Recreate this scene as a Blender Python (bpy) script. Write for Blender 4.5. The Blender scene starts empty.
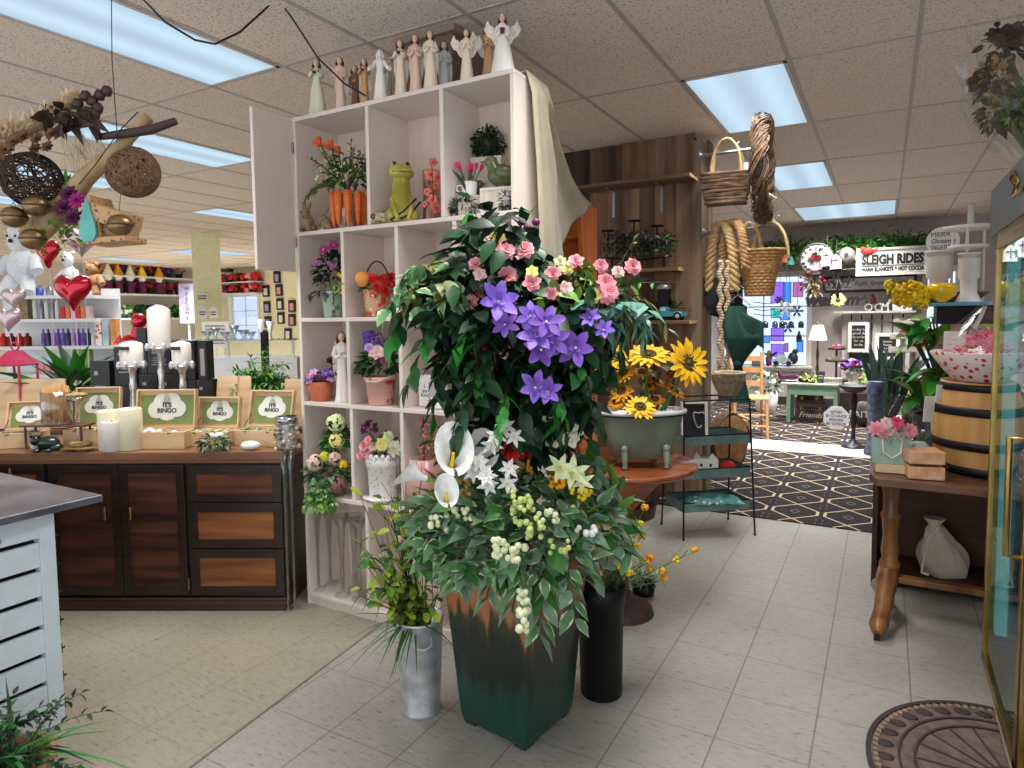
import bpy, bmesh, math, random
from mathutils import Vector, Matrix, Euler, noise as mnoise
PI = math.pi
rnd = random.Random(7)
ru = rnd.uniform; cos = math.cos; sin = math.sin; V = Vector; sqrt = math.sqrt
SC = bpy.context.scene
COL = SC.collection
# -- camera geometry (1024 x 768 frame)
F,CX,CY = 656.0,512.0,360.0
YAW = math.radians(29.6); PITCH = math.atan2(42.0,656.0); ROLL = math.radians(.65); EYE = 1.45
r0 = V((cos(YAW),sin(YAW),0)); f0 = V((-sin(YAW),cos(YAW),0)); up0 = V((0,0,1))
fw = f0*cos(PITCH) - up0*sin(PITCH)
uu = f0*sin(PITCH)+up0*cos(PITCH)
cr = r0*cos(ROLL) - uu*sin(ROLL)
cu = r0*sin(ROLL)+uu*cos(ROLL)
CAM = V((0,0,EYE))
def ray(px,py): return cr*((px - CX) / F)+cu*(-(py - CY) / F)+fw
def onZ(px,py,z=0.0):
    d = ray(px,py); return CAM+d*((z - EYE) / d.z)
def onY(px,py,y):
    d = ray(px,py); return CAM+d*(y / d.y)
def onX(px,py,x):
    d = ray(px,py); return CAM+d*(x / d.x)
def at(px,py,dep): return CAM+ray(px,py)*dep
def dep(p): return (V(p) - CAM).dot(fw)
def mpp(p): return dep(p) / F          # metres per pixel at a point
# -- materials
MATS = {}
def lin(c):
    def g(v):
        v = v / 255.0
        return v / 12.92 if v <= .04045 else ((v+.055) / 1.055) ** 2.4
    return (g(c[0]),g(c[1]),g(c[2]),1.0)
def newmat(name):
    m = bpy.data.materials.new(name); m.use_nodes = True
    nt = m.node_tree; nt.nodes.clear()
    out = nt.nodes.new('ShaderNodeOutputMaterial')
    return m,nt,out
def N(nt,t,**k):
    n = nt.nodes.new('ShaderNode'+t)
    for a,b in k.items(): setattr(n,a,b)
    return n
def mat(name,rgb,rough=.55,metal=0.0,var=.18,scale=14.0,bump=0.0,stretch=(1,1,1),rgb2=None,spec=.5,emis=0.0,
        coat=0.0,sheen=0.0,trans=0.0,detail=4.0,ramp=(.35,.65),bscale=None,sss=0.0):
    if name in MATS: return MATS[name]
    m,nt,out = newmat(name)
    b = N(nt,'BsdfPrincipled'); nt.links.new(b.outputs[0],out.inputs[0])
    b.inputs['Roughness'].default_value = rough; b.inputs['Metallic'].default_value = metal
    b.inputs['Specular IOR Level'].default_value = spec
    if coat: b.inputs['Coat Weight'].default_value = coat; b.inputs['Coat Roughness'].default_value = .08
    if sheen: b.inputs['Sheen Weight'].default_value = sheen
    if trans: b.inputs['Transmission Weight'].default_value = trans
    tc = N(nt,'TexCoord'); mp = N(nt,'Mapping'); mp.inputs['Scale'].default_value = stretch
    nt.links.new(tc.outputs['Object'],mp.inputs[0])
    nz = N(nt,'TexNoise'); nz.inputs['Scale'].default_value = scale; nz.inputs['Detail'].default_value = detail
    nt.links.new(mp.outputs[0],nz.inputs['Vector'])
    c = lin(rgb)
    if rgb2: c1,c2 = c,lin(rgb2)
    else:
        c1 = tuple(max(0,v*(1 - var)) for v in c[:3])+(1,); c2 = tuple(min(1,v*(1+var)) for v in c[:3])+(1,)
    rp = N(nt,'ValToRGB'); rp.color_ramp.elements[0].position = ramp[0]; rp.color_ramp.elements[1].position = ramp[1]
    rp.color_ramp.elements[0].color = c1; rp.color_ramp.elements[1].color = c2
    nt.links.new(nz.outputs[0],rp.inputs[0]); nt.links.new(rp.outputs[0],b.inputs['Base Color'])
    if bump:
        bp = N(nt,'Bump'); bp.inputs['Strength'].default_value = bump; bp.inputs['Distance'].default_value = .01
        src = nz
        if bscale:
            src = N(nt,'TexNoise'); src.inputs['Scale'].default_value = bscale; src.inputs['Detail'].default_value = 3
            nt.links.new(mp.outputs[0],src.inputs['Vector'])
        nt.links.new(src.outputs[0],bp.inputs['Height']); nt.links.new(bp.outputs[0],b.inputs['Normal'])
    if emis:
        b.inputs['Emission Color'].default_value = c; b.inputs['Emission Strength'].default_value = emis
    MATS[name] = m
    return m
def wood(name,rgb,rgb2,axis='X',scale=9.0,rough=.45,coat=0.0,bump=.12,spec=.4):
    st = {'X': (.09,1,1),'Y': (1,.09,1),'Z': (1,1,.09)}[axis]
    return mat(name,rgb,rough,scale=scale*3,stretch=st,rgb2=rgb2,detail=8,bump=bump,coat=coat,ramp=(.32,.68),spec=spec)
def glass(name,tint=(255,255,255),refl=.1,rough=.02,edge=.6):
    if name in MATS: return MATS[name]
    m,nt,out = newmat(name)
    t = N(nt,'BsdfTransparent'); t.inputs[0].default_value = lin(tint)
    g = N(nt,'BsdfGlossy'); g.inputs['Roughness'].default_value = rough
    lw = N(nt,'LayerWeight'); lw.inputs[0].default_value = .35
    mr = N(nt,'MapRange'); mr.inputs[3].default_value = refl; mr.inputs[4].default_value = min(1,refl+edge)
    nt.links.new(lw.outputs['Facing'],mr.inputs[0])
    x = N(nt,'MixShader'); nt.links.new(mr.outputs[0],x.inputs[0]); nt.links.new(t.outputs[0],x.inputs[1]); nt.links.new(g.outputs[0],x.inputs[2])
    nt.links.new(x.outputs[0],out.inputs[0]); MATS[name] = m
    return m
def emit(name,rgb,s):
    if name in MATS: return MATS[name]
    m,nt,out = newmat(name)
    e = N(nt,'Emission'); e.inputs[0].default_value = lin(rgb); e.inputs[1].default_value = s
    nt.links.new(e.outputs[0],out.inputs[0]); MATS[name] = m
    return m
def leafmat(name,rgb,edge=None,vein=None,rough=.4,thr=.62,trans=.0):
    """leaf: uv.x across (0..1), uv.y along; edge = paler margin colour"""
    if name in MATS: return MATS[name]
    m,nt,out = newmat(name)
    b = N(nt,'BsdfPrincipled'); nt.links.new(b.outputs[0],out.inputs[0]); b.inputs['Roughness'].default_value = rough
    b.inputs['Specular IOR Level'].default_value = .35
    tc = N(nt,'TexCoord'); nz = N(nt,'TexNoise'); nz.inputs['Scale'].default_value = 22; nz.inputs['Detail'].default_value = 3
    nt.links.new(tc.outputs['Object'],nz.inputs['Vector'])
    rp = N(nt,'ValToRGB'); c = lin(rgb)
    rp.color_ramp.elements[0].position = .3; rp.color_ramp.elements[1].position = .7
    rp.color_ramp.elements[0].color = tuple(v*.72 for v in c[:3])+(1,); rp.color_ramp.elements[1].color = tuple(min(1,v*1.25) for v in c[:3])+(1,)
    nt.links.new(nz.outputs[0],rp.inputs[0]); src = rp.outputs[0]
    if edge or vein:
        uv = N(nt,'UVMap'); sp = N(nt,'SeparateXYZ'); nt.links.new(uv.outputs[0],sp.inputs[0])
        a = N(nt,'Math',operation='SUBTRACT'); a.inputs[1].default_value = .5; nt.links.new(sp.outputs[0],a.inputs[0])
        ab = N(nt,'Math',operation='ABSOLUTE'); nt.links.new(a.outputs[0],ab.inputs[0])
        d = N(nt,'Math',operation='MULTIPLY_ADD'); d.inputs[1].default_value = 2.0; nt.links.new(ab.outputs[0],d.inputs[0])
        n2 = N(nt,'TexNoise'); n2.inputs['Scale'].default_value = 60; nt.links.new(tc.outputs['Object'],n2.inputs['Vector'])
        n3 = N(nt,'Math',operation='MULTIPLY_ADD'); n3.inputs[1].default_value = .9; n3.inputs[2].default_value = -.45
        nt.links.new(n2.outputs[0],n3.inputs[0]); nt.links.new(n3.outputs[0],d.inputs[2])
        for col,lo,hi,inv in ((edge,thr,thr+.12,False),(vein,.06,.16,True)):
            if not col: continue
            mr = N(nt,'MapRange'); mr.inputs[1].default_value = lo; mr.inputs[2].default_value = hi
            if inv: mr.inputs[3].default_value = .8; mr.inputs[4].default_value = 0
            nt.links.new((ab if inv else d).outputs[0],mr.inputs[0])
            mx = N(nt,'Mix',data_type='RGBA'); nt.links.new(mr.outputs[0],mx.inputs[0]); nt.links.new(src,mx.inputs[6]); mx.inputs[7].default_value = lin(col)
            src = mx.outputs[2]
    nt.links.new(src,b.inputs['Base Color'])
    MATS[name] = m
    return m
# -- mesh builder
def T(loc=(0,0,0),rot=(0,0,0),sc=1.0):
    m = Matrix.Translation(V(loc)) @ Euler(rot).to_matrix().to_4x4()
    if sc != 1.0:
        s = (sc,sc,sc) if isinstance(sc,(int,float)) else sc
        m = m @ Matrix.Diagonal((s[0],s[1],s[2],1))
    return m
def aim(loc,d,roll=0.0):
    """matrix whose +Y points along d, +Z as far up as possible"""
    y = V(d).normalized(); z = V((0,0,1)); x = y.cross(z)
    if x.length < 1e-4: x = V((1,0,0))
    x.normalize(); z = x.cross(y)
    m = Matrix((x,y,z)).transposed().to_4x4()
    return Matrix.Translation(V(loc)) @ m @ Matrix.Rotation(roll,4,'Y')
class MB:
    def __init__(s): s.v = []; s.f = []; s.mi = []; s.sm = []; s.uv = []
    def add(s,vs,fs,mi=0,sm=False,t=None,uvs=None):
        o = len(s.v)
        if t is not None: vs = [t @ V(p) for p in vs]
        s.v.extend([tuple(p) for p in vs])
        for k,f in enumerate(fs):
            s.f.append(tuple(i+o for i in f)); s.mi.append(mi); s.sm.append(sm); s.uv.append([uvs[i] for i in f] if uvs else None)
        return s
    def box(s,c,d,mi=0,t=None,taper=1.0):
        x,y,z = c; a,b,h = d[0] / 2,d[1] / 2,d[2] / 2
        vs = [(x - a,y - b,z - h),(x+a,y - b,z - h),(x+a,y+b,z - h),(x - a,y+b,z - h),
              (x - a*taper,y - b*taper,z+h),(x+a*taper,y - b*taper,z+h),(x+a*taper,y+b*taper,z+h),(x - a*taper,y+b*taper,z+h)]
        return s.add(vs,[(0,3,2,1),(4,5,6,7),(0,1,5,4),(1,2,6,5),(2,3,7,6),(3,0,4,7)],mi,False,t)
    def bx(s,lo,hi,mi=0,t=None):
        return s.box([(lo[i]+hi[i]) / 2 for i in range(3)],[abs(hi[i] - lo[i]) for i in range(3)],mi,t)
    def lathe(s,prof,n=20,mi=0,t=None,sm=True,sq=1.0,cap=True,arc=2*PI,wob=None):
        vs = []; fs = []; full = abs(arc - 2*PI) < 1e-6; m = n if full else n+1
        for (r,z) in prof:
            for i in range(m):
                a = arc*i / n; rr = r*(wob(a,z) if wob else 1)
                vs.append((rr*cos(a),rr*sin(a)*sq,z))
        for j in range(len(prof) - 1):
            for i in range(n):
                i2 = (i+1) % m if full else i+1
                fs.append((j*m+i,j*m+i2,(j+1)*m+i2,(j+1)*m+i))
        s.add(vs,fs,mi,sm,t)
        if cap and full:
            for j,rev in ((0,True),(len(prof) - 1,False)):
                if prof[j][0] > 1e-5:
                    ring = [vs[j*m+i] for i in range(m)]
                    s.add(ring,[tuple(reversed(range(m))) if rev else tuple(range(m))],mi,False,t)
        return s
    def cyl(s,p0,p1,r,r2=None,n=12,mi=0,cap=True,sm=True,t=None):
        return s.tube([p0,p1],[r,r if r2 is None else r2],n,mi,t,cap=cap,sm=sm)
    def tube(s,pts,r,n=6,mi=0,t=None,closed=False,cap=True,sm=True,flat=1.0):
        pts = [V(p) for p in pts]; k = len(pts)
        rs = r if isinstance(r,(list,tuple)) else [r]*k
        tang = []
        for i in range(k):
            a = pts[(i+1) % k] if (closed or i < k - 1) else pts[i]
            b = pts[(i - 1) % k] if (closed or i > 0) else pts[i]
            d = a - b
            tang.append(d.normalized() if d.length > 1e-9 else V((0,0,1)))
        ref = V((0,0,1)) if abs(tang[0].z) < .9 else V((1,0,0))
        nx = tang[0].cross(ref).normalized(); vs = []; fs = []
        for i in range(k):
            nx = nx - tang[i]*nx.dot(tang[i])
            if nx.length < 1e-6: nx = tang[i].orthogonal()
            nx.normalize(); ny = tang[i].cross(nx)
            for j in range(n):
                a = 2*PI*j / n
                vs.append(pts[i]+(nx*cos(a)+ny*sin(a)*flat)*rs[i])
        for i in range(k if closed else k - 1):
            i2 = (i+1) % k
            for j in range(n):
                j2 = (j+1) % n
                fs.append((i*n+j,i*n+j2,i2*n+j2,i2*n+j))
        s.add(vs,fs,mi,sm,t)
        if cap and not closed:
            s.add(vs[:n],[tuple(reversed(range(n)))],mi,False,t); s.add(vs[-n:],[tuple(range(n))],mi,False,t)
        return s
    def ball(s,c,r,nu=10,nv=7,mi=0,t=None,bumpy=0.0,sd=0):
        rx,ry,rz = (r,r,r) if isinstance(r,(int,float)) else r
        vs = [(c[0],c[1],c[2] - rz)]; fs = []
        for j in range(1,nv):
            ph = PI*j / nv
            for i in range(nu):
                a = 2*PI*i / nu; k = 1.0
                if bumpy: k = 1+bumpy*mnoise.noise(V((cos(a)*2+sd,sin(a)*2,ph*2+sd)))
                vs.append((c[0]+rx*k*sin(ph)*cos(a),c[1]+ry*k*sin(ph)*sin(a),c[2] - rz*k*cos(ph)))
        vs.append((c[0],c[1],c[2]+rz)); top = len(vs) - 1
        for i in range(nu):
            i2 = (i+1) % nu
            fs.append((0,1+i2,1+i)); fs.append((top,1+(nv - 2)*nu+i,1+(nv - 2)*nu+i2))
            for j in range(nv - 2):
                a = 1+j*nu; fs.append((a+i,a+i2,a+nu+i2,a+nu+i))
        return s.add(vs,fs,mi,True,t)
    def prism(s,pts,z0,z1,mi=0,t=None,sm=False):
        n = len(pts); vs = [(p[0],p[1],z0) for p in pts]+[(p[0],p[1],z1) for p in pts]
        fs = [tuple(reversed(range(n))),tuple(range(n,2*n))]
        s.add(vs,fs,mi,False,t)
        return s.add(vs,[(i,(i+1) % n,n+(i+1) % n,n+i) for i in range(n)],mi,sm,t)
    def grid(s,fn,nu,nv,mi=0,t=None,sm=True,uv=False):
        vs = []; uvs = []
        for j in range(nv+1):
            for i in range(nu+1):
                vs.append(fn(i / nu,j / nv)); uvs.append((i / nu,j / nv))
        w = nu+1
        fs = [(j*w+i,j*w+i+1,(j+1)*w+i+1,(j+1)*w+i) for j in range(nv) for i in range(nu)]
        return s.add(vs,fs,mi,sm,t,uvs if uv else None)
    def leaf(s,t,L,W,fold=.25,curl=.3,mi=0,shape=0):
        """leaf along +Y of matrix t, midrib folded, drooping"""
        ks = ((0,.04),(.18,.62),(.42,1),(.68,.72),(1,0.02)) if shape == 0 else ((0,.3),(.3,.9),(.6,1),(.85,.7),(1,.03)) if shape == 1 else ((0,.5),(.3,.8),(.6,1),(.85,.6),(1,.02)) if shape == 2 else ((0,.25),(.15,.95),(.35,1),(.65,.5),(1,.01))
        vs = []; uvs = []
        for y,w in ks:
            z = -curl*L*y*y; hw = W*.5*w
            vs += [(-hw,y*L,z+hw*fold),(0,y*L,z),(hw,y*L,z+hw*fold)]
            uvs += [(.5 - w*.5,y),(.5,y),(.5+w*.5,y)]
        fs = []
        for j in range(len(ks) - 1):
            a = j*3
            fs += [(a,a+1,a+4,a+3),(a+1,a+2,a+5,a+4)]
        return s.add(vs,fs,mi,True,t,uvs)
    def join(s,o,t=None,mi=0):
        off = len(s.v)
        s.v.extend([tuple(t @ V(p)) for p in o.v] if t is not None else o.v)
        s.f.extend([tuple(i+off for i in f) for f in o.f]); s.mi.extend([m+mi for m in o.mi]); s.sm.extend(o.sm); s.uv.extend(o.uv)
        return s
    def mesh(s,name,mats):
        me = bpy.data.meshes.new(name); me.from_pydata(s.v,[],s.f)
        mats = mats if isinstance(mats,(list,tuple)) else [mats]
        for m in mats: me.materials.append(m)
        k = len(mats) - 1
        me.polygons.foreach_set('material_index',[min(i,k) for i in s.mi]); me.polygons.foreach_set('use_smooth',s.sm)
        if any(u is not None for u in s.uv):
            ul = me.uv_layers.new(name='UVMap'); flat = []
            for f,u in zip(s.f,s.uv):
                for i in range(len(f)): flat.extend(u[i] if u else (.5,.5))
            ul.data.foreach_set('uv',flat)
        me.update()
        return me
# -- objects
def link(o,parent=None,label=None):
    COL.objects.link(o)
    if parent is not None: o.parent = parent
    if label: o['label'] = label
    return o
def part(name,mb,mats,parent=None,loc=(0,0,0),rot=(0,0,0),label=None,bev=0.0,sc=None,sub=0,solid=0.0):
    me = mb.mesh(name,mats) if isinstance(mb,MB) else mb
    o = bpy.data.objects.new(name,me); link(o,parent,label)
    o.location = loc; o.rotation_euler = rot
    if sc is not None: o.scale = (sc,)*3 if isinstance(sc,(int,float)) else sc
    if solid: md = o.modifiers.new('solid','SOLIDIFY'); md.thickness = solid; md.offset = 0
    if bev: md = o.modifiers.new('bevel','BEVEL'); md.width = bev; md.segments = 2; md.limit_method = 'ANGLE'
    if sub: md = o.modifiers.new('sub','SUBSURF'); md.levels = sub; md.render_levels = sub
    return o
def thing(name,label,cat,loc=(0,0,0),rz=0.0,group=None,rot=None):
    o = bpy.data.objects.new(name,None); COL.objects.link(o); o.empty_display_size = .05
    o.location = loc; o.rotation_euler = rot if rot else (0,0,rz); o['label'] = label; o['category'] = cat
    if group: o['group'] = group
    return o
def solo(name,mb,mats,label,cat,loc=(0,0,0),rz=0.0,group=None,kind=None,rot=None,**k):
    o = part(name,mb,mats,None,loc,rot if rot else (0,0,rz),label,**k); o['category'] = cat
    if group: o['group'] = group
    if kind: o['kind'] = kind
    return o
def struct(name,mb,mats,parent=None,loc=(0,0,0),rz=0.0,label=None,cat=None,**k):
    o = part(name,mb,mats,parent,loc,(0,0,rz),label,**k)
    if parent is None:
        o['kind'] = 'structure'; o['category'] = cat or name.split('_')[0]
    return o
def dup(root,loc,rz=None,label=None,group=None,sc=None):
    def cp(o,par):
        c = o.copy(); COL.objects.link(c); c.parent = par
        for ch in o.children: cp(ch,c)
        return c
    r = cp(root,None); r.location = loc
    if rz is not None: r.rotation_euler = (0,0,rz)
    if sc is not None: r.scale = (sc,)*3
    if label: r['label'] = label
    if group: r['group'] = group
    return r
def text(name,s,size,m,parent=None,loc=(0,0,0),rot=(PI / 2,0,0),label=None,ext=.0008,align='CENTER',shear=0.0,sp=1.0,lsp=1.0,sx=1.0,off=0.0,fit=None):
    cu_ = bpy.data.curves.new(name,'FONT'); cu_.body = s; cu_.size = size; cu_.extrude = ext; cu_.align_x = align; cu_.align_y = 'CENTER'
    cu_.shear = shear; cu_.space_character = sp; cu_.space_line = lsp; cu_.offset = off; cu_.resolution_u = 3
    cu_.materials.append(m)
    tmp = bpy.data.objects.new(name,cu_); COL.objects.link(tmp); bpy.context.view_layer.update()
    me = bpy.data.meshes.new_from_object(tmp.evaluated_get(bpy.context.evaluated_depsgraph_get())); bpy.data.objects.remove(tmp)
    if fit:
        xs = [v.co.x for v in me.vertices]; sx = fit / max(1e-6,max(xs) - min(xs))
    o = bpy.data.objects.new(name,me); link(o,parent,label); o.location = loc; o.rotation_euler = rot; o.scale = (sx,1,1)
    return o

def clampbox(root,lo,hi,yfree=None):
    """keep a plant's leaves out of the boards around it (mesh edited in place)"""
    bpy.context.view_layer.update()
    todo = [root]+list(root.children_recursive)
    for o in todo:
        if o.type != 'MESH': continue
        if o.data.users > 1: o.data = o.data.copy()
        mw = o.matrix_world.copy(); mi = mw.inverted(); ch = False
        for v in o.data.vertices:
            w = mw @ v.co
            if yfree is not None and w.y < yfree: continue
            n = V([min(max(w[i],lo[i]),hi[i]) for i in range(3)])
            if (n - w).length > 1e-6: v.co = mi @ n; ch = True
        if ch: o.data.update()
# -- ROOM
def floor_mat():
    m,nt,out = newmat('vinyl_tile'); L = nt.links.new
    b = N(nt,'BsdfPrincipled'); L(b.outputs[0],out.inputs[0]); b.inputs['Roughness'].default_value = .33
    b.inputs['Specular IOR Level'].default_value = .4
    tc = N(nt,'TexCoord'); mp = N(nt,'Mapping'); mp.inputs['Location'].default_value = (-.117 / .2985,-2.53 / .305,0)
    mp.inputs['Scale'].default_value = (1 / .2985,1 / .305,1); L(tc.outputs['Object'],mp.inputs[0])
    sp = N(nt,'SeparateXYZ'); L(mp.outputs[0],sp.inputs[0])
    ds = []
    for k,w in ((0,.010),(1,.006)):
        f = N(nt,'Math',operation='FRACT'); L(sp.outputs[k],f.inputs[0])
        a = N(nt,'Math',operation='SUBTRACT'); a.inputs[1].default_value = .5; L(f.outputs[0],a.inputs[0])
        c = N(nt,'Math',operation='ABSOLUTE'); L(a.outputs[0],c.inputs[0])
        g = N(nt,'Math',operation='GREATER_THAN'); g.inputs[1].default_value = .5 - w; L(c.outputs[0],g.inputs[0]); ds.append(g)
    wn = N(nt,'TexWhiteNoise',noise_dimensions='2D'); fl = N(nt,'VectorMath',operation='FLOOR'); L(mp.outputs[0],fl.inputs[0]); L(fl.outputs[0],wn.inputs['Vector'])
    # streaky flecks
    m2 = N(nt,'Mapping'); m2.inputs['Scale'].default_value = (20,80,1); m2.inputs['Rotation'].default_value = (0,0,.25); L(tc.outputs['Object'],m2.inputs[0])
    n1 = N(nt,'TexNoise'); n1.inputs['Scale'].default_value = 1.0; n1.inputs['Detail'].default_value = 5; n1.inputs['Roughness'].default_value = .75; L(m2.outputs[0],n1.inputs['Vector'])
    r1 = N(nt,'ValToRGB'); e = r1.color_ramp.elements; e[0].position = .31; e[0].color = lin((92,88,82)); e[1].position = .42; e[1].color = lin((164,161,153))
    x = r1.color_ramp.elements.new(.72); x.color = lin((178,175,168)); L(n1.outputs[0],r1.inputs[0])
    n2 = N(nt,'TexNoise'); n2.inputs['Scale'].default_value = 1.4; n2.inputs['Detail'].default_value = 6; L(tc.outputs['Object'],n2.inputs['Vector'])
    r2 = N(nt,'ValToRGB'); e = r2.color_ramp.elements; e[0].position = .3; e[0].color = (.80,.79,.77,1); e[1].position = .7; e[1].color = (1,1,1,1); L(n2.outputs[0],r2.inputs[0])
    mu = N(nt,'Mix',data_type='RGBA',blend_type='MULTIPLY'); mu.inputs[0].default_value = 1; L(r1.outputs[0],mu.inputs[6]); L(r2.outputs[0],mu.inputs[7])
    # yellower tiles left of the seam
    sx = N(nt,'SeparateXYZ'); L(tc.outputs['Object'],sx.inputs[0])
    se = N(nt,'Math',operation='MULTIPLY_ADD'); se.inputs[1].default_value = .113; L(sx.outputs[1],se.inputs[0]); L(sx.outputs[0],se.inputs[2])
    lt = N(nt,'Math',operation='LESS_THAN'); lt.inputs[1].default_value = -1.794; L(se.outputs[0],lt.inputs[0])
    my = N(nt,'Mix',data_type='RGBA',blend_type='MULTIPLY'); L(lt.outputs[0],my.inputs[0]); L(mu.outputs[2],my.inputs[6]); my.inputs[7].default_value = (.96,.90,.79,1)
    sd = N(nt,'Math',operation='ADD'); sd.inputs[1].default_value = 1.794; L(se.outputs[0],sd.inputs[0]); sa = N(nt,'Math',operation='ABSOLUTE'); L(sd.outputs[0],sa.inputs[0])
    sl = N(nt,'Math',operation='LESS_THAN'); sl.inputs[1].default_value = .006; L(sa.outputs[0],sl.inputs[0])
    mxx = N(nt,'Math',operation='MAXIMUM'); L(ds[0].outputs[0],mxx.inputs[0]); L(ds[1].outputs[0],mxx.inputs[1])
    fade = N(nt,'MapRange'); fade.inputs[3].default_value = .7; fade.inputs[4].default_value = .4; L(lt.outputs[0],fade.inputs[0])
    right = N(nt,'Math',operation='MULTIPLY'); L(mxx.outputs[0],right.inputs[0]); L(fade.outputs[0],right.inputs[1])
    mx2 = N(nt,'Math',operation='MAXIMUM'); L(right.outputs[0],mx2.inputs[0]); L(sl.outputs[0],mx2.inputs[1])
    mg = N(nt,'Mix',data_type='RGBA'); L(mx2.outputs[0],mg.inputs[0]); L(my.outputs[2],mg.inputs[6]); mg.inputs[7].default_value = lin((104,98,88))
    L(mg.outputs[2],b.inputs['Base Color'])
    rr = N(nt,'MapRange'); rr.inputs[3].default_value = .26; rr.inputs[4].default_value = .5; L(n2.outputs[0],rr.inputs[0]); L(rr.outputs[0],b.inputs['Roughness'])
    bp = N(nt,'Bump'); bp.inputs['Strength'].default_value = .12; bp.inputs['Distance'].default_value = .004; L(n1.outputs[0],bp.inputs['Height']); L(bp.outputs[0],b.inputs['Normal'])
    return m
def ceil_mat():
    m,nt,out = newmat('ceiling_tile'); L = nt.links.new
    b = N(nt,'BsdfPrincipled'); L(b.outputs[0],out.inputs[0]); b.inputs['Roughness'].default_value = .95; b.inputs['Specular IOR Level'].default_value = .1
    tc = N(nt,'TexCoord'); n1 = N(nt,'TexNoise'); n1.inputs['Scale'].default_value = 85; n1.inputs['Detail'].default_value = 3; L(tc.outputs['Object'],n1.inputs['Vector'])
    r = N(nt,'ValToRGB'); e = r.color_ramp.elements; e[0].position = .34; e[0].color = lin((182,168,157)); e[1].position = .45; e[1].color = lin((240,227,216)); L(n1.outputs[0],r.inputs[0])
    L(r.outputs[0],b.inputs['Base Color'])
    bp = N(nt,'Bump'); bp.inputs['Strength'].default_value = .35; bp.inputs['Distance'].default_value = .006; L(n1.outputs[0],bp.inputs['Height']); L(bp.outputs[0],b.inputs['Normal'])
    return m
CZ = 2.85
GX_ = GX = .607; GY,GX0,GY0 = 1.355,.118,3.97        # ceiling grid
struct('floor',MB().bx((-18,-1.6,-.05),(4.5,13,0)),floor_mat(),label='cream vinyl tile floor with grey streaks')
CEILM = ceil_mat()
struct('ceiling',MB().bx((-18,-1.6,CZ),(4.5,13,CZ+.05)),CEILM,label='taupe drop ceiling of fissured tiles')
g = MB()
for i in range(-30,8): g.bx((GX0+i*GX - .011,-1.55,CZ - .004),(GX0+i*GX+.011,12.9,CZ+.002))
for j in range(-4,7): g.bx((-17.9,GY0+j*GY - .011,CZ - .0035),(4.4,GY0+j*GY+.011,CZ+.002))
struct('trim_1',g,mat('grid_bar',(186,178,172),.5,var=.05),label='grey metal grid of the drop ceiling',cat='trim')
# walls
WB = 11.75          # back walls
RB = 11.45          # back wall of the right-hand room
wall_cream = mat('wall_cream',(240,236,202),.8,var=.04)
wall_taupe = mat('wall_taupe',(196,186,182),.85,var=.05)
wall_pale = mat('wall_pale',(205,196,186),.85,var=.05)
# far-left room: back wall with a window opening
wq = [onY(p[0],p[1],WB) for p in ((229,297),(258,297),(229,362),(258,362))]
WX0,WX1,WZ1 = wq[0].x,wq[1].x,wq[0].z; WZ0 = .95
b = MB().bx((-16.5,WB,0),(WX0,WB+.15,CZ)).bx((WX1,WB,0),(-2.6,WB+.15,CZ)).bx((WX0,WB,0),(WX1,WB+.15,WZ0)).bx((WX0,WB,WZ1),(WX1,WB+.15,CZ))
struct('wall_back',b,wall_cream,label='cream back wall of the left-hand shop floor')
struct('wall_left',MB().bx((-16.65,-1.6,0),(-16.5,WB+.15,CZ)),wall_pale,label='pale left wall behind the gift shelves')
struct('wall_divider',MB().bx((-2.6,5.6,0),(-2.45,WB+.15,CZ)),wall_taupe,label='taupe wall between the two shop floors')
# right-hand back wall,two window openings
RX0,RX1,RZ0,RZ1 = -1.82,-.83,.98,2.14
SX0,SX1 = .28,.75
def wb(px,py): return onY(px,py,RB)
_a = wb(750,278); _b = wb(806,366); RX0,RZ1 = _a.x - .45,_a.z; RX1,RZ0 = _b.x,_b.z
_a = wb(928,272); _b = wb(944,400); SX0,SZ1 = _a.x,_a.z; SX1,SZ0 = _b.x+.1,_b.z
b = MB().bx((-2.45,RB,0),(RX0,RB+.15,CZ)).bx((RX1,RB,0),(SX0,RB+.15,CZ)).bx((SX1,RB,0),(4.4,RB+.15,CZ))
b.bx((RX0,RB,0),(RX1,RB+.15,RZ0)).bx((RX0,RB,RZ1),(RX1,RB+.15,CZ)).bx((SX0,RB,0),(SX1,RB+.15,SZ0)).bx((SX0,RB,SZ1),(SX1,RB+.15,CZ))
struct('wall_right_back',b,wall_taupe,label='taupe back wall behind the signs')
struct('wall_right',MB().bx((2.6,1.0,0),(2.75,RB+.15,CZ)),wall_taupe,label='taupe right wall')
struct('baseboard_back',MB().bx((-2.45,RB - .015,0),(2.6,RB,.12)),mat('base_dark',(60,54,50),.5))
white_paint = mat('white_paint',(236,233,228),.45,var=.03)
pane = glass('window_glass',(235,242,255),.06)
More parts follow.
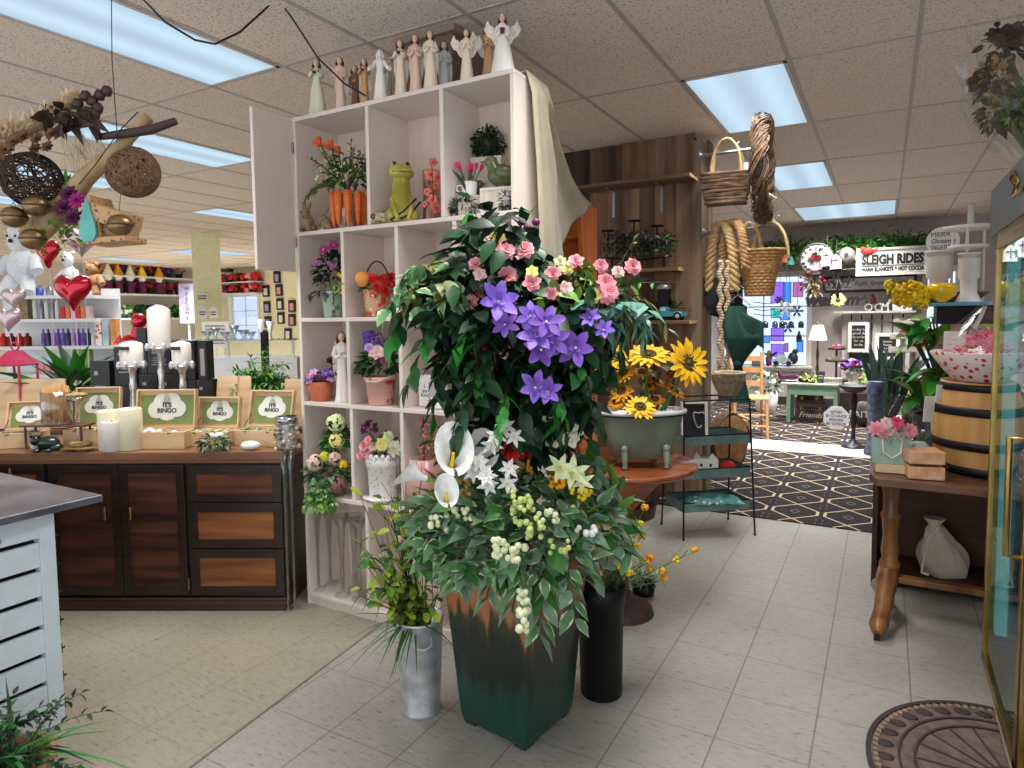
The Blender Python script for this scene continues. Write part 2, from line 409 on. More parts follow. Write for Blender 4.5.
def window(n,x0,x1,z0,z1,y,rows,cols,label):
    w = thing('window_%d' % n,label,'window',((x0+x1) / 2,y,z0)); w['kind'] = 'structure'
    hw = (x1 - x0) / 2; h = z1 - z0
    fr = MB().bx((-hw - .07,-.03,-.09),(hw+.07,0,0)).bx((-hw - .07,-.03,h),(hw+.07,0,h+.08)).bx((-hw - .07,-.03,0),(-hw,0,h)).bx((hw,-.03,0),(hw+.07,0,h))
    part('window_frame',fr,white_paint,w,bev=.004)
    part('window_sill',MB().bx((-hw - .09,-.09,-.035),(hw+.09,.1,0)),white_paint,w,bev=.004)
    mu = MB()
    for i in range(1,rows): mu.bx((-hw,.05,h*i / rows - .01),(hw,.075,h*i / rows+.01))
    for i in range(1,cols): mu.bx((-hw+2*hw*i / cols - .01,.05,0),(-hw+2*hw*i / cols+.01,.075,h))
    part('muntins',mu,white_paint,w)
    part('pane',MB().bx((-hw,.06,0),(hw,.066,h)),pane,w)
    return w
window(1,RX0,RX1,RZ0,RZ1,RB,3,2,'white-framed window hung with glass ornaments, behind the green table')
window(2,SX0,SX1,SZ0,SZ1,RB,2,1,'narrow white window right of the shiplap sign board')
window(3,WX0,WX1,WZ0,WZ1,WB,3,2,'white-framed window in the far cream wall')
# yellow pillar
pc = onZ(205,234,CZ)
pp = onZ(188,237,CZ); hw = (onZ(222,237,CZ) - pp).length / 2
pilc = mat('pillar_yellow',(240,236,190),.7,var=.05)
PIL = V((pc.x,pc.y,0))
struct('pillar_1',MB().box((0,0,CZ / 2),(hw*1.5,hw*1.5,CZ)),pilc,loc=PIL,rz=YAW+.45,label='pale yellow pillar hung with small signs',cat='pillar')
# brown boxed pillar above the white shelf
struct('pillar_2',MB().bx((-2.13,2.68,0),(-1.83,2.96,CZ)),mat('pillar_brown',(122,98,84),.7,var=.06),label='brown boxed pillar behind the white shelf',cat='pillar')
struct('trim_2',MB().bx((-2.16,2.65,CZ - .035),(-1.80,2.99,CZ - .004)),mat('pillar_trim',(150,128,112),.6,var=.05),label='trim round the brown pillar',cat='trim')
# troffers
diff = None
def diff_mat():
    m,nt,out = newmat('light_diffuser'); e = N(nt,'Emission')
    tc = N(nt,'TexCoord'); sp = N(nt,'SeparateXYZ'); nt.links.new(tc.outputs['Object'],sp.inputs[0])
    # two tubes behind the panel: brighter along them
    a = N(nt,'Math',operation='ABSOLUTE'); nt.links.new(sp.outputs[0],a.inputs[0])
    c = N(nt,'Math',operation='SUBTRACT'); c.inputs[1].default_value = .15; nt.links.new(a.outputs[0],c.inputs[0])
    d = N(nt,'Math',operation='ABSOLUTE'); nt.links.new(c.outputs[0],d.inputs[0])
    mr = N(nt,'MapRange'); mr.inputs[1].default_value = 0; mr.inputs[2].default_value = .15; mr.inputs[3].default_value = LIT*1.18; mr.inputs[4].default_value = LIT*.92
    mr.interpolation_type = 'SMOOTHSTEP'
    nt.links.new(d.outputs[0],mr.inputs[0]); nt.links.new(mr.outputs[0],e.inputs[1]); e.inputs[0].default_value = (.60,.80,.97,1)
    nt.links.new(e.outputs[0],out.inputs[0]); return m
LIT = .86
DIFF = diff_mat(); TRIMW = mat('troffer_frame',(205,203,200),.5,var=.03)
def cell(i,j): return GX0+(i+.5)*GX,GY0+(j+.5)*GY
def troffer(i,j,label,power=24,wide=1):
    x,y = cell(i,j); GX = GX_*wide; x += GX_*(wide - 1) / 2
    t = thing('ceiling_light',label,'light',(x,y,CZ),0,'recessed ceiling lights')
    a,b_ = GX / 2 - .012,GY / 2 - .012
    fr = MB().bx((-a,-b_,-.008),(-a+.02,b_,0)).bx((a - .02,-b_,-.008),(a,b_,0)).bx((-a,-b_,-.008),(a,-b_+.02,0)).bx((-a,b_ - .02,-.008),(a,b_,0))
    part('frame',fr,TRIMW,t); part('diffuser',MB().bx((-a+.02,-b_+.02,-.005),(a - .02,b_ - .02,-.002)),DIFF,t)
    li = bpy.data.lights.new('troffer_lamp','AREA'); li.shape = 'RECTANGLE'; li.size = GX*.85; li.size_y = GY*.9; li.energy = power; li.color = (1.0,.97,.93); li.spread = math.radians(112)
    o = bpy.data.objects.new('troffer_lamp',li); COL.objects.link(o); o.location = (x,y,CZ - .03)
    return t
def cij(p): return round((p.x - GX0) / GX - .5),round((p.y - GY0) / GY - .5)
troffer(-6,-2,'large ceiling light nearest the camera, above the sideboard')
troffer(-9,-1,'ceiling light behind the hanging driftwood')
troffer(-2,0,'large ceiling light above the hanging baskets')
troffer(-2,2,'ceiling light behind the grapevine wreath',80)
troffer(-2,4,'wide ceiling light farthest back in the right-hand room',130,2)
troffer(-13,1,'ceiling light beside the open white cabinet door',60)
troffer(-21,3,'far ceiling light just left of the yellow pillar',110)
troffer(-20,3,'far ceiling light just right of the yellow pillar',110)
troffer(-25,3,'farthest ceiling light, above the flower shelves',130)
troffer(-12,-1,'ceiling light behind the vine balls at the left edge')
troffer(-15,-1,'ceiling light behind the brass bells at the left edge',50)
troffer(2,-1,'ceiling light over the glass cooler, out of view to the right')
troffer(-2,-2,'ceiling light overhead, above the view')
# daylight outside, brightened as added front fill through the open side behind the camera
w = bpy.data.worlds.new('World'); SC.world = w; w.use_nodes = True
bg = w.node_tree.nodes['Background']; bg.inputs[0].default_value = (.90,.95,1.0,1); bg.inputs[1].default_value = 1.6
# camera
cam = bpy.data.cameras.new('camera'); co = bpy.data.objects.new('camera',cam); COL.objects.link(co); SC.camera = co
cam.sensor_fit = 'HORIZONTAL'; cam.sensor_width = 36; cam.lens = 36*F / 1024; cam.shift_y = (CY - 384) / 1024; cam.clip_start = .02
mm = Matrix((cr,cu,-fw)).transposed().to_4x4(); mm.translation = CAM; co.matrix_world = mm
vs = SC.view_settings; vs.view_transform = 'Standard'; vs.look = 'None'; vs.gamma = 1; vs.use_curve_mapping = False; vs.exposure = 0.0
SC.cycles.use_denoising = True; SC.cycles.max_bounces = 8; SC.cycles.transparent_max_bounces = 24; SC.cycles.sample_clamp_indirect = 4
# -- plant helpers
G_DARK = leafmat('leaf_dark',(34,74,40)); G_MID = leafmat('leaf_mid',(62,120,52)); G_LIGHT = leafmat('leaf_light',(126,170,66))
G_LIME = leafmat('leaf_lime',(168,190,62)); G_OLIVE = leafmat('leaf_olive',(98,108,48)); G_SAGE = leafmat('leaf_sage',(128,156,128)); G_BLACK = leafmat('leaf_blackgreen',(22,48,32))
G_VAR = leafmat('leaf_variegated',(104,150,100),edge=(204,216,182),thr=.60); G_VAR2 = leafmat('leaf_variegated_grey',(126,160,126),edge=(196,212,182),thr=.66)
G_FERN = leafmat('leaf_fern',(50,132,46)); STEM = mat('stem',(84,96,52),.7); TWIG = mat('twig',(92,68,50),.8,bump=.3); TWIG_D = mat('twig_dark',(58,40,30),.8,bump=.3)
def pm(n,c,c2=None,rough=.6): return mat('petal_'+n,c,rough,var=.16,scale=30,rgb2=c2)
P_ORANGE = pm('orange',(244,128,84)); P_PINK = pm('pink',(244,160,172)); P_PALEPINK = pm('palepink',(246,206,200)); P_HOT = pm('hotpink',(232,60,122)); P_RED = pm('red',(216,42,36)); P_DRED = pm('darkred',(120,18,28))
P_YEL = pm('yellow',(248,206,30)); P_GOLD = pm('gold',(232,158,16)); P_CREAM = pm('cream',(244,238,212)); P_WHITE = pm('white',(244,246,240)); P_PURPLE = pm('purple',(116,74,176)); P_VIOLET = pm('violet',(92,64,174),(146,108,212))
P_PLUM = pm('plum',(96,26,78)); P_MAG = pm('magenta',(170,40,130)); P_LILAC = pm('lilac',(190,160,214)); P_PALEYEL = pm('paleyellow',(240,228,140)); P_TEAL = pm('teal',(80,176,160)); P_BROWN = pm('brown',(84,48,24)); P_GREENW = pm('greenwhite',(226,236,180))
CENTRE = pm('centre',(228,196,60))
def Rz(a): return Matrix.Rotation(a,4,'Z')
def Rx(a): return Matrix.Rotation(a,4,'X')
def bloom(mb,t,R,rings,wid=.6,mi=0,cmi=None,cr=.22,curl=.15,shape=2,fold=.2,ch=.6):
    for k,(n,sc,el) in enumerate(rings):
        o = rnd.random()*6
        for i in range(n):
            m = t @ Rz(2*PI*i / n+o+ru(-.1,.1)) @ Rx(el+ru(-.08,.08))
            mb.leaf(m,R*sc*ru(.92,1.08),R*sc*wid,fold,curl,mi,shape)
    if cmi is not None: mb.ball((0,0,R*.06),(R*cr,R*cr,R*cr*ch),8,5,cmi,t)
    return mb
ROSE = [(6,1.0,.35),(5,.85,.75),(4,.65,1.1),(3,.45,1.35)]
DAISY = [(11,1,.1)]
CARN = [(9,1.0,.15),(9,.9,.5),(7,.75,.9),(5,.55,1.25)]
def axisT(p,d,roll=0.0):
    z = V(d).normalized(); x = z.orthogonal().normalized(); y = z.cross(x)
    return Matrix.Translation(V(p)) @ Matrix((x,y,z)).transposed().to_4x4() @ Rz(roll)
def rdir(lo=-.3,hi=1.0):
    z = ru(lo,hi); a = ru(0,2*PI); r = sqrt(max(0,1 - z*z))
    return V((r*cos(a),r*sin(a),z))
def bush(mb,c,rad,n,L,W,mis=(0,),lo=-.4,curl=.4,shape=0,inner=.55,spread=.5,fold=.25):
    """leaves filling an ellipsoid, tips outwards"""
    c = V(c)
    for _ in range(n):
        d = rdir(lo); k = ru(inner,1.0)
        p = c+V((d.x*rad[0],d.y*rad[1],d.z*rad[2]))*k
        dd = (d+V((ru(-1,1),ru(-1,1),ru(-1,.6)))*spread).normalized()
        s = ru(.7,1.15)
        mb.leaf(aim(p,dd,ru(-.9,.9)),L*s,W*s,fold,curl,rnd.choice(mis),shape)
    return mb
def spray(mb,p,d,ln,n,L,W,mis=(0,),stem=None,droop=.5,r=.0015,curl=.3,shape=0,spread=1.0,start=.15,jit=.25):
    """a drooping stem with leaves along it; returns the tip"""
    p = V(p); d = V(d).normalized(); pts = [p.copy()]; k = 8; q = p.copy()
    for i in range(k):
        d = (d+V((ru(-1,1)*jit*.3,ru(-1,1)*jit*.3,-droop / k))).normalized()
        q = q+d*(ln / k); pts.append(q.copy())
    if stem is not None: mb.tube(pts,[r*(1 - .6*i / k) for i in range(k+1)],4,stem)
    for i in range(n):
        f = (start+(1 - start)*(i+.5) / n)*k; j = min(int(f),k - 1); pt = pts[j].lerp(pts[j+1],f - j)
        ax = (pts[j+1] - pts[j]).normalized(); side = ax.orthogonal().normalized()
        side = Matrix.Rotation(i*2.4+ru(-.5,.5),3,ax) @ side
        dd = (ax*.55+side*spread).normalized(); s = ru(.75,1.15)
        mb.leaf(aim(pt,dd,ru(-.6,.6)),L*s,W*s,.25,curl,rnd.choice(mis),shape)
    mb.leaf(aim(pts[-1],d),L,W,.25,curl,rnd.choice(mis),shape)
    return pts
def cluster(mb,c,r,n,br,mi=0,sq=1.0):
    for _ in range(n):
        d = rdir(-.5); mb.ball((c[0]+d.x*r,c[1]+d.y*r,c[2]+d.z*r*sq),br*ru(.8,1.2),6,4,mi)
    return mb
def pot_prof(rb,rt,h,w=.006,lip=0.0,lh=.02):
    p = [(rb*.96,0),(rb,.004)]
    if lip: p += [(rt - (rt - rb)*lh / h,h - lh),(rt+lip,h - lh),(rt+lip,h)]
    else: p += [(rt,h)]
    return p+[(rt - w,h),(rb - w,.02),(0.001,.02)]
SOIL = mat('soil',(52,40,30),.95,bump=.6)
def soil(parent,r,z,name='soil'): return part(name,MB().lathe([(r,z - .01),(r,z),(.001,z+.004)],16),SOIL,parent)
# -- WHITE CUBBY SHELF
SX0_,SX1_,SY0,SY1 = -2.548,-1.30,2.33,2.63
SHW = mat('shelf_white',(231,217,207),.42,var=.025,scale=3)
SHZ = [2.44,1.885,1.462,1.045,.578,.06]
sh = thing('display_shelf','tall white cubby shelf holding flowers, pots and figurines','shelf',(0,0,0))
th = .02
fr = MB().bx((SX0_,SY0,0),(SX0_+th,SY1,SHZ[0] - th)).bx((SX1_ - th,SY0,0),(SX1_,SY1,SHZ[0] - th)).bx((SX0_,SY0 - .002,SHZ[0] - th),(SX1_,SY1,SHZ[0]))
part('frame',fr,SHW,sh,bev=.0025)
part('back_panel',MB().bx((SX0_+th,SY1 - .012,0),(SX1_ - th,SY1,SHZ[0] - th)),mat('shelf_back',(228,208,195),.6,var=.05,scale=40,stretch=(1,1,.05)),sh)
for z in SHZ[1:]: part('shelf_board',MB().bx((SX0_+th,SY0,z - th),(SX1_ - th,SY1 - .012,z)),SHW,sh,bev=.0025)
DIV = [[-2.071,-1.656],[-2.243,-1.916,-1.60],[-2.222,-1.906,-1.60],[-2.214,-1.908,-1.60],[-2.133,-1.72]]
for r in range(5):
    for x in DIV[r]: part('divider',MB().bx((x - th / 2,SY0+.001,SHZ[r+1]),(x+th / 2,SY1 - .012,SHZ[r] - th)),SHW,sh,bev=.002)
part('kickboard',MB().bx((SX0_+th,SY0+.01,0),(SX1_ - th,SY0+.03,SHZ[5] - th)),SHW,sh)
d0 = onX(252,105,SX0_); d1 = onX(252,268,SX0_)
dz0 = onX(297,272,SX0_).z
dr = part('door',MB().bx((SX0_ - .02,d0.y,dz0),(SX0_,SY0 - .004,SHZ[0] - .005)),SHW,sh,bev=.002)
for hz in (dz0+.12,SHZ[0] - .17): part('hinge',MB().cyl((SX0_+.004,SY0 - .006,hz),(SX0_+.004,SY0 - .006,hz+.05),.006,n=8),mat('hinge_metal',(170,160,150),.35,1.0),dr)
def sp(px,row,Y=2.45,py=None):
    """point on shelf row `row` (0 = top board) under pixel column px"""
    z = SHZ[row]; p = onY(px,300 if py is None else py,Y)
    for _ in range(3):
        v = V((p.x,Y,z)) - CAM; py2 = CY - F*v.dot(cu) / v.dot(fw); p = onY(px,py2,Y)
    return V((p.x,Y,z+.0015))
# -- angels on top
SKIN = mat('figurine_skin',(226,190,166),.7,var=.06); HAIRB = mat('figurine_hair',(74,42,28),.75,bump=.4)
def robe_mat(n,c): return mat('robe_'+n,c,.75,var=.12,scale=22,stretch=(1,1,.08),bump=.35)
R_CREAM = robe_mat('cream',(240,222,202)); R_PINK = robe_mat('pink',(232,200,184)); R_WHITE = robe_mat('white',(246,240,232)); R_GREEN = robe_mat('palegreen',(222,224,196)); R_TAN = robe_mat('tan',(206,162,120)); R_BLUE = robe_mat('palegrey',(206,212,218)); R_BROWN = robe_mat('brown',(150,112,88))
WING = mat('wing',(240,228,214),.7,var=.15,scale=60,bump=.5)
ROSEB = mat('heart_red',(120,30,34),.5)
def angel(label,loc,h,robe,wing=None,rz=YAW,hold=None,hair=HAIRB,arms='fold',wide=1.0,skin=SKIN,name='angel_figurine',group=None):
    t = thing(name,label,'figurine',loc,rz,group)
    u = h / 8.0
    wob = lambda a,z: 1+.10*sin(a*9+1)*max(0,1 - z / (5*u))+.04*sin(a*5)
    b = MB().lathe([(1.05*u*wide,0),(1.0*u*wide,.2*u),(.82*u*wide,2*u),(.62*u*wide,4*u),(.5*u,4.9*u),(.6*u,5.7*u),(.66*u,6.2*u),(.42*u,6.55*u),(.2*u,6.7*u)],24,0,None,True,.8,wob=wob)
    for s in (-1,1):
        if arms == 'fold': b.tube([(s*.6*u,0,6.2*u),(s*.85*u,-.15*u,5.3*u),(s*.62*u,-.6*u,5.0*u),(s*.15*u,-.75*u,5.35*u)],[.26*u,.27*u,.24*u,.15*u],8,0)
        elif arms == 'open': b.tube([(s*.6*u,0,6.2*u),(s*1.0*u,-.2*u,5.4*u),(s*1.5*u,-.6*u,4.9*u)],[.28*u,.3*u,.34*u],8,0)
        else: b.tube([(s*.6*u,0,6.2*u),(s*.8*u,-.2*u,5.5*u),(s*.55*u,-.9*u,5.6*u),(s*.2*u,-1.1*u,5.9*u)],[.26*u,.26*u,.22*u,.15*u],8,0)
    part('robe',b,robe,t)
    hd = MB().lathe([(.17*u,6.5*u),(.18*u,6.9*u)],10).ball((0,-.05*u,7.3*u),(.38*u,.42*u,.5*u),12,9).ball((0,-.46*u,7.25*u),(.07*u,.09*u,.1*u),6,4)
    for s in (-1,1):
        e = (s*.15*u,-.75*u,5.38*u) if arms == 'fold' else (s*1.55*u,-.66*u,4.8*u) if arms == 'open' else (s*.18*u,-1.15*u,5.95*u)
        part('hand',MB().ball(e,(.17*u,.17*u,.2*u),6,5),skin,t)
    part('head',hd,skin,t)
    if hair is not None:
        hr = MB().ball((0,.1*u,7.42*u),(.44*u,.42*u,.46*u),12,8)
        for s in (-1,1): hr.tube([(s*.3*u,.05*u,7.5*u),(s*.46*u,.05*u,6.9*u),(s*.4*u,.02*u,6.2*u)],[.16*u,.17*u,.06*u],6)
        hr.tube([(0,.3*u,7.5*u),(0,.5*u,6.8*u),(0,.45*u,6.0*u)],[.36*u,.34*u,.12*u],8)
        part('hair',hr,hair,t)
    if wing == 'tall':
        for s in (-1,1):
            w_ = MB().grid(lambda a,v: ((s*(.35+.25*v+(a - .5)*1.0*sin(PI*min(1,v*.93+.07)) ** .6))*u,(.55+.35*v+.2*sin(a*PI))*u,(7.0 - 5.2*v*(1 - .18*abs(a - .5)))*u),6,10)
            part('wing',w_,WING,t,solid=.05*u)
    elif wing == 'spread':
        for s in (-1,1):
            w_ = MB().grid(lambda a,v: (s*(.3+2.1*a*(.75+.25*v))*u,(.55+.4*a)*u,(5.4+1.9*a - v*(1.9 - .7*a)+.15*sin(a*14))*u),10,6)
            part('wing',w_,WING,t,solid=.05*u)
    elif wing == 'side':
        for s in (-1,1):
            w_ = MB().grid(lambda a,v: (s*(.3+2.3*a)*u,(.6+.25*a)*u,(5.9+.9*a*(1 - v) - v*(2.0 - 1.4*(a - .55) ** 2*3)*sin(PI*(.15+.8*a)) )*u),10,6)
            part('wing',w_,WING,t,solid=.05*u)
    if hold is not None:
        hb = MB()
        if hold == 'heart': hb.ball((-.13*u,-1.0*u,5.5*u),.24*u,8,6).ball((.13*u,-1.0*u,5.5*u),.24*u,8,6).lathe([(.01,5.05*u),(.3*u,5.42*u)],10,0,T((0,-1.0*u,0)))
        elif hold == 'bird': hb.ball((0,-1.15*u,5.75*u),(.28*u,.2*u,.2*u),8,6).ball((-.25*u,-1.2*u,5.95*u),.14*u,6,5).lathe([(.05*u,0),(.1*u,.4*u)],6,0,T((.25*u,-1.1*u,5.75*u),(0,1.2,0)))
        else: cluster(hb,(0,-1.0*u,5.5*u),.25*u,14,.1*u)
        part('held_'+hold,hb,{'heart': ROSEB,'bird': mat('dark_bird',(48,38,34),.6),'posy': P_PALEYEL}[hold],t)
    return t
def fig(px,topy,basey,Y=2.42):
    p = sp(px,0,Y); return p,onY(px,topy,Y).z - p.z
for px,ty,by,Y,robe,wing,hold,arms,wide,lab in (
    (318,57,108,2.42,R_GREEN,None,'bird','raise',1.25,'angel figurine in pale green gown, leftmost on the shelf top'),
    (341,55,104,2.41,R_PINK,'tall',None,'fold',.8,'slim pink angel figurine with folded wings, second from left on the shelf top'),
    (356,64,101,2.53,R_BROWN,None,None,'fold',.8,'small brown robed figurine standing behind the slim pink angel'),
    (365,57,98,2.43,R_TAN,'tall','bird','raise',.75,'tan angel figurine with a bird, left of the white robed man'),
    (401,38,92,2.40,R_CREAM,'tall','bird','raise',.85,'cream angel figurine holding a dark bird, left in the group of three before the pillar'),
    (416,33,89,2.40,R_PINK,'tall',None,'fold',.85,'middle angel of the three winged figurines before the brown pillar'),
    (431,29,86,2.39,R_CREAM,'tall',None,'fold',.95,'tallest angel of the three winged figurines before the brown pillar'),
    (445,40,84,2.52,R_BLUE,'tall','posy','fold',.85,'grey robed angel figurine behind the group of three'),
    (467,28,78,2.40,R_CREAM,'spread',None,'fold',1.0,'cream angel with short spread wings, alone right of the brown pillar'),
    (489,22,74,2.50,R_TAN,'spread','posy','fold',.9,'tan angel figurine partly behind the large white one'),
    (503,12,70,2.40,R_WHITE,'spread','heart','fold',1.5,'large white angel with lacy wings and dark heart, rightmost on the shelf top')):
    p,h = fig(px,ty,by,Y); angel(lab,p,h,robe,wing,hold=hold,arms=arms,wide=wide)
p,h = fig(381,48,95,2.41)
angel('all white robed man figurine with outspread arms',p,h,R_WHITE,None,hair=mat('white_hair',(240,234,226),.7),skin=mat('white_face',(242,236,228),.6),arms='open',wide=1.1,name='robed_figurine')
p,h = fig(393,52,90,2.52)
angel('small pale glass figurine behind the white robed man',p,h,glass('figurine_glass',(226,226,224),.25,.1),None,hair=None,skin=glass('figurine_glass'),arms='open',name='glass_figurine')
# black cord sagging from the ceiling
pts = [at(140,-4,2.65),at(165,22,2.7),at(195,40,2.75),at(215,44,2.8),at(240,32,2.85),at(262,12,2.9),at(277,-2,2.95),at(292,18,2.95),at(318,58,2.98),at(345,84,3.02),at(366,96,3.05)]
solo('ceiling_cable',MB().tube([pts[0]+V((0,0,.6))]+pts,.0045,6),mat('cord_black',(24,22,22),.5),'thin black cord sagging below the ceiling down to the shelf top','cord')
pts = [at(435,-6,3.1),at(441,12,3.15),at(437,32,3.2),at(433,60,3.3)]
solo('power_cord',MB().tube(pts,.005,6),MATS['cord_black'],'short black cord running down in front of the brown pillar','cord')
# -- row 1
def glassware(name,label,loc,prof,cat='vase',m=None,group=None,n=18,rz=0):
    return solo(name,MB().lathe(prof,n,cap=False),m or glass('clear_glass',(245,248,246),.12),label,cat,loc,rz,group)
p = sp(349,1,2.43); u = mpp(p)
t = thing('carrot_vase','glass vase ringed with orange carrots and filled with orange tulips','vase',p,YAW)
part('glass_cylinder',MB().lathe([(.001,.003),(13*u,.003),(14*u,38*u),(13.2*u,38*u),(12.4*u,.006)],18,cap=False),glass('clear_glass',(245,248,246),.12),t)
CAR = mat('carrot',(236,116,40),.5,var=.14,scale=30,stretch=(.3,.3,3),bump=.2)
for k in range(9):
    a = -PI / 2+k*2*PI / 9+.2
    part('carrot',MB().lathe([(.001,2*u),(2.2*u,8*u),(4.2*u,30*u),(3.2*u,36*u),(1*u,38*u)],10),CAR,t,(14.5*u*cos(a),14.5*u*sin(a),0))
fo = MB(); bush(fo,(0,0,50*u),(23*u,16*u,14*u),150,9*u,3.2*u,(0,1,2)); bush(fo,(0,0,66*u),(18*u,12*u,16*u),60,9*u,3*u,(0,1,3))
for k in range(16): spray(fo,(0,0,38*u),(ru(-.8,.8),ru(-.5,.2),1),ru(28,48)*u,7,5*u,2*u,(3,1,2),4,.6,.8*u)
for k in range(5): spray(fo,(-10*u,-12*u,40*u),(ru(-1,.1),-.6,.5),38*u,12,4.5*u,2.2*u,(2,3),4,1.9,.8*u)
part('foliage',fo,[G_DARK,G_MID,G_LIGHT,G_OLIVE,TWIG],t)
for (x,y,z,sc) in ((-24,-6,84,1.0),(-13,-8,80,1.05),(-8,-2,78,.8),(24,-4,80,.75)):
    b = MB().tube([(x*.3*u,0,44*u),(x*.8*u,y*.6*u,(z - 14)*u),(x*u,y*u,z*u)],.9*u,5,1); bloom(b,axisT((x*u,y*u,(z - 3)*u),(x*.03,-.4,1)),10*u*sc,[(6,1,.75),(5,.9,1.1)],.85,0,None,curl=-.25,shape=2); part('tulip',b,[P_ORANGE,STEM],t)
bl = MB(); cluster(bl,(-14*u,-10*u,52*u),15*u,40,.9*u); cluster(bl,(10*u,-6*u,62*u),15*u,30,.9*u); part('small_blossoms',bl,P_CREAM,t)
STONE = mat('figure_stone',(150,128,98),.85,bump=.4,var=.3,scale=40); TAG = mat('paper_tag',(240,238,232),.6,var=.02); INK = mat('ink',(30,28,30),.7,var=.02)
def rabbit(label,p,s,rz,sit=True,m=STONE):
    t = thing('rabbit_figurine',label,'figurine',p,rz)
    b = MB().ball((0,0,.38*s),(.3*s,.36*s,.4*s),12,8).ball((0,-.22*s,.82*s),(.2*s,.25*s,.21*s),10,8)
    for k in (-1,1): b.tube([(k*.08*s,-.16*s,.95*s),(k*.13*s,-.02*s,1.2*s),(k*.15*s,.08*s,1.38*s)],[.06*s,.08*s,.03*s],6).ball((k*.18*s,-.3*s,.08*s),(.1*s,.2*s,.08*s),8,5).ball((k*.26*s,.05*s,.2*s),(.14*s,.26*s,.2*s),8,6)
    part('body',b,m,t); part('eyes',MB().ball((-.16*s,-.36*s,.88*s),.035*s,6,4).ball((.16*s,-.36*s,.88*s),.035*s,6,4),INK,t)
    return t
p = sp(308,1,2.37); u = mpp(p); rabbit('grey stone rabbit figurine at the left end of the upper shelf',p,22*u,.5)
p = sp(327,1,2.36); b = rabbit('small stone rabbit with white paper tag, below the carrot vase',p,15*u,-.3)
part('price_tag',MB().box((0,-.36*15*u,-3*u),(7*u,.5*u,6*u)),TAG,b,rot=(0,.5,0))
# green frog vase
p = sp(402,1,2.40); u = mpp(p)
t = thing('frog_vase','tall glossy yellow-green ceramic frog with wide mouth','vase',p,YAW+.25)
GZ = mat('frog_glaze',(150,142,40),.2,scale=9,coat=.6,rgb2=(196,182,86)); GZD = mat('frog_glaze_dark',(86,84,30),.2,coat=.6)
b = MB().lathe([(9*u,0),(13*u,3*u),(12.5*u,12*u),(10.5*u,24*u),(9.0*u,38*u),(8.5*u,44*u),(7*u,47*u)],20)
b.ball((0,-1*u,50*u),(13*u,11*u,8.5*u),18,10)
for s in (-1,1): b.ball((s*6.5*u,1*u,58*u),3.6*u,10,7); b.ball((s*11*u,-3*u,7*u),(6*u,9*u,8*u),10,7); b.tube([(s*9*u,-3*u,24*u),(s*8*u,-12*u,12*u),(s*5*u,-14*u,3*u)],[3*u,2.6*u,2.2*u],8); b.ball((s*6*u,-15*u,1.6*u),(4*u,5*u,1.6*u),8,5)
part('body',b,GZ,t)
part('mouth',MB().tube([(-12.4*u,-3*u,50.5*u),(-8*u,-9.3*u,49.5*u),(0,-12*u,49*u),(8*u,-9.3*u,49.5*u),(12.4*u,-3*u,50.5*u)],.7*u,6),GZD,t)
part('eyes',MB().ball((-6.5*u,-2*u,59*u),1.7*u,8,6).ball((6.5*u,-2*u,59*u),1.7*u,8,6),INK,t)
part('twig_wrap',MB().tube([(-12*u,-10*u,2*u),(0,-13*u,10*u),(14*u,-8*u,24*u)],1*u,6).tube([(-4*u,-14*u,2*u),(8*u,-12*u,9*u),(18*u,-6*u,21*u)],1.1*u,6),TWIG_D,t)
p = sp(388,1,2.365); u = mpp(p)
t = thing('lizard_figurine','speckled beige stone lizard lying before the green frog','figurine',p,YAW)
b = MB().tube([(-17*u,0,5*u),(-10*u,0,6*u),(0,0,6.5*u),(10*u,0,5.5*u),(17*u,0,4*u),(21*u,0,2*u)],[4.5*u,6*u,5.5*u,5*u,4*u,1.5*u],12)
for x in (-8,9):
    for s in (-1,1): b.tube([(x*u,s*3*u,4*u),(x*u - 2*u,s*7*u,2*u),(x*u - 5*u,s*8*u,1*u)],[2*u,1.6*u,1.4*u],6)
part('body',b,mat('lizard_stone',(150,124,92),.8,scale=90,rgb2=(222,204,176),bump=.4),t); part('eye',MB().tube([(-13.5*u+2*u*cos(a*PI / 4),-5.4*u,7*u+2*u*sin(a*PI / 4)) for a in range(8)],.6*u,5,closed=True),TWIG_D,t)
p = sp(432,1,2.47); u = mpp(p)
t = thing('painted_vase','clear glass vase painted with coral blossoms, beside the frog','vase',p,YAW)
part('glass',MB().lathe([(9*u,0),(9*u,52*u),(8.5*u,52*u),(8.3*u,1*u)],18,cap=False),glass('rosy_glass',(244,222,214),.12),t)
b = MB()
for (a,z,s) in ((-1.5,46,7),(-1.0,36,5),(-1.9,30,4.5),(-1.35,22,6),(-1.0,14,7),(-2.2,18,4),(-.7,44,5),(-1.2,58,5)):
    bloom(b,axisT((9.6*u*cos(a),9.6*u*sin(a),z*u),(cos(a),sin(a),.1)),s*u,[(5,1,.15)],.8,0,1,.25)
b.tube([(0,-9.8*u,4*u),(3*u,-9.6*u,26*u),(2*u,-9.7*u,56*u)],.5*u,5,2)
part('painted_blossoms',b,[pm('coral',(232,128,110)),P_RED,TWIG],t)
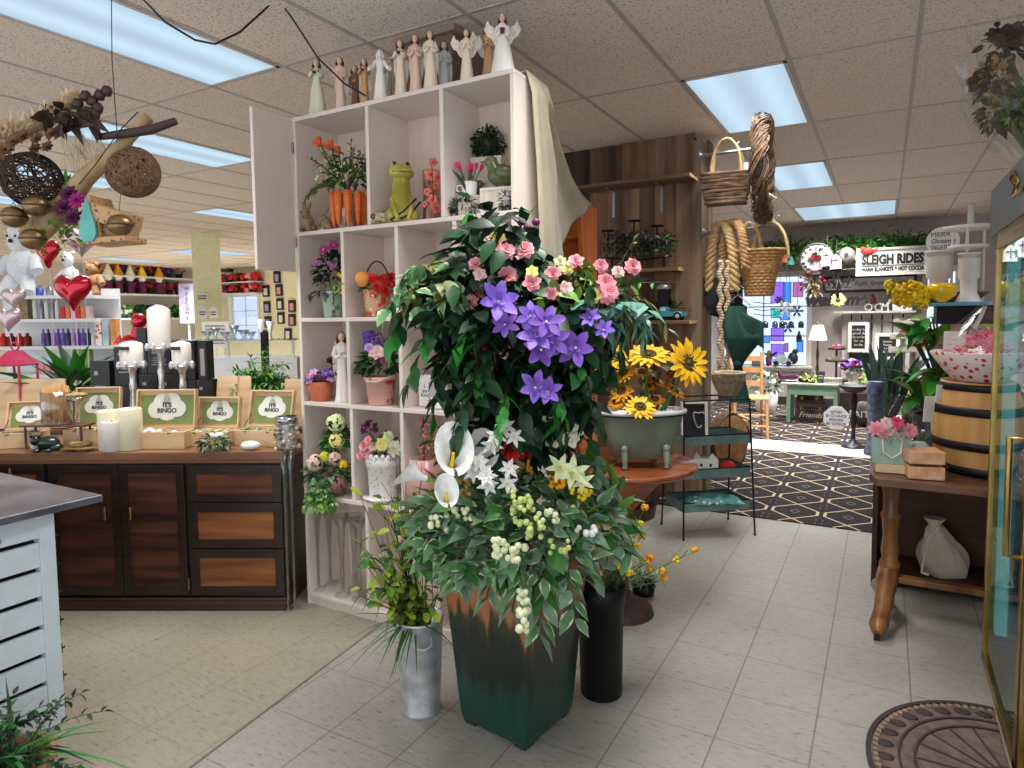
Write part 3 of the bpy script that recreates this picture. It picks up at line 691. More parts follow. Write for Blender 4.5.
# column 3: topiary,birds,mug of tulips,white boxes
BOXW = mat('whitewash',(226,214,200),.75,var=.16,scale=18,stretch=(1,1,.3),bump=.3)
def crate(label,p,w,d,h,group=None):
    t = thing('wooden_box',label,'box',p,YAW*.4,group)
    part('panels',MB().box((0,0,h*.49),(w*.92,d*.92,h*.94)),BOXW,t)
    f = MB()
    for sx in (-1,1):
        for sy in (-1,1): f.box((sx*w*.46,sy*d*.46,h / 2),(w*.1,d*.1,h))
    for z in (.05,.95):
        for s in (-1,1): f.box((0,s*d*.47,h*z),(w*.84,d*.08,h*.1)).box((s*w*.47,0,h*z),(w*.08,d*.84,h*.1))
    part('edge_strips',f,SHW,t,bev=.001)
    return t
pA = sp(500,1,2.47); u = mpp(pA); crate('whitewashed wooden box under the large green bird',pA,32*u,26*u,27*u)
pB = sp(474,1,2.47); crate('narrow whitewashed box under the mug of pink tulips',pB,24*u,24*u,22*u)
pC = sp(489,1,2.575); crate('tall whitewashed box behind, under the round topiary',pC,30*u,16*u,46*u)
t = thing('topiary','round dark boxwood topiary in a whitewashed square pot','plant',pC+V((.0,0,46*u)),YAW*.4)
part('pot',MB().box((0,0,10*u),(32*u,17*u,20*u),taper=1.08),BOXW,t,bev=.002)
part('foliage_ball',bush(MB().ball((0,0,35*u),(12*u,9.5*u,12*u),12,8),(0,0,35*u),(17*u,13*u,17*u),520,5*u,2*u,(0,1),lo=-.95,inner=.7),[G_BLACK,G_DARK],t)
BIRD = mat('bird_glaze',(74,92,50),.35,var=.4,scale=14,rgb2=(104,110,66),coat=.3)
def bird(label,p,s,rz):
    t = thing('bird_figurine',label,'figurine',p,rz)
    b = MB().ball((0,0,.42*s),(.5*s,.34*s,.38*s),14,9).ball((-.36*s,0,.86*s),(.22*s,.2*s,.21*s),12,8)
    b.tube([(-.25*s,0,.6*s),(-.34*s,0,.82*s)],[.26*s,.2*s],10).tube([(.35*s,0,.5*s),(.8*s,0,.68*s),(.95*s,0,.7*s)],[.2*s,.1*s,.06*s],8,flat=.6).ball((0,0,.06*s),(.25*s,.2*s,.07*s),10,5)
    part('body',b,BIRD,t)
    part('beak',MB().lathe([(.07*s,0),(.01*s,.2*s)],8,0,T((-.55*s,0,.86*s),(0,-PI / 2,0))),mat('beak',(120,104,60),.5),t)
    for k in (-1,1): part('wing',MB().ball((.1*s,k*.3*s,.48*s),(.36*s,.08*s,.22*s),10,6),BIRD,t)
    return t
bird('small green ceramic bird perched on the narrow box, upper shelf',pB+V((-.02,.03,22*u))+V((0,0,0)),18*u,YAW+PI)
bird('large green ceramic bird on the whitewashed box at the right end',pA+V((.02,-.01,27*u)),30*u,YAW)
p = pB+V((.0,-.035,22*u))
t = thing('tulip_mug','white enamel mug of deep pink tulips on the upper shelf','mug',p,YAW)
part('mug',MB().lathe(pot_prof(7.5*u,8*u,14*u,.8*u),18,cap=False),white_paint,t)
part('handle',MB().tube([(-7.5*u,0,11*u),(-12*u,0,10.5*u),(-12.5*u,0,6*u),(-7.5*u,0,3*u)],.9*u,6),white_paint,t)
for k in range(9):
    a = ru(-1,1); c = ru(-.6,.6); e = V((a*12*u,c*8*u,(26+ru(-4,4))*u))
    b = MB().tube([(a*3*u,0,8*u),e*.8+V((0,0,2*u)),e],.5*u,4,1); bloom(b,axisT(e,e - V((0,0,-6*u))),7*u,[(5,1,1.25)],.6,0,None,curl=-.1); b.leaf(aim((a*3*u,0,9*u),(a,c,2)),16*u,2.4*u,.2,.3,2)
    part('tulip',b,[P_HOT,STEM,G_MID],t)
p = sp(462,1,2.40); solo('evergreen_sprig',bush(MB(),(0,0,10*u),(16*u,10*u,10*u),220,6*u,1.6*u,(0,1),lo=-.6),[G_BLACK,G_DARK],'dark evergreen tuft at the front left of the upper right cubby','plant',p)
p = sp(506,1,2.385); solo('boxwood_tuft',bush(MB(),(0,0,10*u),(6*u,8*u,11*u),160,5*u,1.6*u,(0,1),lo=-.9),[G_BLACK,G_DARK],'small boxwood tuft in the front right corner of the upper shelf','plant',p)
p = sp(452,1,2.52); glassware('glass_candlestick','clear glass candlestick beside the divider of the upper right cubby',p,[(7*u,0),(6*u,2*u),(1.5*u,5*u),(1.5*u,30*u),(4*u,34*u),(4.5*u,46*u),(4*u,46*u),(.1*u,36*u)],'candlestick')
# -- row 2
def patmat(name,base,spots,scale,thr=.5,rough=.5):
    if name in MATS: return MATS[name]
    m,nt,out = newmat(name); b = N(nt,'BsdfPrincipled'); nt.links.new(b.outputs[0],out.inputs[0]); b.inputs['Roughness'].default_value = rough
    tc = N(nt,'TexCoord'); src = None
    rg = N(nt,'RGB'); rg.outputs[0].default_value = lin(base); src = rg.outputs[0]
    for k,(c,sc,th_) in enumerate(spots):
        vo = N(nt,'TexVoronoi'); vo.inputs['Scale'].default_value = scale*sc
        mp = N(nt,'Mapping'); mp.inputs['Location'].default_value = (k*3.1,k*1.7,0); nt.links.new(tc.outputs['Object'],mp.inputs[0]); nt.links.new(mp.outputs[0],vo.inputs['Vector'])
        mr = N(nt,'MapRange'); mr.inputs[1].default_value = th_; mr.inputs[2].default_value = th_+.06; mr.inputs[3].default_value = 1; mr.inputs[4].default_value = 0; nt.links.new(vo.outputs['Distance'],mr.inputs[0])
        mx = N(nt,'Mix',data_type='RGBA'); nt.links.new(mr.outputs[0],mx.inputs[0]); nt.links.new(src,mx.inputs[6]); mx.inputs[7].default_value = lin(c); src = mx.outputs[2]
    nt.links.new(src,b.inputs['Base Color']); MATS[name] = m; return m
p = sp(334,2,2.41); u = mpp(p)
t = thing('potted_flowers','mauve flowers in a mint green floral tin, left cubby of second row','plant',p,YAW)
part('pot',MB().lathe(pot_prof(9.5*u,11.5*u,26*u,u,.8*u,3*u),20,cap=False),patmat('mint_floral',(176,204,180),[((120,70,110),14,.32),((96,150,96),22,.25)],1),t)
b = MB(); bush(b,(-2*u,0,44*u),(15*u,12*u,20*u),150,9*u,4*u,(0,1,0)); 
for k in range(8): spray(b,(0,0,24*u),(ru(-1,.7),-.4,ru(.1,.8)),26*u,6,6*u,2.4*u,(1,2),3,1.2,.7*u)
part('foliage',b,[G_BLACK,G_DARK,G_OLIVE,TWIG],t)
for (x,z) in ((-13,54),(-6,66),(4,70),(2,52)): part('flower',bloom(MB(),axisT((x*u,-9*u,z*u),(x*.03,-1,.4)),5.5*u,[(6,1,.2),(5,.6,.7)],.75,0,1,.2),[P_MAG if z > 60 else pm('mauve',(176,110,160)),P_YEL],t)
p = sp(372,2,2.43); u = mpp(p)
t = thing('paisley_bucket','red paisley bucket with wire handle full of red and yellow flowers','planter',p+V((.035,0,0)),YAW)
part('bucket',MB().lathe(pot_prof(11*u,13.5*u,27*u,u),20,cap=False),patmat('paisley',(206,156,120),[((190,66,44),26,.36),((230,206,166),40,.2)],1),t)
part('handle',MB().tube([(13*u*cos(a),3*u,25*u+30*u*sin(a)) for a in [i*PI / 12 for i in range(13)]],.8*u,6),TWIG_D,t)
b = MB(); bush(b,(0,0,30*u),(15*u,11*u,10*u),70,8*u,4*u,(0,1)); part('foliage',b,[G_MID,G_DARK],t)
for (x,y,z) in ((-2,-9,37),(8,-8,36),(13,-5,30),(3,-12,29),(11,-10,25),(15,-2,38)): part('red_flower',bloom(MB(),axisT((x*u,y*u,z*u),(x*.05,-1,.5)),6.5*u,CARN,.6),P_RED,t)
part('orange_ball',MB().ball((-12*u,-6*u,37*u),8*u,14,10),mat('orange_skin',(246,156,70),.5),t)
p = sp(356,2,2.42); 
t = thing('yellow_flower_sprays','sprays of small yellow flowers in a red glass candle cup','plant',p,YAW)
part('cup',MB().lathe([(7*u,0),(7*u,2*u),(2*u,4*u),(2*u,12*u),(5*u,15*u),(5.5*u,28*u),(5*u,28*u),(.1*u,17*u)],16,cap=False),mat('red_glass',(216,74,50),.15,coat=.5),t)
b = MB()
for k in range(12): spray(b,(0,0,24*u),(ru(-1,1.1),ru(-.6,.2),ru(.2,1)),ru(16,28)*u,6,6*u,3*u,(0,1),0,1.2,.6*u)
part('stems',b,[G_LIGHT,G_LIME],t)
b = MB()
for (x,z,n) in ((-9,42,26),(-10,26,26),(0,44,20),(8,40,20),(-3,34,24),(6,28,18)): cluster(b,(x*u,-5*u,z*u),6*u,n,1.5*u)
part('blossoms',b,[P_YEL],t)
p = sp(427,2,2.47); u = mpp(p)
t = thing('bud_vase','amber glass bud vase with one teal flower','vase',p,YAW)
part('glass',MB().lathe([(5*u,0),(6*u,6*u),(4*u,22*u),(5.5*u,32*u),(5*u,32*u),(3.4*u,22*u)],14,cap=False),glass('amber_glass',(222,184,110),.15),t)
b = MB().tube([(0,0,4*u),(0,0,40*u)],.6*u,5,1); bloom(b,T((0,0,40*u)),7*u,CARN,.5,0); b.leaf(aim((0,0,26*u),(-1,-.2,.5)),11*u,4*u,.2,.2,1); part('teal_flower',b,[P_TEAL,G_MID],t)
p = sp(447,2,2.42); u = mpp(p)
t = thing('white_tin','white tin pot printed with a green wreath, holding pale roses','planter',p,YAW)
part('tin',MB().lathe(pot_prof(12*u,13*u,36*u,u,1*u,3*u),20,cap=False),patmat('tin_wreath',(240,236,230),[((120,156,90),20,.22)],1),t)
b = MB(); bush(b,(0,0,38*u),(14*u,12*u,8*u),70,8*u,4*u,(0,1)); part('foliage',b,[G_SAGE,G_MID],t)
# -- row 3
TERRA = mat('terracotta',(196,106,74),.75,var=.12)
p = sp(321,3,2.39); u = mpp(p)
t = thing('terracotta_pot','small terracotta pot of purple pansies, left cubby of third row','plant',p,YAW)
part('pot',MB().lathe(pot_prof(9.5*u,13.5*u,19*u,u,0),20,cap=False),TERRA,t); soil(t,11*u,15*u)
b = MB(); bush(b,(0,0,20*u),(14*u,12*u,8*u),50,6*u,3*u,(0,1)); part('foliage',b,[G_DARK,G_MID],t)
for k in range(16):
    x,y,z = ru(-13,13),ru(-11,4),ru(20,29); part('flower',bloom(MB(),axisT((x*u,y*u,z*u),(x*.05,-.7,.9)),5*u,[(5,1,.2)],.8,0,1,.2),[rnd.choice([P_MAG,P_VIOLET,P_LILAC,P_PLUM]),P_YEL],t)
b = MB().tube([(10*u,-3*u,20*u),(13*u,-3*u,40*u)],.6*u,5,1); bloom(b,axisT((13*u,-4*u,38*u),(.3,-.5,1)),7*u,ROSE,.8); bloom(b,axisT((13*u,-5*u,28*u),(.3,-.8,.4)),6*u,ROSE,.8); part('plum_flower',b,[P_PLUM,STEM],t)
p = sp(343,3,2.40); u = mpp(p); angel('tall white angel figurine with wire wings in the left cubby, third row',p,71*u,R_WHITE,'tall',wide=.75,rz=YAW+.3)
p = sp(381,3,2.40); u = mpp(p)
t = thing('floral_bucket','pink rose-printed bucket with purple and pale pink flowers','planter',p,YAW)
part('bucket',MB().lathe(pot_prof(12*u,15.5*u,28*u,u,1*u,3*u),22,cap=False),patmat('rose_print',(226,172,160),[((186,60,76),9,.33),((120,112,92),26,.2)],1),t)
part('handle',MB().tube([(-16*u,0,25*u),(-10*u,-14*u,24*u),(0,-17.5*u,24*u),(8*u,-15*u,27*u),(15*u,-4*u,29*u)],.9*u,6),mat('cream_rope',(226,210,180),.8),t)
b = MB(); bush(b,(-2*u,0,38*u),(20*u,14*u,16*u),170,8*u,5*u,(0,1,2)); part('foliage',b,[G_DARK,G_MID,G_BLACK],t)
for (x,z,R,c) in ((0,52,9,P_PALEPINK),(2,42,5,P_PLUM),(7,45,5,P_MAG),(-8,57,5,P_LILAC),(10,60,5,P_PLUM)): part('flower',bloom(MB(),axisT((x*u,-12*u,z*u),(x*.02,-1,.5)),R*u,ROSE,.85),c,t)
b = MB()
for k in range(9): cluster(b,(ru(-14,14)*u,ru(-8,4)*u,ru(58,70)*u),4.5*u,14,1.3*u)
part('purple_sprigs',b,P_PURPLE,t)
TIN = mat('tin_box',(206,202,198),.4,var=.05); 
for (px,Y,w,h,label,c) in ((427,2.45,13,31,'white printed gift box standing left of the grey candle box',(236,232,228)),(441,2.40,20,27,'grey candle box with a white paper label, third row',(178,170,166)),(453,2.47,16,34,'cream jar box half hidden by leaves, third row',(224,212,196))):
    p = sp(px,3,Y); u = mpp(p); t = thing('gift_box',label,'box',p,YAW*.6)
    part('carton',MB().box((0,0,h*u / 2),(w*u,w*u*.8,h*u)),mat('carton_%d' % px,c,.5,var=.04),t,bev=.0015)
    if px == 441: part('paper_label',MB().prism([(-8*u,1*u),(4*u,1*u),(9*u,6.5*u),(4*u,12*u),(-8*u,12*u)],0,.0008,0,T((0,-8.1*u,0),(PI / 2,0,0))),TAG,t)
    if px == 427: text('lettering','L\nJoy\nKind',4.5*u,INK,t,(0,-5.4*u,h*u*.5))
# -- row 4
p = sp(333,4,2.37); u = mpp(p)
t = thing('hydrangea_arrangement','low spray of pale hydrangeas and ivy spilling over the fourth shelf','flowers',p,YAW)
part('block',MB().lathe([(12*u,0),(13*u,10*u),(12*u,12*u)],14),mat('moss_green',(86,104,62),.9,bump=.6),t)
b = MB(); bush(b,(-3*u,0,20*u),(22*u,13*u,16*u),150,9*u,6*u,(0,1,2),lo=-.5); bush(b,(4*u,2*u,52*u),(12*u,9*u,20*u),110,9*u,6*u,(0,1,1))
for k in range(14): spray(b,(-6*u,-10*u,10*u),(ru(-1,.6),-.8,.2),26*u,8,8*u,5*u,(2,3,1),4,1.6,.7*u)
part('foliage',b,[G_DARK,G_MID,G_VAR,G_LIGHT,STEM],t)
for (x,z,R,c) in ((8,74,11,P_GREENW),(8,56,9,P_PALEYEL),(-4,40,6,P_LIME if False else pm('limeflower',(206,206,60))),(-14,34,10,pm('dusty',(226,190,176))),(6,38,8,pm('dusty',(226,190,176))),(14,32,6,P_YEL),(9,12,10,pm('rust',(150,96,92)))):
    f = MB(); C = V((x*u,-10*u,z*u))
    for k in range(26):
        d = rdir(-1); d.y = -abs(d.y); bloom(f,axisT(C+d*R*u*.8,d),R*u*.3,[(4,1,.15)],.9)
    part('flower_head',f,c,t)
p = sp(384,4,2.41); u = mpp(p)
t = thing('lace_planter','white pierced lace-edged metal pot of pink and yellow flowers','planter',p,YAW)
LACE = patmat('lace_metal',(240,238,234),[((176,172,168),60,.22)],1,rough=.45)
part('pot',MB().lathe([(13.5*u,0),(14*u,2*u),(15.5*u,34*u),(17*u,35*u),(17.5*u,46*u),(16.6*u,46*u),(14.8*u,34*u),(13*u,4*u),(.1,4*u)],36,cap=False,wob=lambda a,z: 1+(.02*sin(a*18) if z > 40*u else 0)),LACE,t)
e = MB()
for k in range(18): e.ball((17*u*cos(k*PI / 9),17*u*sin(k*PI / 9),46*u),(2.4*u,2.4*u,3*u),8,6)
part('scalloped_rim',e,LACE,t); soil(t,15.5*u,40*u)
b = MB(); bush(b,(0,0,50*u),(18*u,14*u,14*u),90,9*u,4*u,(0,1)); part('foliage',b,[G_MID,G_OLIVE],t)
for (x,z,R,c) in ((-20,47,5,P_PINK),(-13,48,5,P_PINK),(-16,56,6,P_PINK),(-8,55,5,P_PALEPINK),(-12,62,5,P_PINK),(2,58,8,P_PALEYEL),(13,54,9,P_CREAM),(8,66,6,P_GREENW)): part('flower',bloom(MB(),axisT((x*u,-11*u,z*u),(x*.03,-1,.5)),R*u,CARN,.6),c,t)
b = MB(); cluster(b,(-12*u,-4*u,72*u),8*u,46,1.4*u); part('dark_berries',b,P_PLUM,t)
p = sp(425,4,2.37); u = mpp(p)
t = thing('tulip_planter','pink and green pot shaped like tulip petals, behind the calla lily','planter',p,YAW)
b = MB().lathe([(10*u,0),(17*u,12*u),(18*u,32*u),(14*u,52*u),(13*u,52*u),(16.5*u,32*u),(15*u,12*u)],24,cap=False,wob=lambda a,z: 1+.06*cos(a*5))
part('pot',b,mat('tulip_glaze',(226,150,160),.3,scale=7,rgb2=(214,206,150),coat=.3),t)
b = MB()
for k in range(7): cluster(b,(ru(-8,8)*u,ru(-5,5)*u,(56+k*5)*u),6*u,16,1.4*u)
b.tube([(0,0,40*u),(0,0,90*u)],.8*u,5,1); part('berry_cluster',b,[pm('berry',(196,130,120)),TWIG],t)
# -- row 5: tall glass vases
k = 0
for (px,Y) in ((318,2.38),(330,2.46),(343,2.38),(355,2.47),(360,2.39),(322,2.55)):
    p = sp(px,5,Y,560); u = mpp(p); h = (82 if Y < 2.42 else 76)*u
    glassware('trumpet_vase','tall clear glass trumpet vase on the bottom shelf',p,[(8*u,0),(8*u,1.2*u),(2*u,3*u),(2.4*u,h*.5),(4*u,h*.85),(8.6*u,h),(8*u,h),(3.3*u,h*.85),(1.7*u,h*.5),(1.5*u,6*u)],group='glass vases on the bottom shelf',m=glass('vase_glass',(240,242,241),.05,.2,.32))
# keep shelf contents inside their cubbies
bpy.context.view_layer.update()
for o in [o for o in COL.objects if o.parent is None and o.get('category') and not o.get('kind') and o.name != 'display_shelf']:
    if not (SX0_ < o.location.x < SX1_ and SY0 < o.location.y < SY1): continue
    z = o.location.z; row = None
    for r in range(5):
        if SHZ[r+1] - .02 < z < SHZ[r] - .03: row = r
    if row is None: continue
    xs = [SX0_+th]+[v for v in DIV[row]]+[SX1_ - th]; c = max(i for i in range(len(xs)) if xs[i] <= o.location.x)
    lo = (xs[c]+.0125,SY0 - 1,SHZ[row+1]+.0012); hi = (xs[c+1] - .0125,SY1 - .0145,SHZ[row] - th - .002)
    clampbox(o,lo,hi,SY0 - .006)
CLOTH = mat('linen',(182,170,143),.9,var=.1,scale=6,bump=.35,bscale=26,sheen=.3)
# cloth laid over the rear top corner of the shelf,falling in folds to the orange hutch behind
HX,HY,HZ = -1.36,3.03,1.90     # top of the hutch side
BE = [at(533,320,2.74),at(540,315,2.80),at(548,300,2.88),at(553,275,3.0),at(560,255,3.15),at(568,238,3.3),at(576,220,3.5),at(585,207,3.66),at(592,204,3.7)]
def cloth_pt(a,v):
    a2 = a ** 1.1
    tx,ty = SX1_+.006 - .02*a,2.425+.20*a
    k = min(len(BE) - 2,int(a*(len(BE) - 1))); g_ = a*(len(BE) - 1) - k; e = BE[k].lerp(BE[k+1],g_)
    x = tx+(e.x - tx)*v; y = ty+(e.y - ty)*v ** 1.1; z = 2.446+(e.z - 2.446)*v - .10*sin(PI*v)*a*a
    if v < .07:
        k = v / .07; x = SX1_ - .05*(1 - k)+(tx - SX1_+.02)*k; z = 2.447+.012*sin(k*PI*.7)
        return (x,y,z)
    f = .02*sin(a*15+v*1.3)*min(1,v*3)+.007*sin(a*37+v*3)
    return (x+f+(.02 if y < 2.7 else 0) if y > 2.63 else max(x+f+.02,SX1_+.006),y,z)
cl = MB().grid(cloth_pt,60,40)
solo('draped_cloth',cl,CLOTH,'cream linen cloth draped from the white shelf top down its right side','cloth',solid=.004)
# -- SIDEBOARD (left) AND ITS GOODS
SBR = math.atan2(.538,1.005); SBX = V((cos(SBR),sin(SBR),0)); SBN = V((-sin(SBR),cos(SBR),0)); SB0 = V((-2.575,2.226,0))
def onSB(px,py,dy=.0):
    d = ray(px,py); return CAM+d*((SB0+SBN*dy - CAM).dot(SBN) / d.dot(SBN))
def sbx(px,py=520,dy=0.0): return (onSB(px,py,dy) - SB0).dot(SBX)
def sbz(px,py,dy=0.0): return onSB(px,py,dy).z
DARKW = mat('stain_black',(34,24,20),.4,scale=30,stretch=(.2,1,1),rgb2=(52,38,30),bump=.15)
W_RED = wood('panel_red',(66,34,20),(136,78,46),'X',5,.5,bump=.3); W_DK = wood('panel_dark',(36,20,14),(104,60,42),'X',6,.55,bump=.4); W_BR = wood('panel_brown',(110,62,32),(164,104,60),'X',6,.5,bump=.25)
W_TOP = wood('sideboard_top',(104,68,48),(152,108,80),'X',4,.35,coat=.2); W_PL = wood('plinth',(58,38,32),(88,60,50),'X',4,.4)
SBW = 1.85; SBD = .50; ZT = sbz(200,451) ; ZU = sbz(200,463)
sb = thing('sideboard','long dark wood sideboard with doors, framed drawers and brass pulls','sideboard',SB0,SBR)
part('top',MB().bx((-SBW - .02,-.02,ZU+.018),(.01,SBD,ZT)).bx((-SBW - .01,-.01,ZU),(.003,SBD,ZU+.018)),W_TOP,sb,bev=.004)
part('body',MB().bx((-SBW,.018,.06),(-.004,SBD - .01,ZU)),DARKW,sb)
part('plinth',MB().bx((-SBW - .005,-.012,0),(0,SBD - .005,.045)).bx((-SBW,-.004,.045),(-.004,SBD - .006,.062)),W_PL,sb,bev=.004)
def framed(name,x0,x1,z0,z1,fw_,panel,parent=sb):
    g = part(name,MB().bx((x0,0,z0),(x0+fw_,.018,z1)).bx((x1 - fw_,0,z0),(x1,.018,z1)).bx((x0+fw_,0,z0),(x1 - fw_,.018,z0+fw_)).bx((x0+fw_,0,z1 - fw_),(x1 - fw_,.018,z1)),DARKW,parent,bev=.002)
    part('panel',MB().bx((x0+fw_,.007,z0+fw_),(x1 - fw_,.018,z1 - fw_)),panel,g)
    return g
BRASS = mat('aged_brass',(150,122,70),.35,1.0,var=.2)
def pull(parent,x,z):
    h = MB().lathe([(.006,-.032),(.010,-.026),(.006,-.02),(.009,-.008),(.006,0),(.010,.008),(.006,.016),(.008,.024),(.002,.034)],10,0,T((x,-.016,z)))
    h.cyl((x,.0,z+.012),(x,-.016,z+.012),.005,n=8)
    part('handle',h,BRASS,parent)
xs = [sbx(p) for p in (0,47,120,186,290)]
for (za,zb_,pn) in ((465,503,W_RED),(503,549,W_BR),(549,596,W_BR)):
    framed('drawer',xs[3]+.012,-.012,sbz(240,zb_)+.004,sbz(240,za) - .002,.045,pn)
for k,(a,b_) in enumerate(((xs[1]+.02,xs[2]),(xs[2]+.004,xs[3] - .004))):
    d = framed('door',a,b_,sbz(150,595),sbz(150,465) - .002,.04,W_DK)
    pull(d,b_ - .065 if k == 0 else a+.06,sbz(110,513))
d = framed('drawer',xs[1] - .36,xs[1],sbz(20,503),sbz(20,465),.045,W_BR); pull(d,xs[1] - .16,sbz(20,470) - .02)
framed('drawer',xs[1] - .36,xs[1],sbz(20,549),sbz(20,503) - .004,.045,W_BR); framed('drawer',xs[1] - .36,xs[1],sbz(20,596),sbz(20,549) - .004,.045,W_BR)
part('hinge',MB().cyl((xs[3]+.003,-.004,sbz(186,590)),(xs[3]+.003,-.004,sbz(186,578)),.005,n=6),BRASS,sb)
# riser shelf at the back of the sideboard
RISER = wood('riser_wood',(86,46,36),(120,70,54),'X',5,.35,coat=.3)
p0 = SB0+SBN*.52
rs = thing('display_table','red-brown wooden table behind the sideboard carrying the stacked boxes','table',SB0+SBN*.53,SBR)
part('tabletop',MB().bx((-2.3,0,.80),(-.05,.55,.83)),RISER,rs,bev=.003); part('apron',MB().bx((-2.28,.02,.68),(-.07,.53,.80)),RISER,rs)
for x in (-2.25,-.10):
    for y in (.05,.50): part('leg',MB().box((x,y,.34),(.06,.06,.68)),RISER,rs)
def sbp(px,dy,z=None,py=430):
    p = onSB(px,py,dy); p.z = (ZT if z is None else z)+.0015; return p
PINE = wood('pine',(206,170,124),(232,204,164),'X',4,.55,bump=.08); FELT = mat('green_felt',(128,142,84),.9,var=.1); CLOUD = mat('cloud_white',(226,228,218),.8,var=.04)
PEBW = mat('pebble_white',(240,240,238),.4,var=.04); 
def keepsake(px,w,hbase,hlid,dy,label,rz,lean=.30,fill=None,plain=False,depth=.11):
    p = sbp(px,dy); u = mpp(p); w *= u; hb = hbase*u; hl = hlid*u; D_ = depth
    t = thing('keepsake_box',label,'box',p,SBR+rz,'open wooden keepsake boxes')
    b = MB(); k = .008
    b.bx((-w / 2,0,0),(w / 2,D_,k)).bx((-w / 2,0,k),(w / 2,k,hb)).bx((-w / 2,D_ - k,k),(w / 2,D_,hb)).bx((-w / 2,k,k),(-w / 2+k,D_ - k,hb)).bx((w / 2 - k,k,k),(w / 2,D_ - k,hb))
    part('box',b,PINE,t,bev=.001)
    l = MB(); l.bx((-w / 2,.022,0),(w / 2,.03,hl))
    for a in ((-w / 2,0,-w / 2+k,hl),(w / 2 - k,0,w / 2,hl),(-w / 2+k,0,w / 2 - k,k),(-w / 2+k,hl - k,w / 2 - k,hl)): l.bx((a[0],0,a[1]),(a[2],.022,a[3]))
    lid = part('lid',l,PINE,t,(0,D_ - .004,hb+.003),(-lean,0,0),bev=.001)
    if not plain:
        part('green_lining',MB().bx((-w / 2+.018,.0175,.02),(w / 2 - .018,.0215,hl - .03)),FELT,lid)
        c = MB()
        for (x,z,r) in ((0,0,.25),(-.22,-.03,.17),(.22,-.01,.17),(.10,.10,.18),(-.10,.09,.18)): c.lathe([(r*w*.85,0),(r*w*.85,.001)],16,0,T((x*w*.8,.0172 - .0005*(x != 0) - abs(x)*.002,hl*.52+z*w),(PI / 2,0,0)))
        part('cloud_label',c,CLOUD,lid)
        text('lettering',"IT'S\nBINGO",w*.105,INK,lid,(0,.0148,hl*.52),lsp=.9,off=w*.003)
    clasp = MB()
    for x in (-.25,.25): part('clasp',MB().ball((x*w,-.001,hb - .006),(.009,.003,.005),8,5),BRASS,t)
    part('hinge_stay',MB().cyl((-w / 2+.012,D_*.55,hb),(-w / 2+.012,D_+hl*.12,hb+hl*.35),.0018,n=6),INK,t)
    if fill:
        for i in range(9):
            x,y = ru(-w / 2+.02,w / 2 - .02),ru(.025,D_ - .025)
            part('pebble',MB().ball((x,y,hb - .004),(.016,.012,.008),10,6),mat('pebble_'+str(fill),fill,.35,var=.25,scale=60),t)
    return t
keepsake(18,40,15,30,.10,'open keepsake box farthest left on the sideboard, dark pebbles inside',.30,.35,(90,86,84))
keepsake(86,44,17,40,.13,'open keepsake box behind the cream pillar candles',.12,.16,(196,188,120))
keepsake(153,62,17,40,.05,'open keepsake box with white pebbles, in the middle of the row',.0,.14,(232,232,230))
keepsake(205,46,15,32,.10,'open keepsake box with pale green pebbles, fourth along the row',-.12,.16,(160,182,140))
keepsake(256,50,16,38,.10,'open keepsake box with a green pear pebble, nearest the white shelf',-.2,.26,(110,150,118))
for (px,w,h,rz,lab) in ((32,74,52,.05,'plain pine box lid seen from behind, at the left of the back row'),(234,40,30,-.1,'plain pine box lid standing behind the fourth keepsake box'),(294,20,14,0,'pine box end half hidden behind the white shelf')):
    z0 = .833
    p = sbp(px,.58,z0); u = mpp(p); t = thing('pine_box',lab,'box',p,SBR+rz)
    hh = onSB(px,{32: 379,234: 376,294: 379}[px],.60).z - z0
    part('back_board',MB().prism([(-w*u*.5,0),(w*u*.5,0),(w*u*.44,hh),(-w*u*.44,hh)],0,.012,0,T((0,0,0),(PI / 2 - .12,0,0))),PINE,t,bev=.001)
    part('rim',MB().bx((-w*u*.5,0,0),(w*u*.5,.05,.012)),PINE,t)
WAX = mat('candle_wax',(222,214,184),.45,var=.04,sss=.1); WAXW = mat('candle_white',(212,206,198),.5,var=.04)
def pillar(px,dy,y0,y1,w,label,m=WAX,z=None):
    a = onSB(px,y1,dy); b = onSB(px,y0,dy); u = mpp(a)
    if z is None: a.z = ZT+.0015
    t = thing('pillar_candle',label,'candle',a,SBR,'pillar candles on the sideboard'); h = b.z - a.z; r = w*u / 2
    part('wax',MB().lathe([(r*.96,0),(r,.004),(r,h - .006),(r*.9,h),(r*.55,h - .003),(.001,h - .006)],22),m,t)
    part('wick',MB().cyl((0,0,h - .006),(.001,0,h+.006),.0012,n=5),INK,t)
    return t
pillar(110,.055,410,446,20,'cream pillar candle at the back left of the three on the sideboard')
pillar(131,.05,408,440,22,'widest cream pillar candle, right one of the three on the sideboard')
pillar(113,.018,421,447,19,'shorter white pillar candle standing in front of the other two',WAXW)
CRYST = mat('crystal',(206,208,208),.12,.55,var=.25,scale=50,coat=.6)
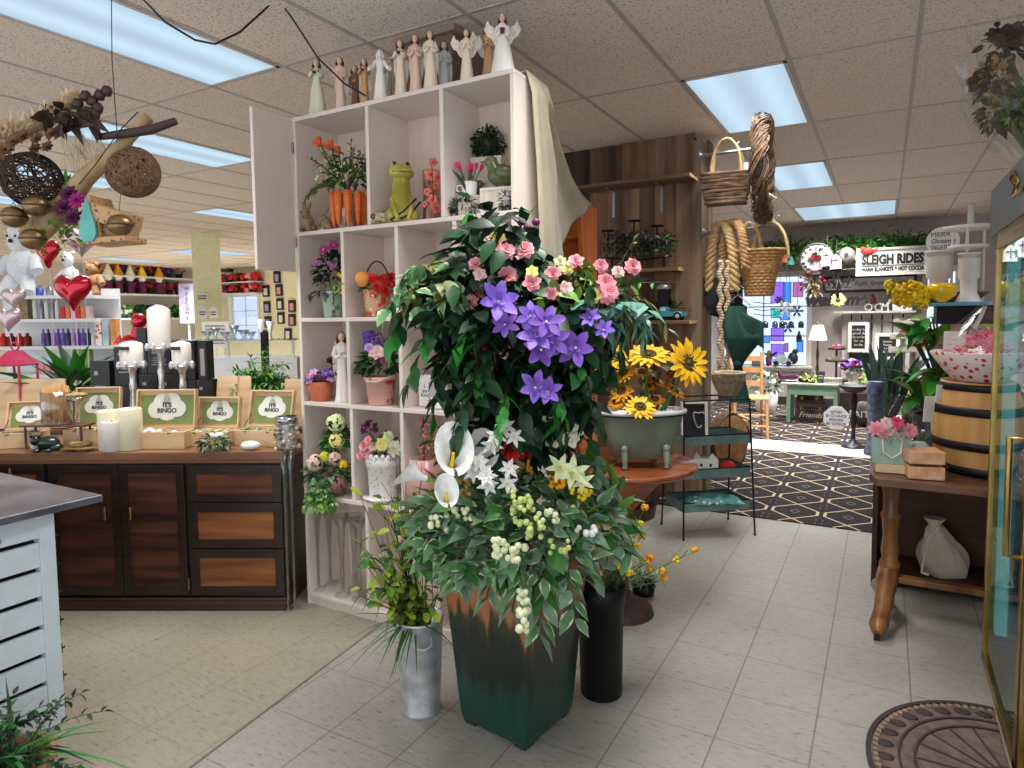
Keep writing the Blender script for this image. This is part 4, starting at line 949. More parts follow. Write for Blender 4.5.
def candlestick(px,dy,ytop,ymid,w,label,label2,zb):
    a = onSB(px,ymid,dy); top = onSB(px,ytop,dy); u = mpp(a); base = V((a.x,a.y,zb+.0015)); h = a.z - base.z
    t = thing('candlestick',label,'candlestick',base,SBR); 
    part('stem',MB().lathe([(10*u,0),(9*u,.01),(4*u,.02),(3*u,.04),(5*u,h*.22),(5.5*u,h*.3),(3.6*u,h*.45),(2.4*u,h*.62),(3.6*u,h*.72),(2.6*u,h*.78),(3*u,h*.9),(6*u,h*.97),(7*u,h - .004),(2*u,h - .002)],12),CRYST,t)
    cup = MB()
    for k in range(8):
        c = PI*k / 4; cup.ball((w*.56*u*cos(c),w*.56*u*sin(c),h),(2.4*u,2.4*u,4*u),8,6)
    cup.lathe([(w*.6*u,h - .006),(w*.6*u,h - .002),(.001,h - .001)],16)
    part('petal_cup',cup,CRYST,t)
    c = thing('pillar_candle',label2,'candle',base+V((0,0,h+.001)),SBR,'white candles on crystal candlesticks'); hh = top.z - a.z; r = w*u / 2
    part('wax',MB().lathe([(r,0),(r,hh*.88),(r*.8,hh*.93),(r*.2,hh)],20),WAXW,c)
    if hh / u < 36: part('dark_label',MB().box((-.1*r,-r*1.0,hh*.70),(r*1.0,r*.1,hh*.14)),mat('label_dark',(50,44,44),.6),c)
candlestick(132,.36,341,365,21,'left crystal candlestick on the sideboard','white pillar candle with dark label on the left crystal candlestick',ZT)
candlestick(160,.44,305,347,21,'tall middle crystal candlestick before the black boxes','tall white pillar candle on the middle crystal candlestick',ZT)
candlestick(182,.36,341,365,18,'right crystal candlestick on the sideboard','white pillar candle with dark label on the right crystal candlestick',ZT)
# black boxes
BOXB = mat('black_card',(20,19,22),.35,var=.15); PRINT = mat('grey_print',(150,148,150),.6,var=.03)
def blackbox(px0,px1,y0,y1,dy,label,d=.09,lines=True,win=False):
    a = onSB((px0+px1) / 2,y1,dy); b = onSB((px0+px1) / 2,y0,dy); u = mpp(a); w = (px1 - px0)*u; h = b.z - a.z
    t = thing('gift_carton',label,'box',a,SBR,'black cartons stacked behind the candles')
    part('carton',MB().box((0,d / 2,h / 2),(w,d,h)),BOXB,t,bev=.001)
    if lines:
        l = MB()
        for k in range(4): l.box((0,-.0005,h*(.35+.09*k)),(w*(.62 - .1*(k % 2)),.001,h*.028))
        l.box((-w*.2,-.0005,h*.82),(w*.2,.001,h*.06)); part('printed_lines',l,PRINT,t)
    if win: part('window_panel',MB().box((0,-.0006,h*.45),(w*.5,.0012,h*.7)),mat('frosted',(150,142,140),.25,var=.05),t)
    return t
# lower row stands on the table behind,upper rows on the boxes
Z0 = .832
def ypx(px,z,dy):
    p = onSB(px,400,dy); v = V((p.x,p.y,z)) - CAM; return CY - F*v.dot(cu) / v.dot(fw)
for (a,b_,y0,y1,dy,lab,ln,wn) in (
    (93,113,361,None,.56,'black carton at the left end of the stack, beside the lily leaves',True,False),
    (113,142,386,None,.57,'flat black carton behind the left crystal candlestick',False,False),
    (141,160,374,None,.58,'black carton behind the middle candlestick, bottom row',True,False),
    (160,182,374,None,.58,'black carton right of the middle candlestick, bottom row',True,False),
    (183,198,380,None,.57,'black carton at bottom right of the stack',False,False),
    (198,214,380,None,.57,'black carton ending the bottom row on the right',True,False),
    (115,138,347,386,.58,'black carton behind the left white candle, upper row',True,False),
    (138,148,328,374,.60,'tallest narrow black carton at the top of the stack',False,False),
    (148,172,348,374,.59,'black carton behind the middle candle holder, upper row',True,False),
    (172,196,341,380,.585,'black carton behind the right white candle, upper row',True,False),
    (199,208,341,380,.585,'narrow black carton with frosted window, right end of the upper row',False,True)):
    if y1 is None: y1 = ypx((a+b_) / 2,Z0,dy)
    blackbox(a,b_ - .6,y0,y1 - .4,dy,lab,lines=ln,win=wn)
# small things along the front
p = sbp(58,.11); u = mpp(p)
t = thing('riser_tray','small dark wooden stand under the tube of tapers','stand',p,SBR)
hs = sbz(58,424,.11) - ZT
part('tray_top',MB().box((0,0,hs - .006),(66*u,.09,.012)),RISER,t,bev=.002)
for sx in (-1,1):
    for sy in (-1,1): part('leg',MB().cyl((sx*28*u,sy*.035,0),(sx*28*u,sy*.035,hs - .012),.006,n=8),RISER,t)
TAPER = mat('peach_wax',(226,172,116),.5,var=.16,scale=40,stretch=(1,1,.1))
pt = p+V((0,0,hs+.0015))
t = thing('taper_jar','clear glass cylinder holding a bundle of peach taper candles','jar',pt,SBR)
part('glass_cylinder',MB().lathe([(.001,.002),(13.4*u,.002),(13.4*u,32*u),(12.6*u,32*u),(12.4*u,.006)],18,cap=False),MATS['clear_glass'],t)
for k in range(11):
    a = k*2*PI / 11; b = MB().tube([(9.5*u*cos(a),9.5*u*sin(a),.008),(9.5*u*cos(a),9.5*u*sin(a),32*u),(9.8*u*cos(a),9.8*u*sin(a),(38+ru(-1.5,1.5))*u)],[2.3*u,2.3*u,1.2*u],7)
    part('taper_candle',b,TAPER,t)
p = sbp(79,.12); u = mpp(p)
hs = sbz(79,423,.12) - ZT
t = thing('cake_stand','small glass pedestal dish of dried slices right of the taper jar','dish',p,SBR)
part('pedestal',MB().lathe([(9*u,0),(8*u,2*u),(2*u,5*u),(2*u,hs),(3*u,hs+20*u),(10*u,hs+24*u),(10*u,hs+26*u),(.1*u,hs+25*u)],18,cap=False),glass('clear_glass'),t)
part('dried_slices',MB().ball((0,0,hs+28*u),(10*u,8*u,2.4*u),12,6,bumpy=.3),mat('dried_gold',(132,108,58),.7,scale=50,rgb2=(190,166,104),bump=.5),t)
p = sbp(36,.02); u = mpp(p); glassware('tealight_glass','small amber glass candle cup near the left of the sideboard',p,[(5*u,0),(6*u,14*u),(5.5*u,14*u),(4.5*u,2*u)],'cup',m=MATS['amber_glass'])
p = sbp(47,.02); u = mpp(p)
b = MB().ball((0,0,8*u),(12*u,8*u,7*u),12,8).ball((-9*u,-4*u,11*u),(5*u,5*u,5*u),10,7).ball((10*u,-1*u,4*u),(6*u,6*u,4*u),10,6)
for s in (-1,1): b.ball((s*6*u,-7*u,2*u),(4*u,6*u,2*u),8,5).ball((-9*u+s*3*u,-4*u,15.5*u),2*u,6,5)
t = thing('frog_figurine','dark green glossy frog figurine at the front of the sideboard','figurine',p,SBR); part('body',b,mat('bronze_green',(30,44,34),.3,.3,var=.4,coat=.4),t)
part('eye',MB().ball((-12*u,-7*u,16*u),1*u,6,4),INK,t); part('eye',MB().ball((-6*u,-8*u,16*u),1*u,6,4),INK,t)
p = sbp(79,.03); u = mpp(p)
solo('shell_dish',MB().lathe([(4*u,0),(10*u,3*u),(12*u,8*u),(11*u,8*u),(8*u,4*u),(.1,3*u)],20,sq=.6,cap=False,wob=lambda a,z: 1+.1*sin(a*5)),mat('shell_gold',(124,100,58),.4,.3,var=.4,scale=40),'shallow brown shell dish lying before the pillar candles','dish',p,SBR)
def pebble(px,dy,w,label,m,design=None,z=0.0,tilt=0.0):
    p = sbp(px,dy)+V((0,0,z)); u = mpp(p); t = thing('pebble',label,'stone',p,SBR,rot=(tilt,0,SBR))
    part('stone',MB().ball((0,0,w*.22*u),(w*.5*u,w*.34*u,w*.22*u),16,9),m,t)
    if design: part('painted_bird',MB().ball((-.06*w*u,-.06*w*u,w*.435*u),(w*.2*u,w*.1*u,.002),10,5).ball((.12*w*u,.03*w*u,w*.425*u),(w*.1*u,w*.08*u,.003),8,5),design,t)
    return t
pebble(250,.02,20,'smooth white oval stone at the front edge of the sideboard',PEBW)
PINKR = mat('painted_pink',(178,46,74),.5)
p = sbp(151,.098); t = pebble(151,.085,14,'white oval stone painted with a red bird, propped in the middle box',PEBW,PINKR,.075,1.2)
p = sbp(214,.018); u = mpp(p)
solo('moss_bundle',bush(MB(),(0,0,7*u),(15*u,10*u,8*u),240,6*u,2.4*u,(0,1,2),lo=-.6),[G_OLIVE,G_DARK,G_SAGE],'ball of grey-green moss at the front of the sideboard','moss',p,SBR)
pebble(216,.02,16,'white oval stone with pink motif lying on the moss ball',PEBW,PINKR,11*u)
# peace lily and fern behind
p = sbp(72,.72,.832); u = mpp(p)
t = thing('peace_lily','peace lily with long dark green leaves behind the pine lid','plant',p,SBR)
part('pot',MB().lathe(pot_prof(12*u,15*u,22*u),18,cap=False),mat('pot_grey',(70,72,66),.5),t)
b = MB()
for k in range(30):
    a = ru(-1.15,1.15); c = ru(-.7,.4); L = ru(34,62)*u
    d = V((sin(a),c*.6,cos(a)*.95)); q = V((ru(-8,8)*u,0,22*u))+d*8*u
    b.leaf(aim(q,d,ru(-.5,.5)),L,13*u,.35,.35,rnd.choice((0,0,1)),0)
part('leaves',b,[G_FERN,G_DARK],t)
for (x,z) in ((16,40),(13,28)):
    f = MB().leaf(T((x*u,-14*u,z*u),(1.0,0,.3)),12*u,8*u,-.3,.3,0); f.cyl((x*u,-14*u,z*u),(x*u,-12*u,(z+7)*u),u,n=6,mi=1); part('white_flower',f,[P_WHITE,P_CREAM],t)
p = sbp(262,.74,.832); u = mpp(p)
t = thing('fern_plant','bright green fern behind the plain pine lid, left of the white shelf','plant',p,SBR)
part('pot',MB().lathe(pot_prof(11*u,15*u,38*u),18,cap=False),mat('pot_dark',(40,40,38),.5),t)
b = MB()
for k in range(60): spray(b,(ru(-6,6)*u,0,38*u),rdir(.1),ru(20,36)*u,16,8*u,2.4*u,(0,0,1),2,.9,.6*u,spread=1.2,start=.05)
part('fronds',b,[G_FERN,G_LIGHT,STEM],t)
# wire easel with a small plate right of the fern,red lantern at far left
p = sbp(20,.66,.832); u = mpp(p)
RW = mat('pink_red_metal',(196,52,92),.4)
t = thing('lantern','pink wire lantern with peaked roof at the left edge, behind the pine lid','lantern',p,SBR)
fr = MB()
for sx in (-1,1):
    for sy in (-1,1): fr.cyl((sx*12*u,sy*12*u,0),(sx*12*u,sy*12*u,62*u),1.2*u,n=6)
for z in (0,62):
    for s in (-1,1): fr.cyl((-12*u,s*12*u,z*u),(12*u,s*12*u,z*u),1.2*u,n=6).cyl((s*12*u,-12*u,z*u),(s*12*u,12*u,z*u),1.2*u,n=6)
part('wire_cage',fr,RW,t); part('roof',MB().box((0,0,69*u),(28*u,28*u,14*u),taper=.3),RW,t); part('roof_ring',MB().tube([(4*u*cos(a*PI / 6),0,80*u+4*u*sin(a*PI / 6)) for a in range(12)],.8*u,5,closed=True),RW,t)
# tall cluster vase in front of the sideboard's right end
vb = onZ(296,608,0); u = mpp(vb)
VG = glass('vase_glass')
zt = .80
k = 0
for dx,dy in ((-.016,0),(.014,.012),(0,-.016)):
    q = V((vb.x+dx - .012,vb.y - .02+dy,0))
    glassware('floor_vase','very tall slender clear glass vase standing on the floor at the sideboard end',q,[(.024,0),(.026,.004),(.008,.014),(.007,.12),(.008,.45),(.012,.68),(.021,zt),(.019,zt),(.010,.66),(.006,.45),(.005,.03)],m=glass('floor_vase_glass',(234,236,232),.10,.25,.4),group='slender floor vases at the sideboard end',n=14)
p = sbp(287,.03); u = mpp(p)
t = thing('shell_candle_holder','silver-rimmed glass dish crusted with pearly shells at the right end of the sideboard','dish',p,SBR)
part('band',MB().lathe([(9*u,26*u),(11*u,26*u),(11*u,33*u),(9*u,33*u)],20,cap=False),mat('silver',(180,180,186),.25,1.0),t)
part('bowl',MB().lathe([(6*u,0),(10*u,4*u),(11*u,26*u)],20,cap=False),CRYST,t)
b = MB()
for k in range(70):
    a = ru(0,2*PI); z = ru(1,26); r = (11+ru(-.5,1.5))*u; b.ball((r*cos(a),r*sin(a),z*u),(2.4*u*ru(.6,1.2),2*u,1.8*u*ru(.6,1.2)),7,5,rnd.choice((0,1,2)),bumpy=.5,sd=k)
part('shells',b,[mat('shell_pearl',(226,212,196),.3,var=.2),mat('shell_rose',(196,168,146),.35),mat('shell_dark',(110,96,88),.4)],t)
# -- LEFT COUNTER
CTW = mat('counter_white',(206,220,228),.5,var=.04); CTOP = mat('counter_top',(88,90,98),.25,.35,var=.25,scale=4,rgb2=(134,134,146)); BLACKM = mat('black_metal',(20,20,22),.45)
FX,CY1 = -2.56,1.19
ct = thing('counter','white slatted counter with dark worn metal top at the left edge','counter',(0,0,0))
part('top',MB().bx((-4.2,.2,.785),(-2.515,1.338,.812)),CTOP,ct,bev=.006)
part('corner_post',MB().bx((FX - .05,CY1 - .05,0),(FX,CY1,.785)),CTW,ct,bev=.002)
zs = [onX(26,y,FX).z for y in (0,)]
gap = .018; pitch = .1035; z = .785
gz = [onX(50,y,FX - .002).z for y in (538,567,596)]
pitch = (gz[0] - gz[2]) / 2; zz = gz[0]+pitch
for k in range(8):
    z1 = min(zz - gap / 2,.785) if k else .785; z0 = max(zz - pitch+gap / 2,.0)
    if z1 <= .02: break
    part('slat',MB().bx((FX - .025,.2,z0),(FX - .006,CY1 - .05,z1)),CTW,ct,bev=.0015)
    zz -= pitch
part('inner_panel',MB().bx((-4.15,.25,.02),(FX - .04,CY1 - .012,.78)),BLACKM,ct)
for k in range(7):
    z = gz[0] - k*pitch
    if z < .05: break
    part('hook',MB().box((FX - .012,CY1+.003,z),(.010,.006,.035)).cyl((FX - .012,CY1,z),(FX - .012,CY1+.016,z),.004,n=6),BLACKM,ct)
part('screw',MB().cyl((FX - .006,CY1 - .17,.72),(FX - .003,CY1 - .17,.72),.009,n=10),mat('steel',(190,190,190),.3,1.0),ct)
# plant in the bottom left corner
p = V((-2.28,.86,0)); 
t = thing('corner_plant','dark green mixed grasses and trailing leaves in a low basket, bottom left corner','plant',p,YAW)
WICK = mat('wicker',(176,136,86),.8,scale=60,stretch=(1,1,3),rgb2=(214,176,122),bump=.6)
part('basket',MB().lathe(pot_prof(.12,.15,.14,.01,.006,.02),20,cap=False),WICK,t)
b = MB()
for k in range(60): spray(b,(ru(-.08,.08),ru(-.08,.08),.13),(ru(-1,1),ru(-.9,.5),ru(.2,1)),ru(.12,.26),12,.032,.016,(0,0,2,3),4,1.1,.002)
for k in range(26): b.leaf(aim((ru(-.05,.08),ru(-.05,.05),.13),(ru(-.6,1),ru(-.7,.3),ru(.25,.9))),ru(.2,.36),.014,.3,.45,rnd.choice((1,1,0)),0)
part('foliage',b,[G_DARK,G_FERN,G_BLACK,G_MID,TWIG_D],t)
# -- CENTRE: GLAZED PLANTER,ITS FLOWERS,TREE,BUCKETS
def glaze_mat():
    m,nt,out = newmat('drip_glaze'); L = nt.links.new
    b = N(nt,'BsdfPrincipled'); L(b.outputs[0],out.inputs[0]); b.inputs['Roughness'].default_value = .3; b.inputs['Coat Weight'].default_value = .18; b.inputs['Coat Roughness'].default_value = .08
    tc = N(nt,'TexCoord'); sp_ = N(nt,'SeparateXYZ'); L(tc.outputs['Object'],sp_.inputs[0])
    mp = N(nt,'Mapping'); mp.inputs['Scale'].default_value = (26,26,2.2); L(tc.outputs['Object'],mp.inputs[0])
    n1 = N(nt,'TexNoise'); n1.inputs['Scale'].default_value = 1; n1.inputs['Detail'].default_value = 5; L(mp.outputs[0],n1.inputs['Vector'])
    m2 = N(nt,'Mapping'); m2.inputs['Scale'].default_value = (70,70,3); L(tc.outputs['Object'],m2.inputs[0])
    n2 = N(nt,'TexNoise'); n2.inputs['Scale'].default_value = 1; n2.inputs['Detail'].default_value = 3; L(m2.outputs[0],n2.inputs['Vector'])
    a = N(nt,'Math',operation='MULTIPLY_ADD'); a.inputs[1].default_value = .34; L(n1.outputs[0],a.inputs[0]); L(sp_.outputs[2],a.inputs[2])
    c = N(nt,'Math',operation='MULTIPLY_ADD'); c.inputs[1].default_value = .10; L(n2.outputs[0],c.inputs[0]); L(a.outputs[0],c.inputs[2])
    r = N(nt,'ValToRGB'); e = r.color_ramp.elements
    e[0].position = .0; e[0].color = lin((10,66,55)); e[1].position = 1; e[1].color = lin((176,112,72))
    for p_,col in ((.36,(8,62,50)),(.45,(6,22,17)),(.57,(12,26,15)),(.645,(44,50,26)),(.69,(158,100,62))):
        x = e.new(p_); x.color = lin(col)
    L(c.outputs[0],r.inputs[0]); L(r.outputs[0],b.inputs['Base Color'])
    bp = N(nt,'Bump'); bp.inputs['Strength'].default_value = .15; bp.inputs['Distance'].default_value = .004; L(n1.outputs[0],bp.inputs['Height']); L(bp.outputs[0],b.inputs['Normal'])
    return m
PLC = V((-1.13,2.0,0)); PLR = math.radians(-8)
PH = .60
pl = thing('glazed_planter','large square green drip-glazed ceramic planter in the middle of the floor','planter',PLC,PLR)
def sq_ring(h,z,r=.02,n=4):
    out = []
    for (sx,sy,a0) in ((1,1,0),(-1,1,PI / 2),(-1,-1,PI),(1,-1,1.5*PI)):
        for k in range(n+1):
            a = a0+k*PI / 2 / n; out.append((sx*(h - r)+r*cos(a),sy*(h - r)+r*sin(a),z))
    return out
def square_pot(prof,rad=.022):
    mb = MB(); rings = [sq_ring(h,z,min(rad,h*.5)) for h,z in prof]; n = len(rings[0])
    vs = [p for r in rings for p in r]; fs = []
    for j in range(len(rings) - 1):
        for i in range(n): fs.append((j*n+i,j*n+(i+1) % n,(j+1)*n+(i+1) % n,(j+1)*n+i))
    mb.add(vs,fs,0,True); mb.add(rings[0],[tuple(reversed(range(n)))]); mb.add(rings[-1],[tuple(range(n))])
    return mb
part('pot',square_pot([(.140,.018),(.146,.022),(.152,.05),(.170,.30),(.186,.50),(.190,.535),(.193,.55),(.193,PH),(.188,PH+.004),(.170,PH),(.164,.50),(.16,.48)]),glaze_mat(),pl)
for sx in (-1,1):
    for sy in (-1,1): part('foot',MB().box((sx*.112,sy*.112,.010),(.05,.05,.02),taper=1.1),MATS.get('foot_glaze') or mat('foot_glaze',(14,52,44),.3,coat=.3),pl,bev=.006)
part('soil',MB().box((0,0,.53),(.32,.32,.02)),SOIL,pl)
def C(px,py,d): return at(px,py,d)
# -- trailing arrangement
PB = PLC+V((0,0,.545))
ar = thing('trailing_arrangement','overflowing variegated vine, white stars and pale berries in the green planter','plant',PB,0)
def Lc(px,py,d,o=PB): return at(px,py,d) - o
b = MB()
cen = Lc(508,555,2.28)
for _ in range(760):      # broad skirt of variegated leaves
    px = rnd.gauss(510,58); py = rnd.gauss(532,34)
    if not (385 < px < 632 and 458 < py < 580): continue
    if ((px - 514) / (106 if px < 514 else 124)) ** 2+((py - 528) / 70) ** 2 > 1: continue
    k = 1 - ((px - 508) / 135) ** 2
    d = 2.30 - .32*max(0,k)*ru(.5,1)*(1 if py > 500 else .55)
    q = Lc(px,py,d); dd = (q - cen)*1.6+V((ru(-.75,.75),ru(-.6,.1),ru(-.6,.7)))
    s = ru(.7,1.25); b.leaf(aim(q,dd,ru(-.7,.7)),.074*s,.044*s,.18,.3,rnd.choice((0,0,0,1,1,2,3)),rnd.choice((0,0,3)))
for _ in range(360):      # darker filling behind
    px = rnd.gauss(510,60); py = rnd.gauss(520,38)
    if ((px - 516) / 105) ** 2+((py - 520) / 75) ** 2 > 1: continue
    q = Lc(px,py,2.34+ru(-.05,.12)); b.leaf(aim(q,rdir(-.2),ru(-1,1)),.07,.035,.2,.3,rnd.choice((4,4,2,5)),0)
for (x0,y0,x1,y1,d0,d1,n) in ((545,560,538,636,2.1,2.02,12),(520,560,512,612,2.06,2.0,8),(560,560,575,622,2.12,2.06,8),(446,540,418,556,2.15,2.1,6),(470,560,458,585,2.1,2.02,8),(590,530,630,555,2.25,2.2,9),(495,565,486,600,2.06,2.0,7)):
    a,e = Lc(x0,y0,d0),Lc(x1,y1,d1)
    mid = (a+e) / 2+V((.02,-.02,.03)); b.tube([a,mid,e],.003,5,6)
    for i in range(n):
        f = (i+.6) / n; q = a.lerp(mid,f*2) if f < .5 else mid.lerp(e,f*2 - 1)
        sd = cr*(1 if i % 2 else -1) - fw*.4; b.leaf(aim(q,(e - a).normalized()*.7+sd*.9+V((0,0,-.2)),ru(-.5,.5)),.078*ru(.8,1.2),.045,.18,.25,rnd.choice((0,1,1,2)),0)
for (px,py) in ((478,452),(590,480),(600,500),(560,470),(440,500),(520,490),(470,490),(500,500),(545,500),(604,482),(614,496),(592,470),(606,512),(580,490),(572,505)):   # upright serrated leaves
    for k in range(5): q = Lc(px+ru(-14,14),py+ru(-8,14),2.22+ru(-.08,.08)); b.leaf(aim(q,(ru(-.7,.7),ru(-.6,0),.8),ru(-.6,.6)),.11,.055,.25,.3,rnd.choice((2,1,3,7)),3)
part('foliage',b,[G_VAR,G_VAR2,G_MID,G_SAGE,G_DARK,G_OLIVE,STEM,G_LIGHT],ar)
def star(px,py,d,R,cols=(P_WHITE,CENTRE)):
    q = Lc(px,py,d); f = MB(); bloom(f,axisT(q,-fw*.9+V((ru(-.2,.2),0,.5))),R,[(6,1,.12),(6,.72,.45),(4,.45,.8)],.42,0,1,.14,shape=0,fold=.3)
    part('white_star_flower',f,list(cols),ar)
for (px,py) in ((492,445),(474,472),(488,485),(479,462),(509,469),(508,484),(505,428),(514,437),(497,436),(486,476)): star(px,py,1.98+ru(-.03,.03),.036)
def calla(px,py,d,s,ax,m=(P_WHITE,P_YEL,G_LIGHT)):
    q = Lc(px,py,d); t = axisT(q,ax)
    def fn(a,v):
        th = (a - .5)*2*PI*.97; r = s*(.10+.42*v ** 1.6); z = s*(.15+1.0*v+.38*v*v*cos(th) - (.12*v ** 4))
        return (r*sin(th),r*cos(th)*.9+.18*s*v ** 3*cos(th),z)
    f = MB().grid(fn,18,10,0,t); f.tube([(0,0,.2*s),(0,.02*s,.85*s)],[.06*s,.04*s],8,1,t); f.lathe([(.05*s,-.4*s),(.07*s,0),(.13*s,.2*s)],10,2,t)
    part('calla_lily',f,list(m),ar)
calla(450,478,2.0,.115,cr*.2+V((0,0,1)) - fw*.55); calla(470,476,2.03,.10,cr*.5+V((0,0,1)) - fw*.2)
calla(432,480,2.0,.085,-cr*1.0+V((0,0,.35)) - fw*.3)
calla(446,508,1.96,.07,cr*.1+V((0,0,.9)) - fw*.5)
for (px,py,R) in ((572,474,.06),(560,468,.05),(582,482,.04)):   # greenish lilies
    f = MB(); bloom(f,axisT(Lc(px,py,2.05),-fw+V((0,0,.5))),R,[(6,1,.5)],.42,0,1,.12,shape=0,curl=.3); part('lily_flower',f,[P_GREENW,CENTRE],ar)
def berries(px,py,w,h,n,d,br,m,nm='berry_cluster'):
    f = MB()
    for k in range(n):
        q = Lc(px+ru(-w,w),py+ru(-h,h),d - .09+ru(-.02,.02)); f.ball(q,br*1.15*ru(.8,1.15),8,6)
    part(nm,f,m,ar)
PALEB = pm('paleberry',(228,234,190)); GRNB = pm('greenberry',(196,210,128)); AMB = pm('amber_seed',(168,130,60))
for a in ((524,508,12,18,30,2.0,.008,GRNB),(534,528,8,10,14,1.99,.008,GRNB),(501,548,8,10,14,2.0,.009,PALEB),(518,552,7,8,8,1.98,.010,PALEB),(585,530,12,4,7,2.1,.009,P_WHITE),(524,605,5,22,12,1.99,.009,PALEB),(523,622,4,12,6,1.98,.010,PALEB),(548,520,10,10,12,2.02,.008,PALEB),(462,514,12,6,12,2.08,.007,PALEB),(440,520,10,8,8,2.1,.008,PALEB),(560,545,10,8,8,2.06,.008,GRNB)): berries(*a)
berries(458,488,12,10,34,2.1,.006,AMB,'seed_cluster'); berries(522,460,10,12,24,2.2,.006,P_GOLD,'seed_cluster'); berries(557,482,8,8,18,2.14,.007,P_GOLD,'seed_cluster'); berries(582,498,10,10,14,2.14,.007,P_YEL,'seed_cluster')
f = MB(); bloom(f,axisT(Lc(522,447,2.08),-fw+V((0,0,.6))),.05,CARN,.5); part('dark_red_flower',f,P_DRED,ar)
f = MB(); bloom(f,axisT(Lc(513,450,2.07),-fw+V((0,0,.4)) - cr*.4),.045,CARN,.5); part('dark_red_flower',f,P_RED,ar)
for (px,py) in ((548,432),(553,440),(570,440),(574,432),(550,425)): f = MB(); bloom(f,axisT(Lc(px,py,2.1),-fw+V((0,0,.6))),.035,[(5,1,.4),(4,.6,.9)],.8); part('cream_flower',f,P_CREAM,ar)
# cellophane sleeve at the right of the arrangement
cello = glass('cellophane',(253,254,253),.035,.08,.16)
def cel(a,v):
    q = Lc(552+66*a+5*sin(v*9),530 - 52*v*(1 - .45*a)+4*sin(a*12),2.16+.06*sin(a*7+v*5)); return q
part('cellophane_sleeve',MB().grid(cel,16,12),cello,ar)
# -- flowering tree in the planter
TB = PLC+V((-.02,.07,.545))
tr = thing('flowering_tree','artificial ficus tree with purple clematis and pink roses standing in the green planter','tree',TB,0)
def Lt(px,py,d): return at(px,py,d) - TB
b = MB(); D0 = dep(TB)
trunk = [V((0,0,0)),Lt(512,440,D0),Lt(505,405,D0),Lt(512,360,D0),Lt(516,310,D0+.02),Lt(508,270,D0+.02)]
part('trunk',MB().tube(trunk,[.017,.016,.014,.012,.009,.006],8).tube([V((.02,.01,0)),Lt(520,430,D0+.03),Lt(530,380,D0+.03),Lt(545,330,D0)],[.014,.012,.01,.006],8),TWIG,tr)
fo = MB()
def bough(pts,n,L=.08,W=.04,mis=(0,1),shape=0,jit=1.0,st=7,r=.004):
    P_ = [Lt(*p) for p in pts]; fo.tube(P_,[r*(1 - .7*i / max(1,len(P_) - 1)) for i in range(len(P_))],5,st)
    seg = len(P_) - 1
    for i in range(n):
        f = (i+.5) / n*seg; j = min(int(f),seg - 1); q = P_[j].lerp(P_[j+1],f - j); ax = (P_[j+1] - P_[j]).normalized()
        sd = V((ru(-1,1),ru(-1,.3),ru(-1,.4)))*jit
        s = ru(.75,1.2); fo.leaf(aim(q,ax*.5+sd,ru(-.6,.6)),L*s,W*s,.22,.3,rnd.choice(mis),shape)
    fo.leaf(aim(P_[-1],P_[-1] - P_[-2]),L,W,.2,.2,rnd.choice(mis),shape)
# dark dense core
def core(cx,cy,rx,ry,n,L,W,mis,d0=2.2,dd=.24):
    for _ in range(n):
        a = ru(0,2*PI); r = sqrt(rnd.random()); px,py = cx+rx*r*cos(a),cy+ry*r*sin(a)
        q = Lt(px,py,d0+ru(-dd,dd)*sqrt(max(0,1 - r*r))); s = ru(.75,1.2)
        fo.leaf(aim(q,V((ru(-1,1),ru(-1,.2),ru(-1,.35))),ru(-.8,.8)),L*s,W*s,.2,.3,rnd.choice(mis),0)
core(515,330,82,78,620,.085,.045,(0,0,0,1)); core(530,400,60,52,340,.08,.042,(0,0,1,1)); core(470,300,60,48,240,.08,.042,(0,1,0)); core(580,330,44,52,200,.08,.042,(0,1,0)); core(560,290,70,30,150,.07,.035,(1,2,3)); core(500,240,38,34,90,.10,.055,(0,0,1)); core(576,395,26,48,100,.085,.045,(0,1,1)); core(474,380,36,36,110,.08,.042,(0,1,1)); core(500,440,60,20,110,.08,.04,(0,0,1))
# hanging sprays on the left
for pts,n,mis in (([(505,290,2.25),(450,275,2.15),(405,300,2.1),(392,345,2.08)],22,(1,4,3)),([(500,300,2.2),(455,300,2.08),(425,340,2.04),(408,385,2.02)],24,(1,1,4)),([(500,320,2.2),(468,330,2.05),(440,375,2.0),(432,420,2.0)],22,(1,0,4)),([(495,280,2.2),(440,262,2.1),(405,275,2.06),(388,312,2.05)],20,(4,3,5)),([(500,340,2.15),(480,370,2.0),(462,410,1.98),(455,445,1.98)],18,(1,0,1)),([(510,370,2.1),(505,400,1.98),(500,425,1.96)],12,(1,4)),([(540,360,2.1),(560,395,1.98),(565,430,1.98)],16,(1,4,1)),([(560,340,2.15),(585,370,2.05),(594,410,2.05)],12,(1,0,4)),([(560,310,2.2),(620,330,2.15),(622,350,2.15)],7,(1,0)),([(480,300,2.15),(475,340,2.02),(478,380,2.0)],10,(4,1))):
    bough(pts,n,.075,.038,mis)
# top sprig with large bright leaves
bough([(508,290,2.3),(500,260,2.25),(480,225,2.2),(466,192,2.18)],7,.085,.05,(4,4,1)); bough([(505,262,2.25),(520,235,2.25),(528,218,2.25)],4,.06,.035,(4,1)); bough([(500,275,2.25),(470,250,2.2),(445,252,2.15)],6,.10,.055,(0,0,1))
